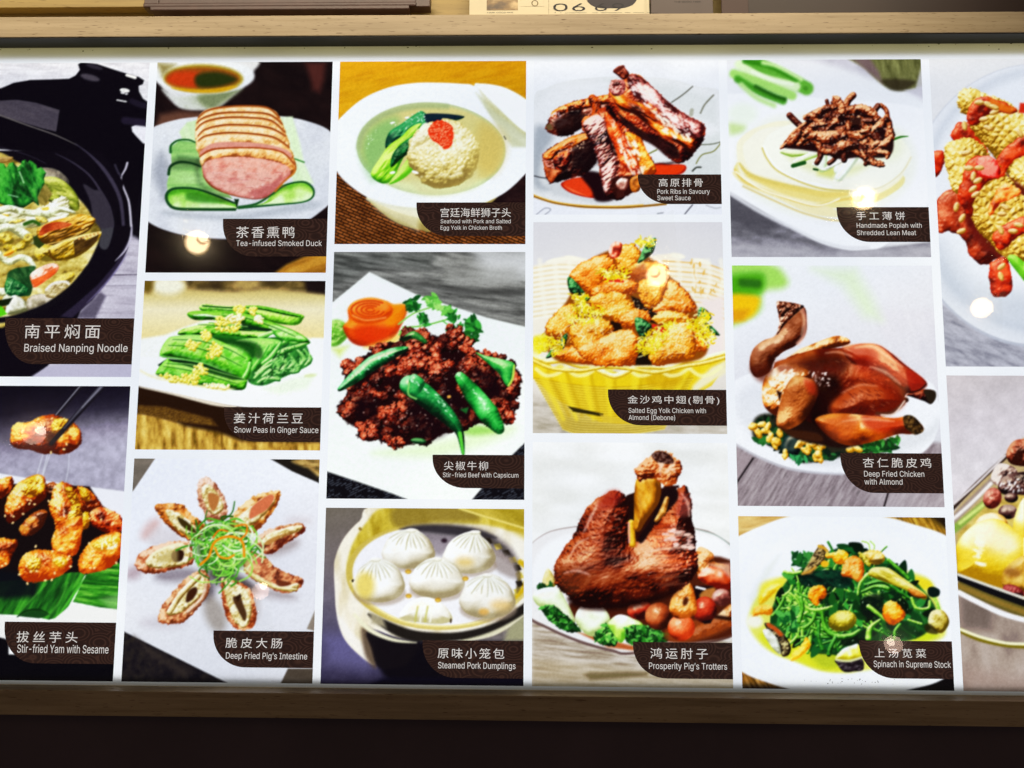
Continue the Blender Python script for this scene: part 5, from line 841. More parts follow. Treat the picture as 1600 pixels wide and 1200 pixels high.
    for p, r in (([(330, 320), (300, 380), (270, 440)], (2, 8, 3)), ([(640, 470), (700, 455), (765, 460)], (3, 10, 5)), ([(660, 520), (720, 510), (775, 515)], (2, 8, 4)), ([(560, 540), (620, 520), (680, 525)], (2, 6, 2)), ([(200, 560), (240, 500), (290, 470)], (2, 6, 2)), ([(720, 270), (745, 310), (752, 370)], (3, 8, 3)), ([(180, 630), (240, 620), (300, 640)], (2, 7, 2))):
        A.S(p, r, 'f6d0bc', soft=12, a=.6, rough=3)
    A.T([(650, 290), (630, 350), (600, 390)], (10, 16, 8), ['7c4410', 'c8862c', 'f0c880'], tone=.5); A.T([(486, 400), (488, 450), (494, 500)], (14, 17, 14), ['a86c04', 'e4b024', 'f8dc60'], tone=.3); A.S([(476, 400), (478, 490)], 4, 'e8a8a0', soft=5)
    A.Lp([(500, 280), (512, 200), (560, 170), (612, 190), (624, 250), (612, 310), (585, 350), (550, 400), (524, 440), (498, 428), (500, 360)], ['6c3404', 'b87410', 'e0a428', 'f4d070'], dome=44, bump=.25, bs=26, ang=70, an=3, tone=.7, spec=.4)
    A.Lp([(500, 150), (530, 125), (570, 95), (600, 75), (650, 75), (700, 110), (718, 145), (700, 200), (690, 225), (640, 235), (600, 200), (560, 200), (520, 210), (505, 180)], ['3c0c06', '8c300c', 'c05c1c', 'dc8c48', 'f0bc90'], dome=50, bump=.5, bs=18, tone=.9, spec=.4, rough=8)
    A.P([(580, 90), (620, 72), (670, 95), (680, 130), (630, 130), (600, 120)], ('14060a', '3c1810', 'b08c80'), tex=(10, 0, 1, 4), soft=9, smooth=True); A.glaze([(610, 130), (690, 130), (680, 180), (620, 180)], 14, 16, 'ffe0c8', a=.7); A.S([(640, 240), (700, 235)], 6, '24080a', soft=10)
    A.mottle(7, .02)

@dish
def popiah(A):
    A.view(1130, 70, 3.53)
    A.grad([(0, 0), (1200, 0), (1200, 1250), (0, 1250)], 'e2e3e8', ['eceef2', 'f4f5f8', 'f0f1f4'], (600, 60), (600, 900))
    A.P([(380, 60), (1120, 60), (1120, 310), (1000, 250), (860, 200), (640, 120), (500, 80)], ('b8b6c0', 'd0ced8'), tex=(60, 30, 2, 2), soft=60)
    A.P([(690, 50), (1110, 50), (1110, 200), (1060, 240), (960, 252), (880, 220), (780, 130)], ('4a4c28', '6c6e40', '8a8c58'), tex=(20, 80, 4, 2), soft=26, smooth=True); A.P([(690, 60), (800, 60), (860, 150), (880, 215), (780, 130)], '7a5c70', soft=30, a=.7); A.P([(880, 190), (1060, 200), (1000, 250), (920, 245)], '2c2418', soft=30, a=.8, smooth=True)
    A.P([(1100, 90), (1160, 90), (1160, 320), (1000, 250), (1060, 240)], 'c4c2cc', soft=20, a=.8)
    # grey table and dish edge
    A.P([(0, 800), (38, 822), (200, 920), (400, 1020), (560, 1090), (700, 1130), (880, 1120), (1200, 1080), (1200, 1250), (0, 1250)], ('5c5a62', '76747c', '96949c'), tex=(30, 10, 2, 3), soft=20)
    A.P([(0, 1090), (300, 1100), (600, 1130), (1200, 1090), (1200, 1250), (0, 1250)], ('a09ea6', 'bcbac0'), tex=(30, 5, 2, 5), soft=80, a=.9)
    A.P([(30, 820), (200, 900), (330, 1010), (200, 1040), (30, 980)], '4a4850', soft=50, a=.7); A.P([(1050, 860), (1200, 860), (1200, 900)], '8c8c94', soft=10)
    A.P([(-100, 700), (-20, 770), (38, 805), (200, 905), (330, 975), (450, 1050), (560, 1100), (680, 1130), (780, 1130), (900, 1100), (1100, 900), (1200, 820), (1200, 400), (600, 300), (-100, 300)], 'f4f5f8', soft=12, smooth=True)
    A.S([(40, 822), (200, 920), (380, 1010), (540, 1085), (680, 1118), (800, 1118)], 10, 'dcdde2', soft=18, a=.8)
    # cucumber sticks, blurred
    for p, r, c in (([(150, 90), (300, 160), (460, 240)], 38, '5aa030'), ([(90, 110), (200, 180), (400, 230)], 26, 'd8ecc0'), ([(120, 90), (260, 120), (400, 190)], 14, '2c7c10'), ([(60, 160), (200, 210), (380, 280)], 26, '9cd070'), ([(80, 190), (200, 260), (330, 310)], 20, '3c8c1c'), ([(100, 220), (180, 290), (280, 335)], 14, 'b8dc98'), ([(220, 100), (300, 120), (430, 190)], 10, 'c8e8a8'), ([(180, 230), (280, 280), (340, 300)], 9, '145008'), ([(160, 150), (260, 190), (380, 220)], 7, 'f0f8e4')):
        A.S(p, r, c, soft=26, a=.95)
    A.E(455, 240, 14, 12, 0, '3c8020', soft=14, a=.7); A.P([(35, 430), (120, 440), (110, 480), (40, 495)], 'b8d488', soft=50, a=.8, smooth=True); A.E(110, 380, 80, 60, 0, 'eaf4e0', soft=60, a=.7)
    # pancakes
    A.P([(80, 560), (200, 430), (360, 380), (700, 380), (1000, 480), (1060, 700), (900, 880), (500, 960), (200, 860), (90, 740)], 'eef0e8', soft=60, smooth=True)
    for p, c, e in (([(62, 690), (70, 660), (100, 650), (300, 700), (900, 700), (1000, 760), (860, 860), (700, 900), (520, 890), (300, 830), (120, 760)], 'e6dcA0'.lower(), 'b8a050'), ([(60, 700), (110, 770), (300, 850), (480, 930), (640, 950), (600, 900), (300, 820)], 'ece2b8', 'c8b060'),
                    ([(75, 600), (90, 520), (200, 450), (400, 420), (900, 500), (1000, 700), (860, 820), (700, 830), (500, 880), (380, 860), (200, 790), (100, 720)], 'f2eed4', 'bca850'), ([(110, 590), (140, 520), (300, 450), (860, 470), (1020, 640), (900, 780), (700, 820), (460, 800), (300, 740), (160, 700)], 'f4f2e2', 'c8b86c')):
        A.P(p, c, soft=9, smooth=True)
        A.S([q for q in p if q[1] > 590][:7], 5, e, soft=14, a=.0)
    A.S([(64, 690), (120, 756), (240, 806), (360, 850), (480, 884), (540, 884), (620, 860), (760, 840)], 7, 'd8bc60', soft=12, a=.8); A.S([(110, 780), (260, 850), (420, 920), (560, 960), (640, 970)], 5, 'd0b870', soft=12, a=.8); A.S([(90, 655), (150, 720), (300, 770), (440, 800), (560, 826), (680, 822)], (5, 12, 16, 16, 16, 10), 'ccb450', soft=20, a=.8)
    A.P([(120, 720), (300, 770), (480, 800), (700, 815), (560, 870), (460, 860), (300, 815)], 'e4cf80', soft=26, a=.8, smooth=True); A.S([(70, 700), (200, 790), (360, 846), (520, 886), (640, 850)], 4, 'fdf8e4', soft=8)
    A.P([(218, 560), (260, 490), (400, 430), (640, 400), (860, 440), (1000, 540), (1035, 620), (1000, 700), (900, 780), (760, 806), (600, 800), (440, 765), (300, 700), (235, 620)], 'f6f6ea', soft=8, smooth=True)
    A.S([(216, 570), (240, 625), (300, 695), (440, 762), (560, 796), (700, 806)], 5, 'c8b868', soft=9, a=.9); A.S([(224, 562), (250, 620), (310, 688), (440, 750), (600, 784)], 4, 'ffffff', soft=9); A.S([(700, 808), (860, 790), (980, 710), (1036, 620)], 4, 'd4ccA0'.lower(), soft=12, a=.7)
    A.P([(340, 600), (500, 650), (740, 660), (860, 620), (700, 720), (480, 700)], 'dce0a8', soft=60, a=.7, smooth=True); A.E(900, 560, 90, 80, 0, 'e8ecca', soft=90, a=.7); A.P([(520, 680), (640, 680), (600, 740), (520, 720)], 'c8cc60', soft=40, a=.6)
    # cucumber and onion strips
    for p, r, c in (([(320, 590), (380, 600), (460, 600)], (8, 20, 10), ['88a840', 'd0e0a0', 'f4f8e0']), ([(400, 650), (460, 620), (520, 600)], 18, ['a0bc60', 'dcecc0', 'fff']), ([(545, 570), (550, 620), (545, 680)], 24, ['b0c890', 'eaf4e0', 'fff']), ([(500, 660), (560, 690), (640, 640)], 10, ['a8bc78', 'e8f0d8', 'fff']), ([(640, 690), (700, 620), (740, 580)], 30, ['c0ccb0', 'f4f8f0', 'fff']), ([(740, 600), (680, 680), (640, 730)], 24, ['c0ccb0', 'f8fcf8', 'fff']),
                    ([(570, 680), (640, 650), (700, 610)], 8, ['b0b8a0', 'fff', 'fff']), ([(640, 650), (740, 600), (800, 640)], 6, ['b8b0a0', 'fff', 'fff'])):
        A.T(p, r, c, tone=.2)
    A.S([(384, 668), (448, 650)], 11, '145018', soft=6); A.S([(500, 686), (520, 690)], 6, '0c3c10', soft=6); A.S([(940, 522), (980, 508), (1020, 505)], (7, 6, 2), '2c7020', soft=6)
    # shredded meat
    M = ['180404', '541408', '8a3414', 'bc6a38', 'ecb488']; MD = ['0c0204', '300a08', '5c1c10', '904428']
    A.P([(330, 560), (440, 480), (470, 380), (600, 340), (760, 340), (860, 400), (920, 430), (940, 560), (900, 620), (760, 620), (640, 630), (560, 600), (440, 580)], '1c0608', soft=14, smooth=True)
    A.strands([(420, 480), (500, 360), (700, 340), (900, 420), (920, 560), (640, 600), (460, 570)], 60, 110, 15, [MD, MD, M], curl=.9, bump=.4, bs=12, spec=.5, sp=18)
    for i, (p, r) in enumerate((([(610, 288), (630, 310), (650, 360), (620, 420), (570, 470)], (8, 26, 24, 24, 14)), ([(455, 400), (500, 385), (560, 355), (620, 345)], (16, 20, 22, 14)), ([(690, 360), (760, 350), (810, 370), (850, 410)], (20, 24, 24, 20)), ([(690, 430), (700, 490), (760, 500), (830, 470), (880, 420), (910, 415)], (14, 20, 22, 18, 20, 10)),
                                  ([(420, 550), (480, 500), (560, 510), (640, 500), (670, 500)], (14, 26, 32, 34, 20)), ([(320, 568), (370, 530), (420, 490)], (8, 22, 22)), ([(450, 500), (490, 450), (560, 440)], (16, 20, 14)), ([(620, 600), (660, 560), (720, 560)], (28, 34, 20)), ([(820, 590), (880, 550), (930, 510), (920, 460)], (22, 22, 18, 14)), ([(770, 600), (800, 640), (870, 660)], (18, 18, 20)),
                                  ([(820, 590), (900, 600), (905, 620)], (20, 18, 10)), ([(780, 540), (820, 560), (850, 540)], 16), ([(760, 440), (800, 470), (770, 480)], 18))):
        A.T(p, r, M, bump=.4, bs=14, tone=.9, spec=.7, sp=18, seed=i, rough=4, rs=10)
    A.P([(700, 400), (760, 400), (760, 440), (710, 440)], '30140f', soft=14); A.glaze([(480, 380), (700, 340), (900, 430), (900, 580), (600, 600), (440, 540)], 110, 6, 'ffdcc0', a=.75)
    A.mottle(7, .015)

@dish
def chick(A):
    A.view(1130, 400, 3)
    A.grad([(0, 0), (1200, 0), (1200, 1250), (0, 1250)], 'eef0f4', ['e8eaf0', 'e2e2e8', 'dcdce2', 'd8d8de'], (300, 50), (600, 700))
    A.P([(700, 250), (1200, 250), (1200, 900), (900, 800)], ('d6d4dc', 'e2e0e6'), tex=(30, 75, 5, 2), soft=60, a=.9)
    A.P([(420, 60), (620, 60), (700, 200), (740, 300), (660, 280), (560, 140)], 'd4e8bc', soft=90, a=.7)
    A.P([(30, 30), (230, 40), (300, 110), (280, 150), (190, 170), (170, 260), (60, 320), (30, 300)], '9cd060', soft=60, a=.95, smooth=True)
    A.P([(30, 100), (120, 80), (190, 90), (180, 170), (80, 200), (30, 190)], '4c9c18', soft=50, smooth=True); A.S([(90, 125), (160, 130)], 20, '2c6c18', soft=30); A.P([(30, 190), (100, 180), (170, 200), (140, 280), (50, 300)], 'e8b818', soft=40, smooth=True); A.P([(30, 250), (120, 250), (100, 300), (30, 320)], 'd09018', soft=40, a=.8)
    # wooden table
    A.P([(0, 840), (1200, 880), (1200, 1250), (0, 1250)], ('7a7074', '988e92', 'b2a9ac'), tex=(7, -58, 8, 3), soft=30)
    A.P([(700, 1000), (1200, 900), (1200, 1250), (700, 1250)], ('9c9296', 'c0b8bc'), tex=(8, -60, 8, 5), soft=100, a=.8); A.P([(40, 900), (140, 940), (66, 1060)], 'a09498', soft=30, a=.8)
    A.S([(140, 948), (64, 1062)], 4, '1c1418', soft=5); A.S([(776, 1100), (750, 1190)], 4, '1c1418', soft=5)
    # plate
    A.P([(-60, 760), (0, 640), (100, 560), (300, 520), (900, 560), (1010, 680), (1010, 800), (960, 900), (860, 960), (700, 1010), (560, 1022), (420, 1012), (300, 990), (170, 940), (60, 880), (0, 830)], 'f2f3f7', soft=8, smooth=True)
    A.P([(60, 660), (160, 600), (250, 700), (180, 860), (80, 780)], 'd8dae0', soft=70, a=.6, smooth=True); A.S([(60, 884), (170, 944), (300, 994), (420, 1014), (560, 1022)], 6, 'c4c4cc', soft=10, a=.8); A.P([(300, 800), (900, 820), (1000, 760), (980, 850), (800, 930), (400, 980)], 'd4d6da', soft=60, a=.7, smooth=True)
    # greens and almonds
    A.P([(150, 760), (240, 740), (420, 800), (640, 870), (800, 860), (760, 920), (560, 940), (380, 970), (290, 930), (200, 880), (140, 850)], '1c1c10', soft=24, smooth=True, a=.95)
    A.leafy([(160, 760), (250, 750), (420, 860), (560, 920), (500, 960), (370, 960), (270, 920), (190, 860)], 110, 24, ['06140c', '0f3018', '1c5024', '0a1c14', '2c7838'], soft=6); A.leafy([(620, 890), (760, 870), (840, 840), (800, 910), (640, 920)], 50, 22, ['0f3c14', '1c6424', '4ca048', '0a2c14'], soft=6)
    A.Lp([(270, 910), (290, 850), (340, 830), (370, 870), (350, 930), (300, 940)], ['02060a', '0c1c1c', '2c4c48'], dome=30, spec=.6); A.leafy([(320, 940), (390, 950), (370, 975)], 10, 18, ['1c6c3c', '3c9c5c'], soft=6); A.leafy([(135, 860), (200, 860), (190, 880)], 8, 22, ['145020', '2c7830'], soft=6)
    Yw = ['a06c08', 'dca424', 'f4cc60', 'fdecb0']
    for x, y in ((150, 810), (180, 790), (200, 820), (165, 830), (240, 885), (220, 850), (265, 830), (250, 870), (290, 930), (360, 880), (390, 865), (400, 900), (440, 900), (385, 915), (430, 945), (450, 950), (460, 890), (350, 885), (600, 905), (630, 905), (140, 800), (210, 800), (420, 885), (445, 930)):
        q = A.R.rand(3); A.B(x, y, 20 + 8 * q[0], 11 + 8 * q[1], q[2] * 180, Yw, tone=.4, rough=3, spec=.3)
    # bird
    A.P([(250, 740), (440, 680), (700, 740), (620, 890), (420, 880), (300, 830)], '1c0a08', soft=20, smooth=True)
    R_ = ['140203', '460b06', '7a1c08', 'a83a0c', 'd87428']; OR = ['4c1806', '984410', 'cc7420', 'eca650', 'fbdca8']; DK = ['0c0204', '340a08', '6c1c10', 'a4401c']
    o = dict(bump=.14, bs=20, spec=.55, sp=26, tone=.5)
    A.Lp([(860, 650), (920, 625), (985, 630), (996, 660), (975, 694), (940, 680), (880, 660)], DK, dome=24, bump=.5, bs=12, tone=.6); A.P([(940, 628), (992, 632), (996, 668), (970, 694), (950, 660)], '241a10', soft=8, smooth=True); A.E(855, 675, 15, 12, 0, '1c0c08', soft=8)
    A.Lp([(320, 450), (400, 420), (490, 385), (540, 374), (588, 390), (585, 415), (480, 440), (400, 470), (300, 480)], OR, dome=30, bump=.4, bs=20, tone=.9, spec=.6)
    A.Lp([(240, 510), (300, 480), (420, 440), (560, 430), (640, 412), (720, 415), (780, 450), (840, 500), (900, 545), (950, 590), (930, 625), (860, 645), (840, 690), (780, 740), (720, 740), (640, 780), (580, 870), (500, 850), (430, 790), (330, 740), (250, 600)], R_, dome=170, ts=110, seed=4, **o)
    A.Lp([(560, 430), (640, 412), (720, 415), (780, 450), (850, 510), (950, 590), (930, 625), (860, 640), (760, 560), (680, 520), (600, 500)], ['280504', '641408', '942a10', 'c05c2c', 'eab084'], dome=70, bump=.25, bs=24, ang=40, an=3, tone=.8, spec=.6, soft=20, seed=1)
    A.P([(700, 460), (800, 500), (880, 560), (860, 620), (780, 560), (690, 520)], 'f2cca8', soft=50, a=.42, smooth=True); A.P([(600, 440), (700, 440), (720, 520), (640, 540)], '962010', soft=50, a=.4, smooth=True); A.P([(650, 540), (760, 560), (850, 620), (830, 690), (740, 640), (660, 590)], 'e89050', soft=50, a=.5, smooth=True)
    A.P([(360, 500), (480, 460), (600, 490), (560, 540), (440, 560), (380, 580)], ('3c0a08', '8c200f'), tex=(30, 10, 2, 3), soft=50, a=.75); A.P([(420, 580), (520, 560), (560, 640), (500, 760), (430, 760), (400, 660)], '1c0406', soft=50, a=.85, smooth=True)
    A.Lp([(560, 640), (640, 590), (740, 600), (820, 640), (840, 690), (780, 730), (700, 760), (600, 780), (520, 760), (500, 700)], ['380a06', '6c1a0a', '9c3a12', 'c86c30'], dome=110, seed=6, soft=40, **o)
    for i in range(50): q = A.R.rand(3); x, y = 560 + q[0] * 200, 580 + q[1] * 180; A.S([(x, y), (x + 16, y + 9)], 2, '6c1810', soft=4, a=.6)
    A.P([(740, 600), (830, 640), (850, 690), (800, 730), (720, 740), (750, 680)], 'a02c10', soft=50, a=.5, smooth=True); A.S([(720, 738), (790, 735), (845, 690)], 8, '5c3424', soft=12, a=.9); A.S([(740, 745), (800, 740), (850, 680)], 4, 'dcc8bc', soft=6)
    A.P([(860, 530), (950, 592), (930, 622), (880, 632)], 'a82c18', soft=16, smooth=True, a=.8); A.S([(870, 640), (920, 628), (952, 600)], 3, '2c0a08', soft=5)
    A.Lp([(430, 770), (500, 740), (600, 740), (700, 750), (800, 760), (870, 752), (930, 790), (935, 820), (880, 835), (820, 835), (740, 860), (640, 885), (570, 885), (500, 850)], ['501606', '984008', 'cc7418', 'eca844', 'fbd89c'], dome=70, seed=2, **o)
    A.P([(660, 750), (760, 765), (850, 765), (840, 800), (740, 830), (670, 800)], 'b83014', soft=40, a=.75, smooth=True); A.P([(470, 760), (620, 760), (600, 850), (520, 850)], 'c8703c', soft=60, a=.6, smooth=True); A.P([(845, 752), (890, 750), (936, 800), (934, 825), (900, 838), (870, 820), (850, 800)], ('0c0806', '3c2c14', '8c7848'), tex=(10, 0, 1, 3), soft=7, smooth=True)
    A.Lp([(185, 600), (220, 540), (300, 500), (370, 520), (420, 560), (360, 640), (320, 740), (250, 750), (190, 700)], ['4c1808', 'a84c10', 'dc8428', 'f4b868', 'fff0d8'], dome=70, bump=.5, bs=24, tone=.9, spec=.9, sp=14, seed=3)
    A.P([(240, 500), (340, 470), (400, 520), (340, 560), (260, 550)], ('8c2c0c', 'e89c58'), tex=(24, -20, 2, 3), soft=40, a=.6); A.glaze([(210, 560), (330, 520), (340, 600), (230, 640)], 30, 12, 'fff4e4', a=.85); A.glaze([(400, 540), (500, 540), (500, 610), (420, 610)], 30, 9, 'fff', a=.8); A.P([(250, 630), (275, 640), (265, 680)], '1c0404', soft=12)
    A.Lp([(250, 760), (270, 680), (300, 600), (340, 560), (390, 570), (430, 590), (444, 640), (420, 710), (370, 780), (300, 815), (255, 800)], ['481c06', '8c4214', 'b86c2c', 'd89854', 'f0c890'], dome=60, bump=.3, bs=9, tone=.5, spec=.2, seed=7)
    A.P([(380, 580), (430, 595), (440, 650), (400, 640)], 'c04020', soft=30, a=.8, smooth=True); A.P([(255, 800), (300, 812), (440, 830), (460, 870), (330, 850)], '3c1c0c', soft=16, a=.9, smooth=True)
    A.Lp([(250, 220), (275, 212), (375, 235), (392, 300), (385, 370), (340, 420), (280, 450), (240, 490), (215, 545), (160, 570), (130, 540), (125, 480), (145, 430), (190, 395), (240, 375), (265, 330), (258, 270)], ['300c06', '6c2810', '985028', 'bc7c50', 'e4b48c'], dome=46, bump=.15, bs=10, tone=.4, spec=.45, sp=16, seed=5)
    A.S([(372, 250), (386, 300), (378, 370), (350, 410)], 8, 'e8b8a4', soft=16, a=.8); A.Lp([(250, 225), (275, 214), (370, 235), (330, 280), (290, 320), (250, 370), (265, 300)], ['1c0806', '5c2010', 'b07050', 'f0d0b8'], dome=20, bump=.9, bs=14, tone=1.1, spec=.7); A.E(370, 237, 8, 7, 0, '14080c', soft=6)
    A.P([(130, 520), (200, 500), (230, 540), (190, 590), (150, 570)], '5c1c0c', soft=40, a=.7, smooth=True); A.P([(240, 480), (330, 440), (380, 420), (340, 450), (300, 475)], 'e4e2e6', soft=8, a=.9, smooth=True)
    A.tone([(240, 520), (420, 440), (560, 440), (600, 520), (520, 640), (440, 760), (360, 760), (430, 640), (420, 570), (300, 520)], (.62, .45, .40), 60)
    A.tone([(560, 430), (720, 415), (850, 500), (950, 590), (900, 630), (760, 620), (640, 560)], (.95, .74, .66), 40); A.tone([(500, 560), (700, 560), (850, 660), (720, 745), (560, 760)], (.86, .66, .55), 50)
    A.tone([(250, 214), (392, 240), (392, 350), (300, 440), (220, 540), (130, 560), (125, 450), (240, 380)], (.86, .76, .70), 16); A.tone([(250, 640), (440, 600), (430, 720), (300, 815), (250, 790)], (.92, .80, .68), 20)
    A.tone([(430, 770), (930, 760), (930, 830), (640, 885), (520, 860)], (.98, .84, .68), 20)
    for p, r, a_ in (([(620, 430), (700, 425), (770, 470), (840, 520)], (3, 9, 8, 3), .8), ([(690, 520), (760, 545), (830, 600)], (3, 8, 3), .7), ([(480, 455), (540, 450), (600, 470)], (2, 5, 2), .7), ([(560, 640), (640, 605), (720, 610)], (2, 5, 2), .5), ([(560, 775), (660, 765), (800, 775)], (2, 6, 2), .7), ([(360, 250), (378, 300), (366, 370)], (2, 6, 2), .7), ([(300, 620), (350, 580)], (2, 6), .5)):
        A.S(p, r, 'ffe0bc', soft=16, a=a_ * .75)
    for i in range(90): q = A.R.rand(4); x, y = 520 + q[0] * 300, 470 + q[1] * 250; A.S([(x, y), (x + 8 + 10 * q[2], y + 5 + 4 * q[3])], 1.6, ('5c100a', 'f0a070')[i % 2], soft=4, a=.35)
    A.mottle(6, .03)

@dish
def spin(A):
    A.view(1140, 790, 3.87)
    A.C[:] = ramp(A.noise(16, None, -8, 6, 2, 3), 'c09a58', 'd4b478', 'e0c894')
    A.P([(900, 40), (1400, 40), (1400, 240), (1200, 150)], ('4a3008', 'a07820', 'd8b850'), tex=(9, 62, 10, 4), soft=10); A.P([(1200, 60), (1400, 60), (1400, 190), (1290, 130)], '140c08', soft=50, a=.9)
    A.P([(60, 1000), (500, 1080), (500, 1200), (60, 1200)], ('1c1004', '8c5c1c', 'd8ac60'), tex=(8, 62, 10, 4), soft=10); A.P([(60, 1080), (500, 1090), (500, 1200), (60, 1200)], '0c0a10', soft=60, a=.7); A.P([(900, 1050), (1400, 1000), (1400, 1200), (900, 1200)], '0a080a', soft=10)
    A.P([(-200, 500), (-60, 260), (60, 182), (200, 120), (350, 68), (600, 30), (920, 66), (1100, 110), (1312, 182), (1450, 300), (1600, 600), (1450, 900), (1290, 1050), (1100, 1110), (900, 1150), (600, 1150), (400, 1120), (200, 1060), (80, 1008), (-60, 900)], 'f5f7fc', soft=10, smooth=True)
    A.E(680, 560, 620, 430, 0, 'f9fafe', soft=60); A.P([(120, 560), (220, 380), (300, 300), (200, 500), (150, 640)], 'e4e8e0', soft=70, a=.8); A.P([(300, 1040), (700, 1060), (760, 1090), (400, 1090)], 'a8acb4', soft=30, a=.0)
    # broth
    A.P([(110, 700), (160, 560), (260, 470), (420, 400), (900, 380), (1130, 410), (1230, 470), (1270, 600), (1300, 700), (1290, 800), (1100, 860), (900, 980), (700, 1005), (560, 1000), (400, 940), (280, 900), (170, 820)], 'dfe070', soft=36, smooth=True)
    A.P([(180, 780), (330, 760), (500, 860), (700, 900), (760, 1000), (560, 995), (400, 940), (260, 880)], 'd4d82c', soft=40, a=.9, smooth=True); A.P([(480, 880), (640, 900), (700, 960), (560, 980)], 'a8b82c', soft=50, a=.8, smooth=True); A.P([(1080, 430), (1200, 450), (1220, 500), (1100, 500)], 'e8d430', soft=24, smooth=True); A.P([(200, 470), (330, 440), (320, 540), (190, 560)], 'ece040', soft=50, a=.9, smooth=True); A.P([(1120, 770), (1260, 780), (1200, 815), (1100, 812)], 'c4d428', soft=30, smooth=True)
    A.E(150, 700, 50, 40, 0, 'f8f6e4', soft=40)
    # greens
    ms = [(250, 700), (280, 560), (380, 420), (560, 300), (720, 240), (860, 280), (1040, 380), (1180, 520), (1250, 640), (1200, 760), (1060, 820), (820, 820), (700, 900), (600, 900), (480, 880), (330, 780)]
    A.P(ms, ('04180a', '0c3414', '1c5c20', '2c7c2c'), tex=(34, 30, 1.5, 4), soft=16, smooth=True)
    A.leafy(ms, 150, 50, ['031408', '062410', '0c4018', '145c22', '1c6c28', '0a3014', '2c8434'], soft=8)
    G1 = ['0c3808', '2c7c14', '62b42c', 'a8e070']; G2 = ['062408', '145410', '2c8820', '78c850']; G3 = ['2c7010', '7cc030', 'b4e060', 'e4f8b0']
    mi = [(340, 680), (360, 580), (430, 460), (580, 360), (720, 300), (860, 340), (980, 420), (1080, 520), (1130, 620), (1080, 700), (960, 760), (780, 770), (660, 820), (520, 800), (420, 730)]
    A.strands(mi, 90, 150, 6.5, [G1, G2, G2, G3], curl=.8, spec=.3)
    A.strands([(280, 560), (420, 500), (540, 620), (520, 740), (400, 740), (300, 660)], 50, 150, 9, [G1, G3, G2], curl=.5, ang=70, spec=.3); A.strands([(300, 540), (420, 480), (420, 700), (300, 700)], 24, 110, 8, [G3, G1], curl=.6, ang=10)
    A.leafy([(520, 420), (760, 400), (960, 480), (1080, 620), (1000, 740), (760, 720), (620, 760), (540, 560)], 75, 44, ['031408', '0a3410', '1c6420', '062c10', '3c9c38', '145018'], soft=8)
    A.leafy([(300, 640), (400, 620), (420, 760), (330, 770)], 26, 34, ['0c4818', '2c8430', '5cb050', '0f5a24'], soft=8); A.leafy([(390, 300), (460, 280), (500, 300), (440, 370), (390, 350)], 22, 26, ['1c6424', '3c8c3c', '0c401c'], soft=8); A.leafy([(330, 420), (400, 400), (380, 480)], 16, 24, ['1c7424', '4ca040'], soft=8)
    A.P([(425, 430), (560, 390), (700, 400), (740, 460), (700, 500), (600, 490), (470, 490)], ('020c0a', '06241a', '145030'), tex=(20, 20, 2, 2), soft=12, smooth=True); A.P([(720, 225), (790, 225), (812, 260), (790, 285), (740, 270)], '04140a', soft=8, smooth=True); A.P([(680, 260), (740, 250), (760, 290)], '145c24', soft=8)
    A.P([(800, 560), (920, 540), (930, 640), (860, 680), (790, 640)], '04120c', soft=30, a=.85, smooth=True); A.P([(660, 780), (780, 780), (780, 850), (680, 850)], '04140a', soft=20, a=.9); A.P([(930, 720), (1060, 700), (1150, 780), (1000, 810)], '082c14', soft=40, a=.7)
    for p, r, c in (([(560, 640), (580, 740), (640, 790), (730, 785), (785, 755)], (10, 16, 18, 15, 10), G1), ([(400, 540), (470, 620), (540, 630), (620, 610)], (8, 11, 11, 7), G3), ([(420, 700), (440, 620), (430, 560)], 14, G1), ([(640, 800), (610, 860), (600, 900)], 14, G2), ([(835, 415), (790, 470), (775, 540)], (12, 10, 6), G3), ([(800, 520), (880, 490), (960, 500)], (7, 12, 18), G1), ([(820, 480), (930, 460), (1040, 530), (1090, 560)], (10, 14, 12, 8), G2), ([(840, 610), (880, 640), (940, 690)], (14, 12, 9), G3),
                    ([(910, 690), (850, 740), (840, 800)], (7, 16, 20), G3), ([(540, 700), (540, 800), (560, 870)], 12, G2), ([(800, 215), (840, 230), (850, 280)], 4, G3), ([(850, 215), (875, 240), (870, 270)], 4, G3), ([(960, 330), (1040, 400), (1080, 440)], 12, G1), ([(330, 400), (380, 410), (430, 400)], 10, G3), ([(1100, 560), (1130, 620), (1200, 620), (1210, 580)], 9, G3), ([(1080, 690), (1160, 715)], 7, G3), ([(1000, 810), (1000, 760), (1030, 720)], 10, G1), ([(1210, 520), (1250, 580), (1270, 640)], 9, G3)):
        A.T(p, r, c, tone=.3, spec=.4)
    A.P([(1200, 500), (1230, 490), (1270, 510), (1265, 545), (1225, 555), (1200, 535)], '031812', soft=9, smooth=True); A.glaze(ms, 60, 6, 'd8f8c8', a=.8)
    # garlic, egg, carrot-coloured pieces
    o = dict(bump=.35, bs=20, tone=.6, spec=.3, rough=4); Or = ['a84404', 'e87c08', 'fcb020', 'ffe078']; Ol = ['5c5004', 'a08c14', 'd4c43c', 'f0e890']
    A.Lp([(440, 410), (480, 340), (520, 270), (555, 235), (580, 260), (575, 330), (530, 370), (500, 410), (460, 420)], ['100a06', '3c2a14', '7c6434', 'c8b070'], dome=26, bump=.8, bs=12, tone=1); A.S([(540, 245), (570, 255), (590, 275)], 9, 'd0a030', soft=10); A.E(575, 352, 24, 20, 0, 'f0b428', soft=10); A.S([(440, 412), (480, 400), (520, 372)], 8, 'c89840', soft=12)
    A.Lp([(578, 290), (640, 280), (660, 262), (710, 280), (715, 320), (690, 350), (640, 350), (620, 320), (585, 315)], ['d07808', 'f8a810', 'ffcc38', 'fff0a0'], dome=26, seed=2, **o)
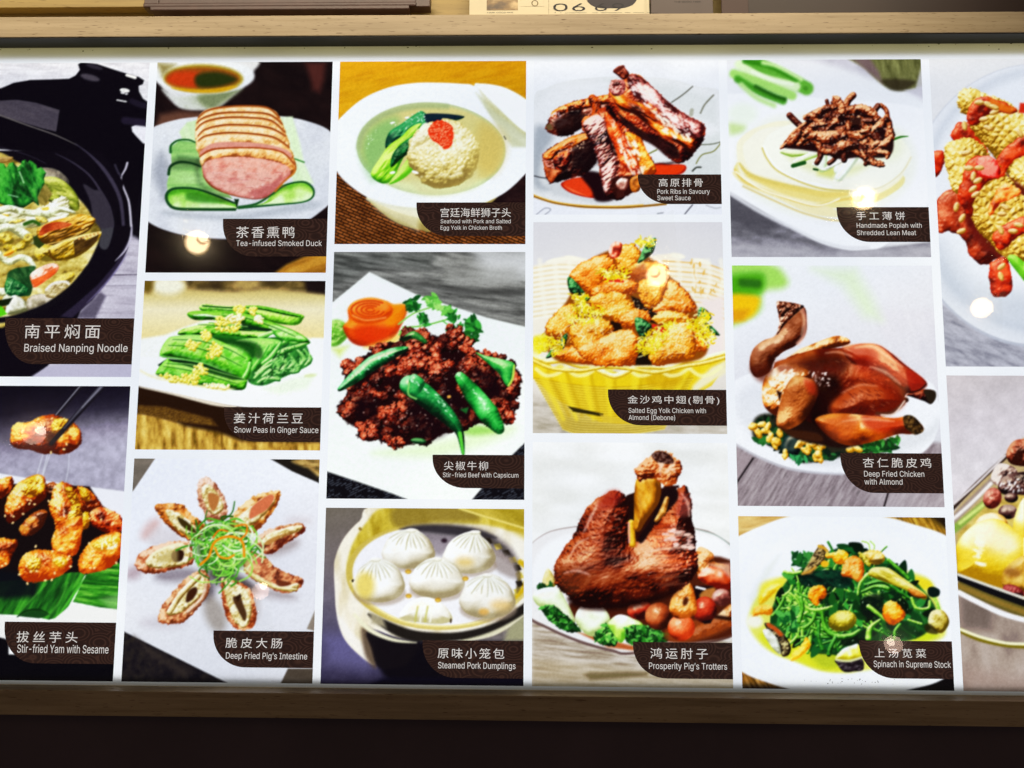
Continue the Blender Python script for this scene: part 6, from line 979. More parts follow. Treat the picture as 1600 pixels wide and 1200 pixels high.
    A.B(870, 312, 72, 44, 8, ['8c6408', 'd09c28', 'f0cc60', 'fcf0b8'], **o); A.P([(850, 330), (930, 320), (920, 350), (880, 365)], '3c2808', soft=18, a=.7)
    A.Lp([(675, 400), (690, 350), (720, 310), (770, 308), (808, 340), (812, 410), (780, 460), (740, 440), (680, 425)], ['a03c08', 'e07410', 'f8a438', 'ffd890'], dome=36, seed=4, **o); A.P([(740, 400), (790, 420), (770, 450), (740, 430)], 'e8b048', soft=20)
    A.Lp([(775, 290), (800, 285), (850, 340), (850, 375), (820, 350)], Ol, dome=14, **o); A.Lp([(845, 390), (880, 372), (960, 378), (1040, 430), (1110, 480), (1190, 540), (1180, 570), (1120, 540), (1040, 500), (960, 470), (880, 440), (840, 420)], ['6c5c08', 'b4a01c', 'd8c84c', 'f0e8a0'], dome=30, seed=3, bump=.6, bs=16, ang=30, an=4, tone=.8); A.Lp([(1080, 500), (1130, 510), (1190, 550), (1150, 560), (1100, 540)], ['5c2404', 'c07014', 'f0a848'], dome=16)
    A.Lp([(475, 545), (490, 500), (540, 480), (580, 500), (582, 550), (550, 575), (530, 605), (500, 590)], Or, dome=30, seed=5, **o); A.E(550, 572, 12, 8, 0, '241004', soft=8)
    A.B(682, 696, 86, 62, -10, Ol, bump=.25, bs=14, tone=.5, spec=.2, rough=3); A.S([(600, 720), (640, 755), (720, 750)], 5, '5c4c08', soft=12, a=.7)
    A.Lp([(925, 630), (940, 590), (990, 576), (1050, 630), (1062, 670), (1010, 715), (975, 720), (930, 680)], Or, dome=40, seed=6, **o); A.P([(930, 660), (960, 640), (980, 715), (950, 700)], 'e87808', soft=14, a=.8)
    A.Lp([(1200, 700), (1220, 640), (1280, 630), (1320, 670), (1325, 720), (1280, 772), (1220, 740)], ['5c4808', 'a8902c', 'd4c468', 'f0e8b8'], dome=40, seed=7, bump=.25, bs=14, tone=.5); A.P([(1180, 720), (1220, 720), (1260, 775), (1190, 765)], '241c04', soft=16, a=.8, smooth=True)
    A.Lp([(140, 670), (150, 615), (220, 600), (260, 620), (250, 660), (190, 660)], ['d07808', 'f8b030', 'ffdc70'], dome=24, soft=12, **o); A.Lp([(180, 600), (185, 545), (250, 480), (310, 480), (260, 540), (220, 580)], ['d8a010', 'f8d430', 'fff08c'], dome=30, soft=20, **o)
    A.Lp([(370, 940), (380, 890), (430, 850), (460, 795), (490, 830), (470, 880), (420, 920)], ['d88c08', 'fcc020', 'ffe868'], dome=26, soft=10, **o)
    A.Lp([(210, 712), (260, 720), (330, 780), (370, 850), (360, 900), (320, 912), (300, 860), (250, 790)], ['0c0806', '2c1c10', '6c5c38', 'c8c088'], dome=30, bump=.6, bs=12, tone=.8, spec=.5); A.S([(235, 720), (280, 750), (310, 780)], 12, 'b8541c', soft=12); A.Lp([(200, 760), (240, 750), (290, 810), (310, 880), (300, 900), (250, 850)], ['9c9c80', 'd8dccc', 'fff'], dome=20, tone=.5)
    A.Lp([(640, 930), (680, 870), (740, 845), (780, 840), (800, 920), (730, 930)], ['b0a010', 'e8e040', 'fcf8a8', 'fff'], dome=30, tone=.4); A.P([(640, 935), (720, 935), (800, 925), (810, 990), (760, 1003), (690, 1005), (650, 960)], ('060406', '241820', '6c6468'), tex=(10, -10, 2, 3), soft=8, smooth=True); A.S([(645, 932), (720, 940), (800, 918)], 7, 'd8d8a8', soft=7)
    A.mottle(7, .02)

@dish
def corn(A):
    A.view(1440, 70, 2.308)
    A.grad([(0, 0), (500, 0), (500, 1300), (0, 1300)], 'e4e4e6', ['dcdce0', 'd0cfd8', 'c4c4d2'], (0, 50), (0, 1160))
    A.P([(0, 900), (80, 940), (260, 1060), (500, 1100), (500, 1300), (0, 1300)], ('84848e', 'a4a4ae', 'bcbcc6'), tex=(12, 25, 4, 2), soft=16)
    A.E(420, 580, 470, 512, 0, 'b4b8c4', soft=8); A.E(420, 575, 466, 506, 0, 'e0e3ea', soft=8); A.E(430, 560, 440, 478, 0, 'cfd4dd', soft=30); A.E(440, 560, 420, 450, 0, 'e8ebf1', soft=50)
    A.P([(60, 700), (200, 860), (400, 900), (500, 1060), (200, 980), (60, 860)], 'b4bcc8', soft=120, a=.6, smooth=True)
    S_ = ['5c0a04', '9c1a06', 'cc300c', 'e85c28']; o = dict(tone=.9, spec=.6, sp=22, bump=.12, bs=18, flat=.4, rough=5, rs=26)
    A.Lp([(105, 320), (130, 285), (170, 275), (200, 300), (240, 400), (180, 360), (120, 350)], S_, dome=30, **o); A.Lp([(20, 400), (60, 378), (84, 390), (78, 440), (48, 475), (20, 480)], S_, dome=26, **o)
    A.Lp([(52, 580), (70, 540), (110, 520), (170, 540), (240, 620), (300, 740), (260, 780), (215, 792), (175, 760), (150, 700), (100, 670), (60, 672)], ['3c0806', '84200c', 'b83c18', 'e07c50'], dome=40, **o)
    A.Lp([(245, 800), (270, 770), (310, 770), (325, 850), (325, 890), (285, 912), (250, 890)], S_, dome=36, **o); A.P([(170, 560), (260, 700), (300, 760), (220, 740), (160, 640)], '5c0f0c', soft=30, a=.8, smooth=True)
    Kn = ['7c5408', 'd4a83c', 'f0d67c', 'fcf2c0']
    def cob(p, sd, ang, c=Kn): A.Lp(p, c, dome=70, cell=.5, cs=25, ang=ang, tone=.4, spec=.35, seed=sd, gain=1.15, rough=5)
    A.P([(190, 290), (260, 400), (330, 500), (400, 560), (400, 300)], '4c1410', soft=16)
    cob([(128, 200), (140, 165), (175, 155), (230, 175), (300, 200), (380, 260), (430, 300), (430, 480), (330, 480), (260, 400), (190, 320), (165, 260), (140, 240)], 1, 40)
    A.Lp([(165, 250), (190, 200), (240, 190), (320, 220), (340, 245), (250, 250), (200, 290), (165, 280)], S_, dome=26, **o); A.P([(240, 190), (340, 230), (320, 250), (250, 230)], 'e07c18', soft=20, a=.8)
    A.Lp([(280, 400), (320, 360), (369, 330), (400, 380), (330, 420), (300, 460), (275, 440)], S_, dome=26, **o); A.P([(355, 210), (400, 210), (400, 250), (350, 245)], 'c83018', soft=10)
    cob([(315, 470), (340, 420), (400, 400), (420, 560), (340, 510)], 3, 40)
    A.P([(140, 400), (280, 460), (400, 560), (420, 820), (330, 760), (250, 740), (170, 600)], '641c10', soft=20, smooth=True)
    cob([(80, 390), (100, 350), (160, 335), (210, 350), (250, 400), (310, 470), (380, 570), (430, 680), (430, 820), (340, 790), (270, 740), (200, 660), (150, 560), (110, 520), (90, 450)], 5, 50)
    A.Lp([(150, 470), (160, 430), (200, 400), (260, 420), (300, 470), (230, 500), (190, 560), (180, 620), (150, 590), (130, 540)], S_, dome=36, **o); A.Lp([(200, 410), (250, 405), (285, 450), (270, 480), (210, 470)], ['7c0404', 'b80c08', 'e43024', 'ff9080'], dome=30, **o)
    A.Lp([(240, 590), (290, 500), (340, 510), (355, 540), (290, 570), (250, 620)], ['8c1c04', 'd85010', 'f09030', 'ffd080'], dome=30, **o); A.Lp([(255, 690), (300, 650), (380, 620), (400, 660), (350, 690), (290, 740), (262, 720)], S_, dome=30, **o)
    for x, y, r in ((155, 292, 80), (225, 268, -10), (208, 208, 0), (240, 215, 30), (262, 243, -20), (262, 225, 20), (170, 445, 0), (208, 444, 0), (186, 474, 100), (202, 490, -30), (185, 520, -40), (195, 540, -30), (355, 320, 60), (125, 585, 100), (146, 625, -60), (143, 672, -20), (286, 668, 70), (330, 672, 0), (350, 650, 10), (288, 800, -40), (286, 835, 70), (290, 610, 0), (240, 300, 20), (160, 390, -10), (300, 585, 30)):
        A.B(x, y, 18, 10, r, ['9c6c1c', 'dcb468', 'f6e0b0'], tone=.2, spec=.3); 
    A.Lp([(310, 770), (340, 760), (400, 820), (400, 890), (360, 840)], ['4c9c14', '84cc34', 'b8ec78'], dome=30, tone=.4); A.mottle(5, .02)

@dish
def glass(A):
    A.view(1460, 570, 2.264)
    A.grad([(0, 0), (400, 0), (400, 1300), (0, 1300)], 'c4bcbe', ['d4ccd0', 'd8d2d6', 'd0c8cc', 'b8b0b0'], (0, 40), (0, 700))
    A.mottle(40, .05)
    A.P([(40, 800), (400, 900), (400, 1300), (40, 1300)], ('8a7c74', 'a89a90', 'b8aca4'), tex=(60, 80, 2, 2), soft=40); A.P([(90, 810), (200, 850), (200, 940), (100, 930)], '6c5c54', soft=50, a=.8); A.P([(90, 1060), (400, 1120), (400, 1300), (90, 1300)], 'a08c84', soft=80, a=.6)
    A.P([(40, 560), (100, 480), (250, 320), (400, 180), (400, 880), (250, 820), (80, 740)], 'b8a47c', soft=12); A.P([(50, 545), (250, 350), (260, 370), (60, 575)], '9c8c84', soft=10)
    A.S([(30, 545), (140, 430), (270, 310)], 7, '2c1c14', soft=6); A.S([(60, 500), (150, 420), (250, 322)], 4, 'dcd4d4', soft=6); A.S([(50, 560), (130, 490), (200, 420)], 6, 'eee8e4', soft=8); A.S([(60, 590), (170, 500), (240, 440)], 14, '86a048', soft=14); A.S([(90, 560), (180, 490)], 6, 'c8d888', soft=8)
    A.P([(80, 600), (180, 500), (320, 440), (330, 640), (330, 860), (90, 760)], ('a08438', 'c8b060', 'd8c88c'), tex=(30, 30, 2, 3), soft=12)
    D_ = ['0c0606', '2c1414', '5c3430', 'b0988c']; Rb = ['2c0808', '702018', 'a8503c', 'e0a090']
    A.Lp([(255, 310), (280, 270), (330, 260), (400, 250), (400, 360), (330, 360), (270, 350)], ['2c0a04', '84301a', 'b8603c', 'd89c78'], dome=36, tone=.9, bump=.4, bs=20, spec=.6)
    A.Lp([(200, 400), (220, 355), (250, 350), (290, 370), (285, 400), (230, 430)], ['1c0c10', '5c3c38', 'a88c80', 'e8dcd4'], dome=26, tone=1, bump=.6, bs=14); A.Lp([(225, 440), (240, 400), (300, 380), (400, 380), (400, 460), (300, 460), (250, 460)], D_, dome=36, tone=.9, bump=.4, bs=20, spec=.7)
    A.B(205, 472, 32, 38, 20, Rb, spec=.7, bump=.3, bs=14, tone=.6); A.B(260, 520, 34, 26, 0, D_, spec=.6, tone=.8); A.B(272, 470, 24, 18, 0, D_, spec=.8); A.glaze([(230, 420), (320, 400), (310, 450), (240, 450)], 20, 7, 'fff', a=.9)
    A.B(200, 570, 60, 46, -10, ['8c5410', 'd09838', 'f0cc80', 'fcf0d0'], tone=.5, spec=.6)
    Y = ['a8800c', 'd8b018', 'eed044', 'f8e890', 'fffbe0']
    A.B(340, 560, 60, 110, 10, Y, tone=.5, spec=.4)
    A.Lp([(78, 640), (110, 590), (160, 555), (220, 545), (280, 580), (340, 650), (340, 800), (250, 790), (170, 775), (90, 745), (80, 700)], Y, dome=100, tone=.35, spec=.3, bump=.06, bs=20); A.E(220, 620, 80, 44, 20, 'fcf4d8', soft=60, a=.8); A.glaze([(140, 610), (170, 600), (170, 710), (145, 710)], 22, 13, 'fff8e0', a=.9, an=10)
    A.Lp([(240, 745), (270, 700), (330, 680), (330, 800), (250, 790)], ['6c4008', 'c89830', 'ecc870'], dome=30, tone=.6); A.E(275, 735, 30, 16, 10, '8c5c1c', soft=24, a=.8)
    A.B(280, 800, 40, 20, 20, ['2c0808', '781c1c', 'b04c48'], tone=.8, bump=.5, bs=10)
    A.P([(84, 738), (180, 778), (330, 840), (330, 905), (200, 850), (86, 800)], '6a5c28', soft=8); A.S([(82, 750), (200, 800), (330, 848)], 12, '0c0c10', soft=6); A.S([(84, 742), (200, 784), (330, 830)], 5, 'dcd8cc', soft=5); A.S([(86, 782), (200, 830), (330, 880)], 9, '8c7430', soft=9); A.S([(88, 806), (150, 838), (240, 880), (330, 905)], 9, 'f4f2f4', soft=8)
    A.S([(92, 940), (160, 970), (250, 990), (330, 996)], 9, '7a6c14', soft=6); A.S([(92, 936), (160, 962), (250, 984), (330, 988)], 5, 'f0ecc8', soft=5)
    A.mottle(6, .03)

# ---------------------------------------------------------------------------
# helpers
# ---------------------------------------------------------------------------
def tag(o, label=None, cat=None, group=None, kind=None):
    for k, v in (('label', label), ('category', cat), ('group', group), ('kind', kind)):
        if v: o[k] = v
    return o

def empty(name, loc=(0, 0, 0)):
    o = bpy.data.objects.new(name, None); COL.objects.link(o); o.empty_display_size = .05
    o.matrix_world = W @ Matrix.Translation(loc); return o

def obj(name, me, mat, parent=None, at=None):
    if isinstance(me, bmesh.types.BMesh):
        bm = me; me = bpy.data.meshes.new(name); bm.to_mesh(me); bm.free()
    o = bpy.data.objects.new(name, me); COL.objects.link(o)
    if mat and not me.materials: me.materials.append(mat)
    if parent: o.parent = parent
    else: o.matrix_world = W @ Matrix.Translation(at or (0, 0, 0))
    return o

def box(bm, x0, x1, y0, y1, z0, z1, bev=0):
    r = bmesh.ops.create_cube(bm, size=1); vs = r['verts']
    bmesh.ops.scale(bm, verts=vs, vec=(x1 - x0, y1 - y0, z1 - z0)); bmesh.ops.translate(bm, verts=vs, vec=((x0 + x1) / 2, (y0 + y1) / 2, (z0 + z1) / 2))
    if bev: bmesh.ops.bevel(bm, geom=list({e for v in vs for e in v.link_edges}), offset=bev, segments=2, affect='EDGES', profile=.6)
    return bm

def BX(*a, bev=0): return box(bmesh.new(), *a, bev=bev)

def quads(rects, y):
    bm = bmesh.new()
    for x0, x1, z0, z1 in rects:
        bm.faces.new([bm.verts.new(p) for p in ((x0, y, z0), (x1, y, z0), (x1, y, z1), (x0, y, z1))])
    return bm

class Mat:
    def __init__(s, name):
        s.m = bpy.data.materials.new(name); s.m.use_nodes = True; s.t = s.m.node_tree; s.t.nodes.clear(); s.out = s.n('ShaderNodeOutputMaterial')
    def n(s, ty, ins=None, **kw):
        nd = s.t.nodes.new(ty)
        for k, v in kw.items(): setattr(nd, k, v)
        for k, v in (ins or {}).items():
            if isinstance(v, bpy.types.NodeSocket): s.t.links.new(v, nd.inputs[k])
            else: nd.inputs[k].default_value = v
        return nd
    def surf(s, sock): s.t.links.new(sock, s.out.inputs[0]); return s.m
    def ramp(s, fac, stops):
        r = s.n('ShaderNodeValToRGB', {0: fac}); e = r.color_ramp.elements
        while len(e) < len(stops): e.new(.5)
        for i, (p, c) in enumerate(stops): e[i].position = p; e[i].color = (*lin(hx(c)), 1) if isinstance(c, str) else (*c, 1)
        return r.outputs[0]
    def coord(s, scale=(1, 1, 1)):
        c = s.n('ShaderNodeTexCoord'); return s.n('ShaderNodeMapping', {0: c.outputs['Object'], 'Scale': scale}).outputs[0]

def plain(name, col, rough=.6, grain=.08, sc=60, metal=0, spec=.4):
    M = Mat(name); nz = M.n('ShaderNodeTexNoise', {'Vector': M.coord(), 'Scale': sc, 'Detail': 5}); c = lin(hx(col))
    k = M.ramp(nz.outputs[0], [(.3, tuple(c * (1 - grain))), (.7, tuple(np.minimum(c * (1 + grain), 1)))])
    b = M.n('ShaderNodeBsdfPrincipled', {'Base Color': k, 'Roughness': rough, 'Metallic': metal, 'Specular IOR Level': spec})
    return M.surf(b.outputs[0])

def wood(name, base, dark, line, sc=1., rough=.5):
    M = Mat(name)
    g = M.n('ShaderNodeTexNoise', {'Vector': M.coord((6 * sc, 60 * sc, 150 * sc)), 'Scale': 1., 'Detail': 5, 'Roughness': .6})
    base_c = M.ramp(g.outputs[0], [(.3, dark), (.62, base)])
    f = M.n('ShaderNodeTexNoise', {'Vector': M.coord((55 * sc, 300, 620 * sc)), 'Scale': 1., 'Detail': 2})     # short pores
    fm = M.ramp(f.outputs[0], [(.63, (0, 0, 0)), (.70, (1, 1, 1))])
    lo_ = M.n('ShaderNodeTexNoise', {'Vector': M.coord((3, 3, 14)), 'Scale': 1., 'Detail': 3})
    sh = M.ramp(lo_.outputs[0], [(.3, (.84, .82, .80)), (.7, (1.06, 1.04, 1.0))])
    mix = M.n('ShaderNodeMix', {0: fm, 6: base_c, 7: (*lin(hx(line)), 1)}, data_type='RGBA')
    mul = M.n('ShaderNodeMix', {0: 1., 6: mix.outputs[2], 7: sh}, data_type='RGBA', blend_type='MULTIPLY')
    bmp = M.n('ShaderNodeBump', {'Strength': .35, 'Distance': .0006, 'Height': g.outputs[0]})
    b = M.n('ShaderNodeBsdfPrincipled', {'Base Color': mul.outputs[2], 'Roughness': rough, 'Normal': bmp.outputs[0], 'Specular IOR Level': .35})
    return M.surf(b.outputs[0])

# ---------------------------------------------------------------- materials
BACK = .60                                       # share of the light that comes through the print
def print_mat(name, colour=None):
    M = Mat(name)
    if colour is None: c = M.n('ShaderNodeAttribute', attribute_name='artwork').outputs[0]
    else:
        nz = M.n('ShaderNodeTexNoise', {'Vector': M.coord(), 'Scale': 650, 'Detail': 3})
        c = M.ramp(nz.outputs[0], [(.35, tuple(np.array(colour) * .955)), (.65, tuple(colour))])
    t = M.n('ShaderNodeBsdfTranslucent', {'Color': c}); d = M.n('ShaderNodeBsdfDiffuse', {'Color': c})
    return M.surf(M.n('ShaderNodeMixShader', {0: BACK, 1: d.outputs[0], 2: t.outputs[0]}).outputs[0])
m_print = print_mat('dish_print'); m_sheet = print_mat('white_print_sheet', (.96, .975, 1.))

M = Mat('backlight'); nz = M.n('ShaderNodeTexNoise', {'Vector': M.coord((3, 3, 4)), 'Scale': 1., 'Detail': 3}); m_light = M.surf(M.n('ShaderNodeEmission', {'Color': M.ramp(nz.outputs[0], [(.3, (.83, .87, .93)), (.7, (.97, .99, 1.))]), 'Strength': 1.03 / BACK}).outputs[0])

M = Mat('name_plate_print')                      # dark brown wave pattern, backlit
v = M.n('ShaderNodeTexVoronoi', {'Vector': M.coord((1, 0, 1.5)), 'Scale': 34, 'Randomness': .85}); k = M.n('ShaderNodeMath', {0: v.outputs['Distance'], 1: 44}, operation='MULTIPLY')
sn = M.n('ShaderNodeMath', {0: k.outputs[0]}, operation='SINE'); w1 = M.n('ShaderNodeMath', {0: sn.outputs[0], 1: .5, 2: .5}, operation='MULTIPLY_ADD')
c = M.ramp(w1.outputs[0], [(.0, '2c1c18'), (.6, '32201b'), (.9, '3c2720'), (1., '432c24')])
e = M.n('ShaderNodeEmission', {'Color': c, 'Strength': .8}); d = M.n('ShaderNodeBsdfDiffuse', {'Color': c})
m_plate = M.surf(M.n('ShaderNodeAddShader', {0: e.outputs[0], 1: d.outputs[0]}).outputs[0])
M = Mat('backlit_letters'); e = M.n('ShaderNodeEmission', {'Color': (.86, .83, .80, 1), 'Strength': .78}); d = M.n('ShaderNodeBsdfDiffuse', {'Color': (.8, .8, .78, 1)}); m_letter = M.surf(M.n('ShaderNodeAddShader', {0: e.outputs[0], 1: d.outputs[0]}).outputs[0])

def pane_mat(name, rip=0, mask=False, gl=1.0, rough=0.):
    M = Mat(name); nrm = {}
    if rip:
        nz = M.n('ShaderNodeTexNoise', {'Vector': M.coord((1, 1, .55)), 'Scale': 330, 'Detail': 2.5, 'Roughness': .6})
        at = M.n('ShaderNodeAttribute', attribute_name='film_ripple') if mask else None
        h = M.n('ShaderNodeMath', {0: nz.outputs[0], 1: at.outputs['Fac']}, operation='MULTIPLY').outputs[0] if mask else nz.outputs[0]
        nrm = {'Normal': M.n('ShaderNodeBump', {'Strength': 1., 'Distance': rip, 'Height': h}).outputs[0]}
    g = M.n('ShaderNodeBsdfGlossy', {'Color': (gl, gl, gl, 1), 'Roughness': rough, **nrm}); tr = M.n('ShaderNodeBsdfTransparent', {'Color': (.99, .99, .985, 1)})
    f = M.n('ShaderNodeFresnel', {'IOR': 1.5})
    if mask:
        fa = M.n('ShaderNodeMath', {0: f.outputs[0], 1: at.outputs['Fac']}, operation='MULTIPLY').outputs[0]
    else: fa = f.outputs[0]
    if not mask:
        g2 = M.n('ShaderNodeBsdfGlossy', {'Color': (1, 1, 1, 1), 'Roughness': .115}); g = M.n('ShaderNodeMixShader', {0: .3, 1: g.outputs[0], 2: g2.outputs[0]}); g3 = M.n('ShaderNodeBsdfGlossy', {'Color': (1, 1, 1, 1), 'Roughness': .05}); g = M.n('ShaderNodeMixShader', {0: .2, 1: g.outputs[0], 2: g3.outputs[0]})
    return M.surf(M.n('ShaderNodeMixShader', {0: fa, 1: tr.outputs[0], 2: g.outputs[0]}).outputs[0])
for m_ in (m_plate, m_letter): m_.cycles.emission_sampling = 'NONE'
m_pane = pane_mat('acrylic_pane'); m_crease = pane_mat('creased_film', rip=.0007, mask=True)
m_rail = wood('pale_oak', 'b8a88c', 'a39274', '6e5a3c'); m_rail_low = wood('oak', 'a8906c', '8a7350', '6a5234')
m_back = wood('back_board_wood', 'b09a5c', '9a8450', '86703c', .6)
m_black = plain('black_tray_and_shade', '14141a', .5)  # tray black, also used for the shade strip under the top rail
def glow(name, col, st):
    M = Mat(name); return M.surf(M.n('ShaderNodeEmission', {'Color': (*col, 1), 'Strength': st}).outputs[0])

# ---------------------------------------------------------------- the board
board = tag(empty('menu_board', (0, 0, -.49)), 'long backlit restaurant menu board of printed dish photographs in a pale wood frame', 'menu board')
def part(name, me, mat, parent=board, label=None, kind=None):
    o = obj(name, me, mat, parent)
    if parent is board: o.location = (0, 0, .49)
    if label: o['label'] = label
    if kind: o['kind'] = kind
    return o
XL, XR, ZB, ZT = -.835, .775, -.4535, .476
cols = [(XL + .012, -.5767), (-.5649, -.3006), (-.2895, -.0115), (0., .2729), (.2852, .5694), (.5816, XR - .012)]
TOP, BOT = .45, -.4485
pics = {'noodle': (0, TOP, -.026), 'yam': (0, -.0394, BOT), 'duck': (1, TOP, .1273), 'peas': (1, .1152, -.1297), 'intestine': (1, -.1425, BOT),
        'soup': (2, TOP, .17), 'beef': (2, .1583, -.1971), 'dump': (2, -.2098, BOT), 'ribs': (3, TOP, .2141), 'egg': (3, .2027, -.1036), 'trot': (3, -.1164, BOT),
        'popiah': (4, TOP, .1511), 'chick': (4, .1386, -.2033), 'spin': (4, -.2175, BOT), 'corn': (5, TOP, -.0069), 'glass': (5, -.0197, BOT)}
# the lightbox: black tray, backlight a little smaller than the print, print sheet with the pictures
tray = bmesh.new(); box(tray, XL - .03, XR + .03, .034, .040, ZB - .02, ZT + .02); box(tray, XL - .03, XR + .03, .001, .034, ZT + .001, ZT + .02); box(tray, XL - .03, XR + .03, .001, .034, ZB - .02, ZB - .001)
part('light_box', tray, m_black)
part('backlight_panel', quads([(XL + .005, XR - .005, -.4440, .4566)], .0046), m_light)
M = Mat('edge_glow'); nz = M.n('ShaderNodeTexNoise', {'Vector': M.coord((9, 9, 40)), 'Scale': 1., 'Detail': 4})  # added glow that tints the top band of the sheet tan from behind
m_edge_glow = M.surf(M.n('ShaderNodeEmission', {'Color': M.ramp(nz.outputs[0], [(.3, (.40, .35, .13)), (.7, (.54, .48, .20))]), 'Strength': 1.}).outputs[0])
m_bottom_glow = glow('bottom_edge_glow', (.075, .08, .06), 1.)  # added faint glow for the bottom edge of the sheet
part('edge_glow', quads([(XL + .005, XR - .005, .4568, .4755)], .0047), m_edge_glow); part('edge_glow', quads([(XL + .005, XR - .005, -.4535, -.4442)], .0047), m_bottom_glow)  # glowing strips added past the backlight, top and bottom
strips = [(XL, XR, TOP, ZT), (XL, XR, ZB, BOT)]
for i, (a, b) in enumerate(cols):
    strips.append(((cols[i - 1][1] if i else XL), a, BOT, TOP))
    p = sorted([(t, bt) for c, t, bt in pics.values() if c == i], reverse=True)
    for (t0, b0), (t1, b1) in zip(p[:-1], p[1:]): strips.append((a, b, t1, b0))
strips.append((cols[-1][1], XR, BOT, TOP))
part('print_sheet', quads(strips, 0), m_sheet, label='white backlit print sheet showing between the dish photographs')

# artwork units of a point of the board (fixed mapping of the printed sheet)
HB = np.array([[1082.68824, 84.8390526, 832.741262], [-6.36527372, -1030.57933, 562.984036], [-.0173892561, .0975768135, 1.]])
LAB = {'noodle': 'printed photo of noodle soup with clams and parsley in a black clay pot', 'yam': 'printed photo of glazed fried yam pieces with sesame over a banana leaf',
       'duck': 'printed photo of sliced smoked duck breast on rolled cucumber ribbons', 'peas': 'printed photo of stacked green snow peas with ginger crumbs',
       'intestine': 'printed photo of eight fried rolls set like a star round shredded greens', 'soup': 'printed photo of a large meatball with red roe in a white bowl of broth',
       'beef': 'printed photo of dark minced beef with green chillies and a carrot rose', 'dump': 'printed photo of pleated white dumplings in a bamboo steamer',
       'ribs': 'printed photo of glazed red pork ribs on a white plate', 'egg': 'printed photo of fried chicken pieces heaped in a yellow basket',
       'trot': 'printed photo of a braised brown pork knuckle with chestnuts and greens', 'popiah': 'printed photo of shredded meat on thin round pancakes',
       'chick': 'printed photo of a whole roast chicken with raised neck', 'spin': 'printed photo of green spinach with orange and yellow pieces in broth',
       'corn': 'printed photo of corn cobs with red sauce and pine nuts', 'glass': 'printed photo of yellow fruit and dark mushrooms in a glass dish'}
STEP = .00108
def picture(key):
    ci, t, b = pics[key]; x0, x1 = cols[ci]; nx, nz = int((x1 - x0) / STEP) + 1, int((t - b) / STEP) + 1
    gx, gz = np.meshgrid(np.linspace(x0, x1, nx), np.linspace(t, b, nz))
    q = np.einsum('ij,jkl->ikl', HB, np.stack([gx, gz, np.ones_like(gx)])); X, Y = q[0] / q[2], q[1] / q[2]
    X = np.abs(X); X = 1600 - np.abs(1600 - X)
    A = Art(X, Y); DISH[key](A); C = soften(A.C); g = C.mean(-1, keepdims=True); C = g + (C - g) * 1.10
    A.view(0, 0, 1); C = C + .038 * (A.noise(2.2, oct=2, seed=4)[..., None] - .5) * (.25 + np.minimum(g, 1 - g) * 1.6)      # paper and print grain
    t = np.clip((C - .5) / .5, 0, 1); C = C + .19 * t * (1 - t)
    C = lin(np.clip((C - .015) * 1.03, 0, 1))
    me = bpy.data.meshes.new('dish_picture'); n = nx * nz
    co = np.zeros((n, 3), np.float32); co[:, 0] = gx.ravel(); co[:, 2] = gz.ravel()
    i = np.arange(n).reshape(nz, nx); f = np.stack([i[1:, :-1], i[1:, 1:], i[:-1, 1:], i[:-1, :-1]], -1).reshape(-1, 4)
    me.vertices.add(n); me.vertices.foreach_set('co', co.ravel()); me.loops.add(f.size); me.loops.foreach_set('vertex_index', f.ravel().astype(np.int32))
    me.polygons.add(len(f)); me.polygons.foreach_set('loop_start', np.arange(0, f.size, 4, dtype=np.int32)); me.polygons.foreach_set('loop_total', np.full(len(f), 4, np.int32))
    me.update(); at = me.color_attributes.new('artwork', 'FLOAT_COLOR', 'POINT')
    at.data.foreach_set('color', np.concatenate([C.reshape(-1, 3), np.ones((n, 1))], 1).astype(np.float32).ravel())
    return part('dish_picture', me, m_print, label=LAB[key])

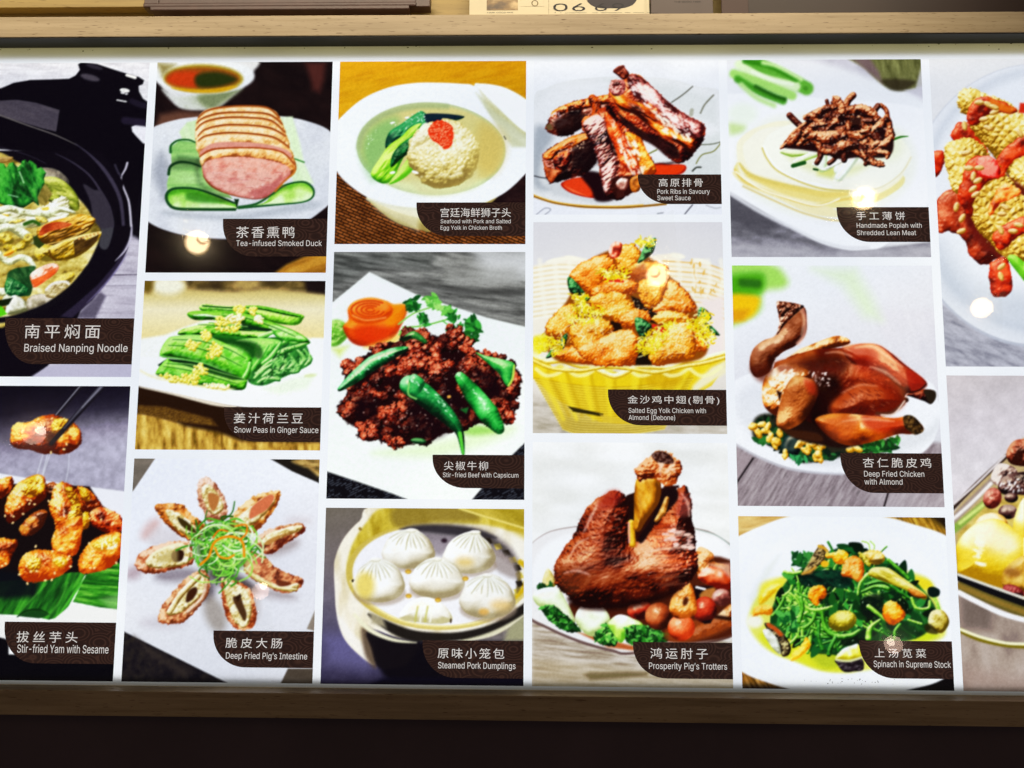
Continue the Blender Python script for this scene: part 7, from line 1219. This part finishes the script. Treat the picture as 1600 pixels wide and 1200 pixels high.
# name plates: corners, Chinese name and its box, English lines, their left / right and base lines
PLATES = {
    'noodle': ([-0.7657, 0.0595], [-0.5719, -0.0078], '南平焖面', [-0.7355, 0.0502], [-0.6254, 0.0298], ['Braised Nanping Noodle'], -0.7344, -0.5837, [0.0103]),
    'yam': ([-0.7331, -0.3696], [-0.5748, -0.4253], '拔丝芋头', [-0.7149, -0.3823], [-0.6294, -0.3974], ['Stir-fried Yam with Sesame'], -0.7127, -0.585, [-0.4111]),
    'duck': ([-0.4543, 0.208], [-0.2996, 0.1515], '茶香熏鸭', [-0.4341, 0.1963], [-0.3483, 0.179], ['Tea-infused Smoked Duck'], -0.4333, -0.3076, [0.167]),
    'peas': ([-0.4397, -0.0687], [-0.2992, -0.1179], '姜汁荷兰豆', [-0.4251, -0.0769], [-0.3265, -0.0919], ['Snow Peas in Ginger Sauce'], -0.4238, -0.3037, [-0.1051]),
    'intestine': ([-0.4402, -0.3788], [-0.3013, -0.4279], '脆皮大肠', [-0.4226, -0.3881], [-0.3439, -0.4019], ['Deep Fried Pig’s Intestine'], -0.4213, -0.3088, [-0.4163]),
    'soup': ([-0.1708, 0.2324], [-0.0115, 0.182], '宫廷海鲜狮子头', [-0.1354, 0.2241], [-0.033, 0.2101], ['Seafood with Pork and Salted', 'Egg Yolk in Chicken Broth'], -0.135, -0.033, [0.201, 0.1914]),
    'beef': ([-0.1409, -0.1348], [-0.0117, -0.1813], '尖椒牛柳', [-0.1245, -0.1438], [-0.0626, -0.1564], ['Stir-fried Beef with Capsicum'], -0.1259, -0.0199, [-0.1662]),
    'dump': ([-0.1502, -0.3888], [-0.0114, -0.4387], '原味小笼包', [-0.1293, -0.3989], [-0.0378, -0.4129], ['Steamed Pork Dumplings'], -0.1284, -0.0224, [-0.4261]),
    'ribs': ([0.1521, 0.2743], [0.2722, 0.2296], '高原排骨', [0.1821, 0.2682], [0.2459, 0.2556], ['Pork Ribs in Savoury', 'Sweet Sauce'], 0.1799, 0.2559, [0.245, 0.2354]),
    'egg': ([0.1062, -0.0413], [0.2711, -0.0921], '金沙鸡中翅(剔骨)', [0.1339, -0.0499], [0.2628, -0.063], ['Salted Egg Yolk Chicken with', 'Almond (Debone)'], 0.135, 0.2437, [-0.0744, -0.0844]),
    'trot': ([0.1379, -0.3885], [0.2721, -0.4365], '鸿运肘子', [0.1614, -0.396], [0.2394, -0.4104], ['Prosperity Pig’s Trotters'], 0.1593, 0.2651, [-0.4239]),
    'popiah': ([0.4377, 0.2249], [0.5669, 0.1732], '手工薄饼', [0.4654, 0.218], [0.5348, 0.2056], ['Handmade Popiah with', 'Shredded Lean Meat'], 0.4653, 0.558, [0.1942, 0.1833]),
    'chick': ([0.4291, -0.1293], [0.567, -0.1845], '杏仁脆皮鸡', [0.4597, -0.1356], [0.5539, -0.1493], ['Deep Fried Chicken', 'with Almond'], 0.4608, 0.5436, [-0.1618, -0.1728]),
    'spin': ([0.4445, -0.3835], [0.5701, -0.4331], '上汤苋菜', [0.4647, -0.3938], [0.5338, -0.4058], ['Spinach in Supreme Stock'], 0.4628, 0.5662, [-0.4183]),
}
try: SANS = bpy.data.fonts.load(bpy.utils.resource_path('LOCAL') + '/datafiles/fonts/Inter.woff2')   # Blender's own interface font
except Exception: SANS = None
def glyph_mesh(o):                               # fill by winding number: outlines of this font may cross themselves
    from mathutils.geometry import interpolate_bezier, delaunay_2d_cdt
    cu = o.to_curve(bpy.context.evaluated_depsgraph_get()); V, E = [], []
    for sp in cu.splines:
        b = sp.bezier_points; P = []
        for i in range(len(b)):
            p, q = b[i], b[(i + 1) % len(b)]; e = q.co - p.co
            flat = (p.handle_right - p.co).cross(e).length + (q.handle_left - q.co).cross(e).length < 1e-4 * max(e.length, 1e-6)
            P += [p.co.copy()] if flat else interpolate_bezier(p.co, p.handle_right, q.handle_left, q.co, 5)[:-1]
        if len(P) > 2: n = len(V); V += [v.to_2d() for v in P]; E += [(n + i, n + (i + 1) % len(P)) for i in range(len(P))]
    o.to_curve_clear(); vs, _, fs, *_r = delaunay_2d_cdt(V, E, [], 0, 1e-5)
    v = np.array([tuple(p) for p in vs]); f = np.array([list(t) for t in fs]); c = v[f].mean(1); A = np.array([tuple(V[i]) for i, _ in E]); B = np.array([tuple(V[j]) for _, j in E]); w = np.zeros(len(c))
    for (ax, ay), (bx, by) in zip(A, B):
        if ay != by:
            x = ax + (c[:, 1] - ay) * (bx - ax) / (by - ay); w += ((ay <= c[:, 1]) & (by > c[:, 1]) & (x > c[:, 0])).astype(int) - ((by <= c[:, 1]) & (ay > c[:, 1]) & (x > c[:, 0])).astype(int)
    me = bpy.data.meshes.new('letters'); me.from_pydata([(x, y, 0) for x, y in v], [], f[np.abs(w) > .5].tolist()); me.update(); return me
def text_mesh(s, x0, x1, zb, zt=None, spread=False, size=None, wmax=None):
    c = bpy.data.curves.new('letters', 'FONT'); c.body = s; c.size = 20; c.resolution_u = 3
    if SANS and s.isascii() or SANS and '’' in s: c.font = SANS
    if spread: c.space_character = 1.
    o = bpy.data.objects.new('letters', c); COL.objects.link(o); bpy.context.view_layer.update()
    def bounds():
        v = [Vector(p) for p in o.bound_box]; return min(p.x for p in v), max(p.x for p in v), min(p.y for p in v), max(p.y for p in v)
    if spread:
        h = (zt - zb); k = h / 18.6; n = len(s); a, b, _, _ = bounds()
        c.space_character = max(1., 1 + ((x1 - x0) / k - (b - a)) / (n - 1) / 20.)
        bpy.context.view_layer.update()
    a, b, lo_, hi = bounds()
    me = glyph_mesh(o); bpy.data.objects.remove(o)
    if spread: sx = (x1 - x0) / (b - a); sz = (zt - zb) / (hi - lo_); oz = zb - lo_ * sz
    else: sx = size[0]; sz = size[1]; oz = zb
    n = len(me.vertices); co = np.empty(n * 3, np.float32); me.vertices.foreach_get('co', co); co = co.reshape(-1, 3)
    out = np.zeros_like(co); out[:, 0] = (co[:, 0] - a) * sx + x0; out[:, 1] = -.0006 - co[:, 2] * .00003; out[:, 2] = co[:, 1] * sz + oz
    me.vertices.foreach_set('co', out.ravel()); me.update(); return me
def text_w(s):
    c = bpy.data.curves.new('w', 'FONT'); c.body = s; c.size = 20
    if SANS: c.font = SANS
    o = bpy.data.objects.new('w', c); COL.objects.link(o); bpy.context.view_layer.update(); w = o.dimensions.x; bpy.data.objects.remove(o); return w
def text_h(s):
    c = bpy.data.curves.new('w', 'FONT'); c.body = s; c.size = 20
    if SANS: c.font = SANS
    o = bpy.data.objects.new('w', c); COL.objects.link(o); bpy.context.view_layer.update(); h = o.dimensions.y; bpy.data.objects.remove(o); return h
CAPH = text_h('H')
for key in pics:
    pic = picture(key)
    if key not in PLATES: continue
    (L, T), (R, B), cn, (cx0, cz1), (cx1, cz0), en, ex0, ex1, base = PLATES[key]
    R = cols[pics[key][0]][1]; rx, ry = .046, (T - B) * .9; bm = bmesh.new()
    pts = [(L, T)] + [(L + rx - rx * math.cos(a), B + ry - ry * math.sin(a)) for a in np.linspace(0, math.pi / 2, 14)] + [(R, B), (R, T)]
    bm.faces.new([bm.verts.new((x, -.0003, z)) for x, z in pts]); bmesh.ops.recalc_face_normals(bm, faces=bm.faces)
    for f in bm.faces:
        if f.normal.y > 0: f.normal_flip()
    part('name_plate', bm, m_plate, pic)
    part('chinese_lettering', text_mesh(cn, cx0, cx1, cz0, cz1, True), m_letter, pic)
    cap = {'noodle': .0113, 'yam': .0108, 'soup': .0060, 'beef': .0066, 'ribs': .0070, 'popiah': .0071, 'egg': .0068, 'chick': .0078}.get(key, .0084)
    sx = (ex1 - ex0) / max(text_w(s) for s in en); sz = cap / CAPH
    for s, z in zip(en, base): part('english_lettering', text_mesh(s, ex0, ex1, z, size=(sx, sz)), m_letter, pic)

# clear cover with a few creased spots, wood rails, dust
part('cover_pane', quads([(XL, XR, ZB, ZT - .001)], -.006), m_pane, label='clear glossy cover reflecting the ceiling lamps')
def crease(cx, cz, rx, rz, rot=0, amp=1.):
    n = 14; bm = bmesh.new(); ca, sa = math.cos(rot), math.sin(rot); g = []
    for j in range(n + 1):
        row = []
        for i in range(n + 1):
            u, v = 2 * i / n - 1, 2 * j / n - 1; x, z = u * rx * 1.4, v * rz * 1.4
            row.append(bm.verts.new((cx + x * ca - z * sa, -.0064, cz + x * sa + z * ca)))
        g.append(row)
    for j in range(n):
        for i in range(n): bm.faces.new((g[j][i], g[j][i + 1], g[j + 1][i + 1], g[j + 1][i]))
    me = bpy.data.meshes.new('film_crease'); bm.to_mesh(me); bm.free()
    at = me.attributes.new('film_ripple', 'FLOAT', 'POINT')
    at.data.foreach_set('value', [max(0, amp * (1 - (((i % (n + 1)) / n * 2 - 1) * 1.4) ** 2 - ((i // (n + 1)) / n * 2 - 1) ** 2 * 1.96)) for i in range((n + 1) ** 2)])
    part('film_crease', me, m_crease)
for q in ((-0.5050, 0.2030, 0.0086, 0.0304, -0.15, 1), (0.1806, 0.1649, 0.0190, 0.0361, 0.1, 1), (0.4467, 0.2549, 0.0247, 0.0114, -0.6, 0.9), (0.4246, 0.2026, 0.0133, 0.0076, -0.3, 0.8), (0.6432, 0.0787, 0.0133, 0.0247, 0, 0.35), (0.6628, 0.1510, 0.0247, 0.0076, -0.25, 0.8), (-0.7352, -0.1234, 0.0247, 0.0104, 0.05, 0.8), (-0.3702, -0.3599, 0.0095, 0.0190, 0.1, 0.7), (-0.3614, -0.3795, 0.0152, 0.0076, 0, 0.6)):
    crease(*q)
RY = -.030
def rail(z0, z1, mat, label):
    bm = BX(XL - .05, XR + .05, RY, .03, z0, z1, bev=.0012); return part('frame_rail', bm, mat, label=label)
part('rail_shade_strip', BX(XL, XR, -.0285, -.0012, .4733, .4744), m_black)  # black strip added to paint the rail's underside as dark shade
rail(.4745, .5063, m_rail, 'pale oak top rail of the frame, serving as a ledge'); rail(-.4865, -.4542, m_rail_low, 'oak bottom rail of the frame in shade')
for x0, x1 in ((XL - .05, XL), (XR, XR + .05)): part('frame_stile', BX(x0, x1, RY + .001, .03, -.4541, .4744, bev=.0012), m_rail_low)
bm = bmesh.new(); rnd = random.Random(4)
for _ in range(34):
    x = rnd.uniform(XL, XR); z = .4735 - abs(rnd.gauss(0, .0035)); r = rnd.uniform(.0003, .0009)
    bmesh.ops.create_icosphere(bm, subdivisions=1, radius=r, matrix=Matrix.Translation((x, -.0008, z)) @ Matrix.Diagonal((rnd.uniform(.8, 2.6), .3, 1, 1)))
part('dust', bm, plain('dust', '6a6250', .9), kind='stuff')
bm = bmesh.new()
for _ in range(30):
    x = rnd.gauss(.43, .03); z = -.4325 - abs(rnd.gauss(0, .005)); r = rnd.uniform(.0002, .0006)
    bmesh.ops.create_icosphere(bm, subdivisions=1, radius=r, matrix=Matrix.Translation((x, -.0066, z)) @ Matrix.Diagonal((rnd.uniform(.8, 2), .3, 1, 1)))
part('dust', bm, bpy.data.materials['dust'], kind='stuff')

# ------------------------------------------------------- below and above it
tag(obj('counter_front', BX(XL - .4, XR + .4, -.006, .02, -1.1, -.4868), plain('dark_laminate', '4c3c40', .45, .12, 9)), kind='structure')
tag(obj('back_wall', BX(XL - .3, XR + .3, .0302, .05, -.4, 1.0), m_back), kind='structure')
bm = BX(XL - .05, -.56, .012, .030, .5460, .62, bev=.001); 
tag(obj('shelf_batten', bm, m_back), 'yellowish wooden batten on the back wall above the left end of the ledge', 'wood batten')
# dark frame standing behind the ledge
fr = tag(empty('dark_display_frame', (-.38, 0, .5265)), 'low dark brown moulded frame standing behind the ledge, left of the cards', 'display frame')
m_dk = plain('dark_stained_wood', '4a3430', .45, .2, 40)
def sub(parent, name, me, mat, label=None):
    o = obj(name, me, mat, parent); o.matrix_parent_inverse = Matrix.Identity(4); o.location = -(W.inverted() @ parent.matrix_world).translation
    if label: o['label'] = label
    return o
bpy.context.view_layer.update()
sub(fr, 'moulding', BX(-.5760, -.1860, -.012, .010, .5262, .5330, bev=.0016), m_dk); sub(fr, 'moulding', BX(-.5880, -.1760, -.009, .012, .5332, .5400, bev=.002), m_dk)
sub(fr, 'panel', BX(-.5790, -.1700, -.004, .012, .5402, .66, bev=.001), m_dk)
for x in (-.5880, -.1780): sub(fr, 'corner_block', BX(x, x + .022, -.006, .0125, .5335, .56, bev=.001), m_dk)

def label_text(s, x0, x1, zb, h_, mat, parent, y, name='lettering'):
    me = text_mesh(s, x0, x1, zb, size=((x1 - x0) / text_w(s), h_ / 20)); co = np.empty(len(me.vertices) * 3, np.float32); me.vertices.foreach_get('co', co); co[1::3] = y; me.vertices.foreach_set('co', co)
    return sub(parent, name, me, mat)
m_card = plain('cream_card', 'dcd4b8', .7, .03, 30); m_ink = plain('black_ink', '15121c', .6); m_grey = plain('grey_card', '5c5250', .6, .06, 20); m_brown = plain('dark_brown_card', '2c1e1a', .55, .1, 12); m_brownink = plain('brown_ink', '7a6846', .7)
# folded leaflet with a small brown photo
lf = tag(empty('leaflet', (-.045, -.02, .5069)), 'cream leaflet with a small brown photo standing on the ledge', 'leaflet'); bpy.context.view_layer.update()
sub(lf, 'card', BX(-.0955, .0212, -.0205, -.0195, .5069, .60), m_card)
M = Mat('brown_photo_print'); nz = M.n('ShaderNodeTexNoise', {'Vector': M.coord((40, 1, 60)), 'Scale': 1., 'Detail': 4}); b = M.n('ShaderNodeBsdfPrincipled', {'Base Color': M.ramp(nz.outputs[0], [(.35, '4a3418'), (.5, '8a6c38'), (.65, 'c8b080')]), 'Roughness': .5}); m_bp = M.surf(b.outputs[0])
sub(lf, 'photo', BX(-.0700, -.0240, -.0209, -.0206, .5182, .55), m_bp); sub(lf, 'photo', BX(-.020, .014, -.0209, -.0206, .5240, .55), m_card)
label_text('TIME GOOD SHI', -.0700, -.031, .5136, .0030, m_ink, lf, -.0208)
label_text('O', -.004, .006, .524, .018, m_brownink, lf, -.0211)
# number card
nc = tag(empty('number_card', (.09, -.02, .5069)), 'cream card printed with large black 06 digits standing on the ledge', 'card'); bpy.context.view_layer.update()
sub(nc, 'card', BX(.0216, .1625, -.0215, -.0200, .5069, .60), m_card)
bm = bmesh.new(); bm.faces.new([bm.verts.new((.114 + .038 * math.cos(t), -.0216, .5385 + .0185 * math.sin(t) * (1 + .3 * abs(math.cos(t))))) for t in np.linspace(0, 2 * math.pi, 30, endpoint=False)]); sub(nc, 'dark_print', bm, plain('dark_violet_print', '2e2830', .6))
label_text('06', .0280, .0750, .5158, .0225, m_ink, nc, -.0219); label_text('69', .0890, .1320, .5158, .0225, m_ink, nc, -.0219)
label_text('· · ——  – —— – –– —', .030, .135, .5115, .005, m_ink, nc, -.0217)
# boxes
gb = tag(empty('grey_box', (.217, -.02, .5069)), 'flat grey printed box on the ledge between the number card and dark box', 'box'); bpy.context.view_layer.update()
sub(gb, 'carton', BX(.1715, .2625, -.0205, .028, .5069, .62, bev=.001), m_grey); label_text('THE GOOD TRIP', .2055, .2440, .5285, .0042, m_ink, gb, -.0207)
tag(obj('paper_slip', BX(.1625, .1700, -.014, -.013, .5145, .60), m_card), 'narrow cream slip between the number card and the grey box', 'paper slip')
bb = tag(empty('dark_brown_box', (.5, -.02, .5069)), 'long dark brown box at the right end of the ledge', 'box'); bpy.context.view_layer.update()
sub(bb, 'carton', BX(.2900, .84, -.0205, .028, .5069, .64, bev=.0015), m_brown); sub(bb, 'flap', BX(.2740, .3130, -.0235, -.0207, .5069, .63, bev=.0008), plain('brown_flap', '473430', .6, .1, 20))

# --------------------------------------------------------- lamps, reflected
m_can = plain('black_lamp_can', '101010', .4)
g_hot = glow('hot_lamp', (1, .80, .48), 40); g_warm = glow('warm_lamp', (1, .55, .18), 17); g_rim = glow('lamp_rim', (1, .55, .18), 9); g_mid = glow('lamp_middle', (1, .70, .34), 24); g_dim = glow('dim_lamp', (1, .68, .52), 11); g_dimhot = glow('dim_lamp_core', (1, .82, .66), 30)
def inv_dir(px, py):                             # where the board shows the lamp, and the way there
    p = np.linalg.solve(HB, [px, py, 1.]); x, z = p[0] / p[2], p[1] / p[2]; d = Vector((x, 0, z)) - CAM; a = CAM + d * ((-.006 - CAM.y) / d.y); r = (a - CAM).normalized(); r.y = -r.y
    return a, r, (a - CAM).length
def disc(r, y, seg=40, sx=1., dx=0, dz=0):
    bm = bmesh.new(); bmesh.ops.create_circle(bm, cap_ends=True, segments=seg, radius=r, matrix=Matrix.Translation((dx, dz, y)) @ Matrix.Diagonal((sx, 1, 1, 1))); return bm
for (px, py, rp, main, ox, oy), lab in zip(((308, 379, 18, 1, .25, .3), (1027, 430, 18, 1, -.15, .2), (1350, 310, 17, 1, -.35, .25), (1534, 481, 14, 2, 0, 0), (53, 677, 15, 0, .4, .3), (407, 924, 12, 0, .2, .5), (1396, 1007, 12, 0, -.2, .2)),
        ('round warm ceiling lamp mirrored in the black lower edge of the duck photo', 'round warm ceiling lamp mirrored over the fried chicken basket photo', 'round warm ceiling lamp mirrored over the pancake photo', 'round warm ceiling lamp mirrored under the corn photo',
         'dim pink ceiling lamp mirrored on the lifted yam piece', 'dim ceiling lamp mirrored beside the fried rolls', 'dim reddish ceiling lamp mirrored on the spinach name plate')):
    a, r, l = inv_dir(px, py); wa = W @ a; wr = W.to_3x3() @ r; t = min((2.75 - wa.z) / wr.z, 4.2); P = wa + wr * t; rad = rp / 1330 * (l + t)
    o = bpy.data.objects.new('ceiling_lamp', None); COL.objects.link(o); tag(o, lab, 'ceiling lamp', 'warm ceiling lamps mirrored in the cover')
    o.matrix_world = Matrix.Translation(P) @ (-wr).to_track_quat('Z', 'Y').to_matrix().to_4x4()
    def lp(name, me, mat):
        q = obj(name, me, mat, o); return q
    bm = bmesh.new(); bmesh.ops.create_cone(bm, cap_ends=True, segments=40, radius1=rad * .8, radius2=rad * 1.12, depth=.14, matrix=Matrix.Translation((0, 0, -.075))); lp('lamp_can', bm, m_can)
    if main:
        lp('lamp_glass', disc(rad, .001), g_rim); lp('lamp_lens', disc(rad * .93, .002), g_mid); lp('lamp_lens', disc(rad * (.80 if main == 1 else .5), .003), g_hot)
    else: lp('lamp_glass', disc(rad, .001), g_dim)
    if main < 2: lp('lamp_core', disc(rad * (.45 if main else .42), .004, dx=-ox * rad * 1.1, dz=oy * rad * 1.3), g_warm if main else g_dimhot)
    if main == 1: lp('lamp_bulb', disc(rad * .36, .006, dx=-ox * rad * 1.3, dz=oy * rad * 1.7), g_hot)
    bm = bmesh.new(); bmesh.ops.create_cone(bm, cap_ends=True, segments=10, radius1=.012, radius2=.012, depth=.5, matrix=Matrix.Translation((0, 0, -.35))); lp('lamp_stem', bm, m_can)
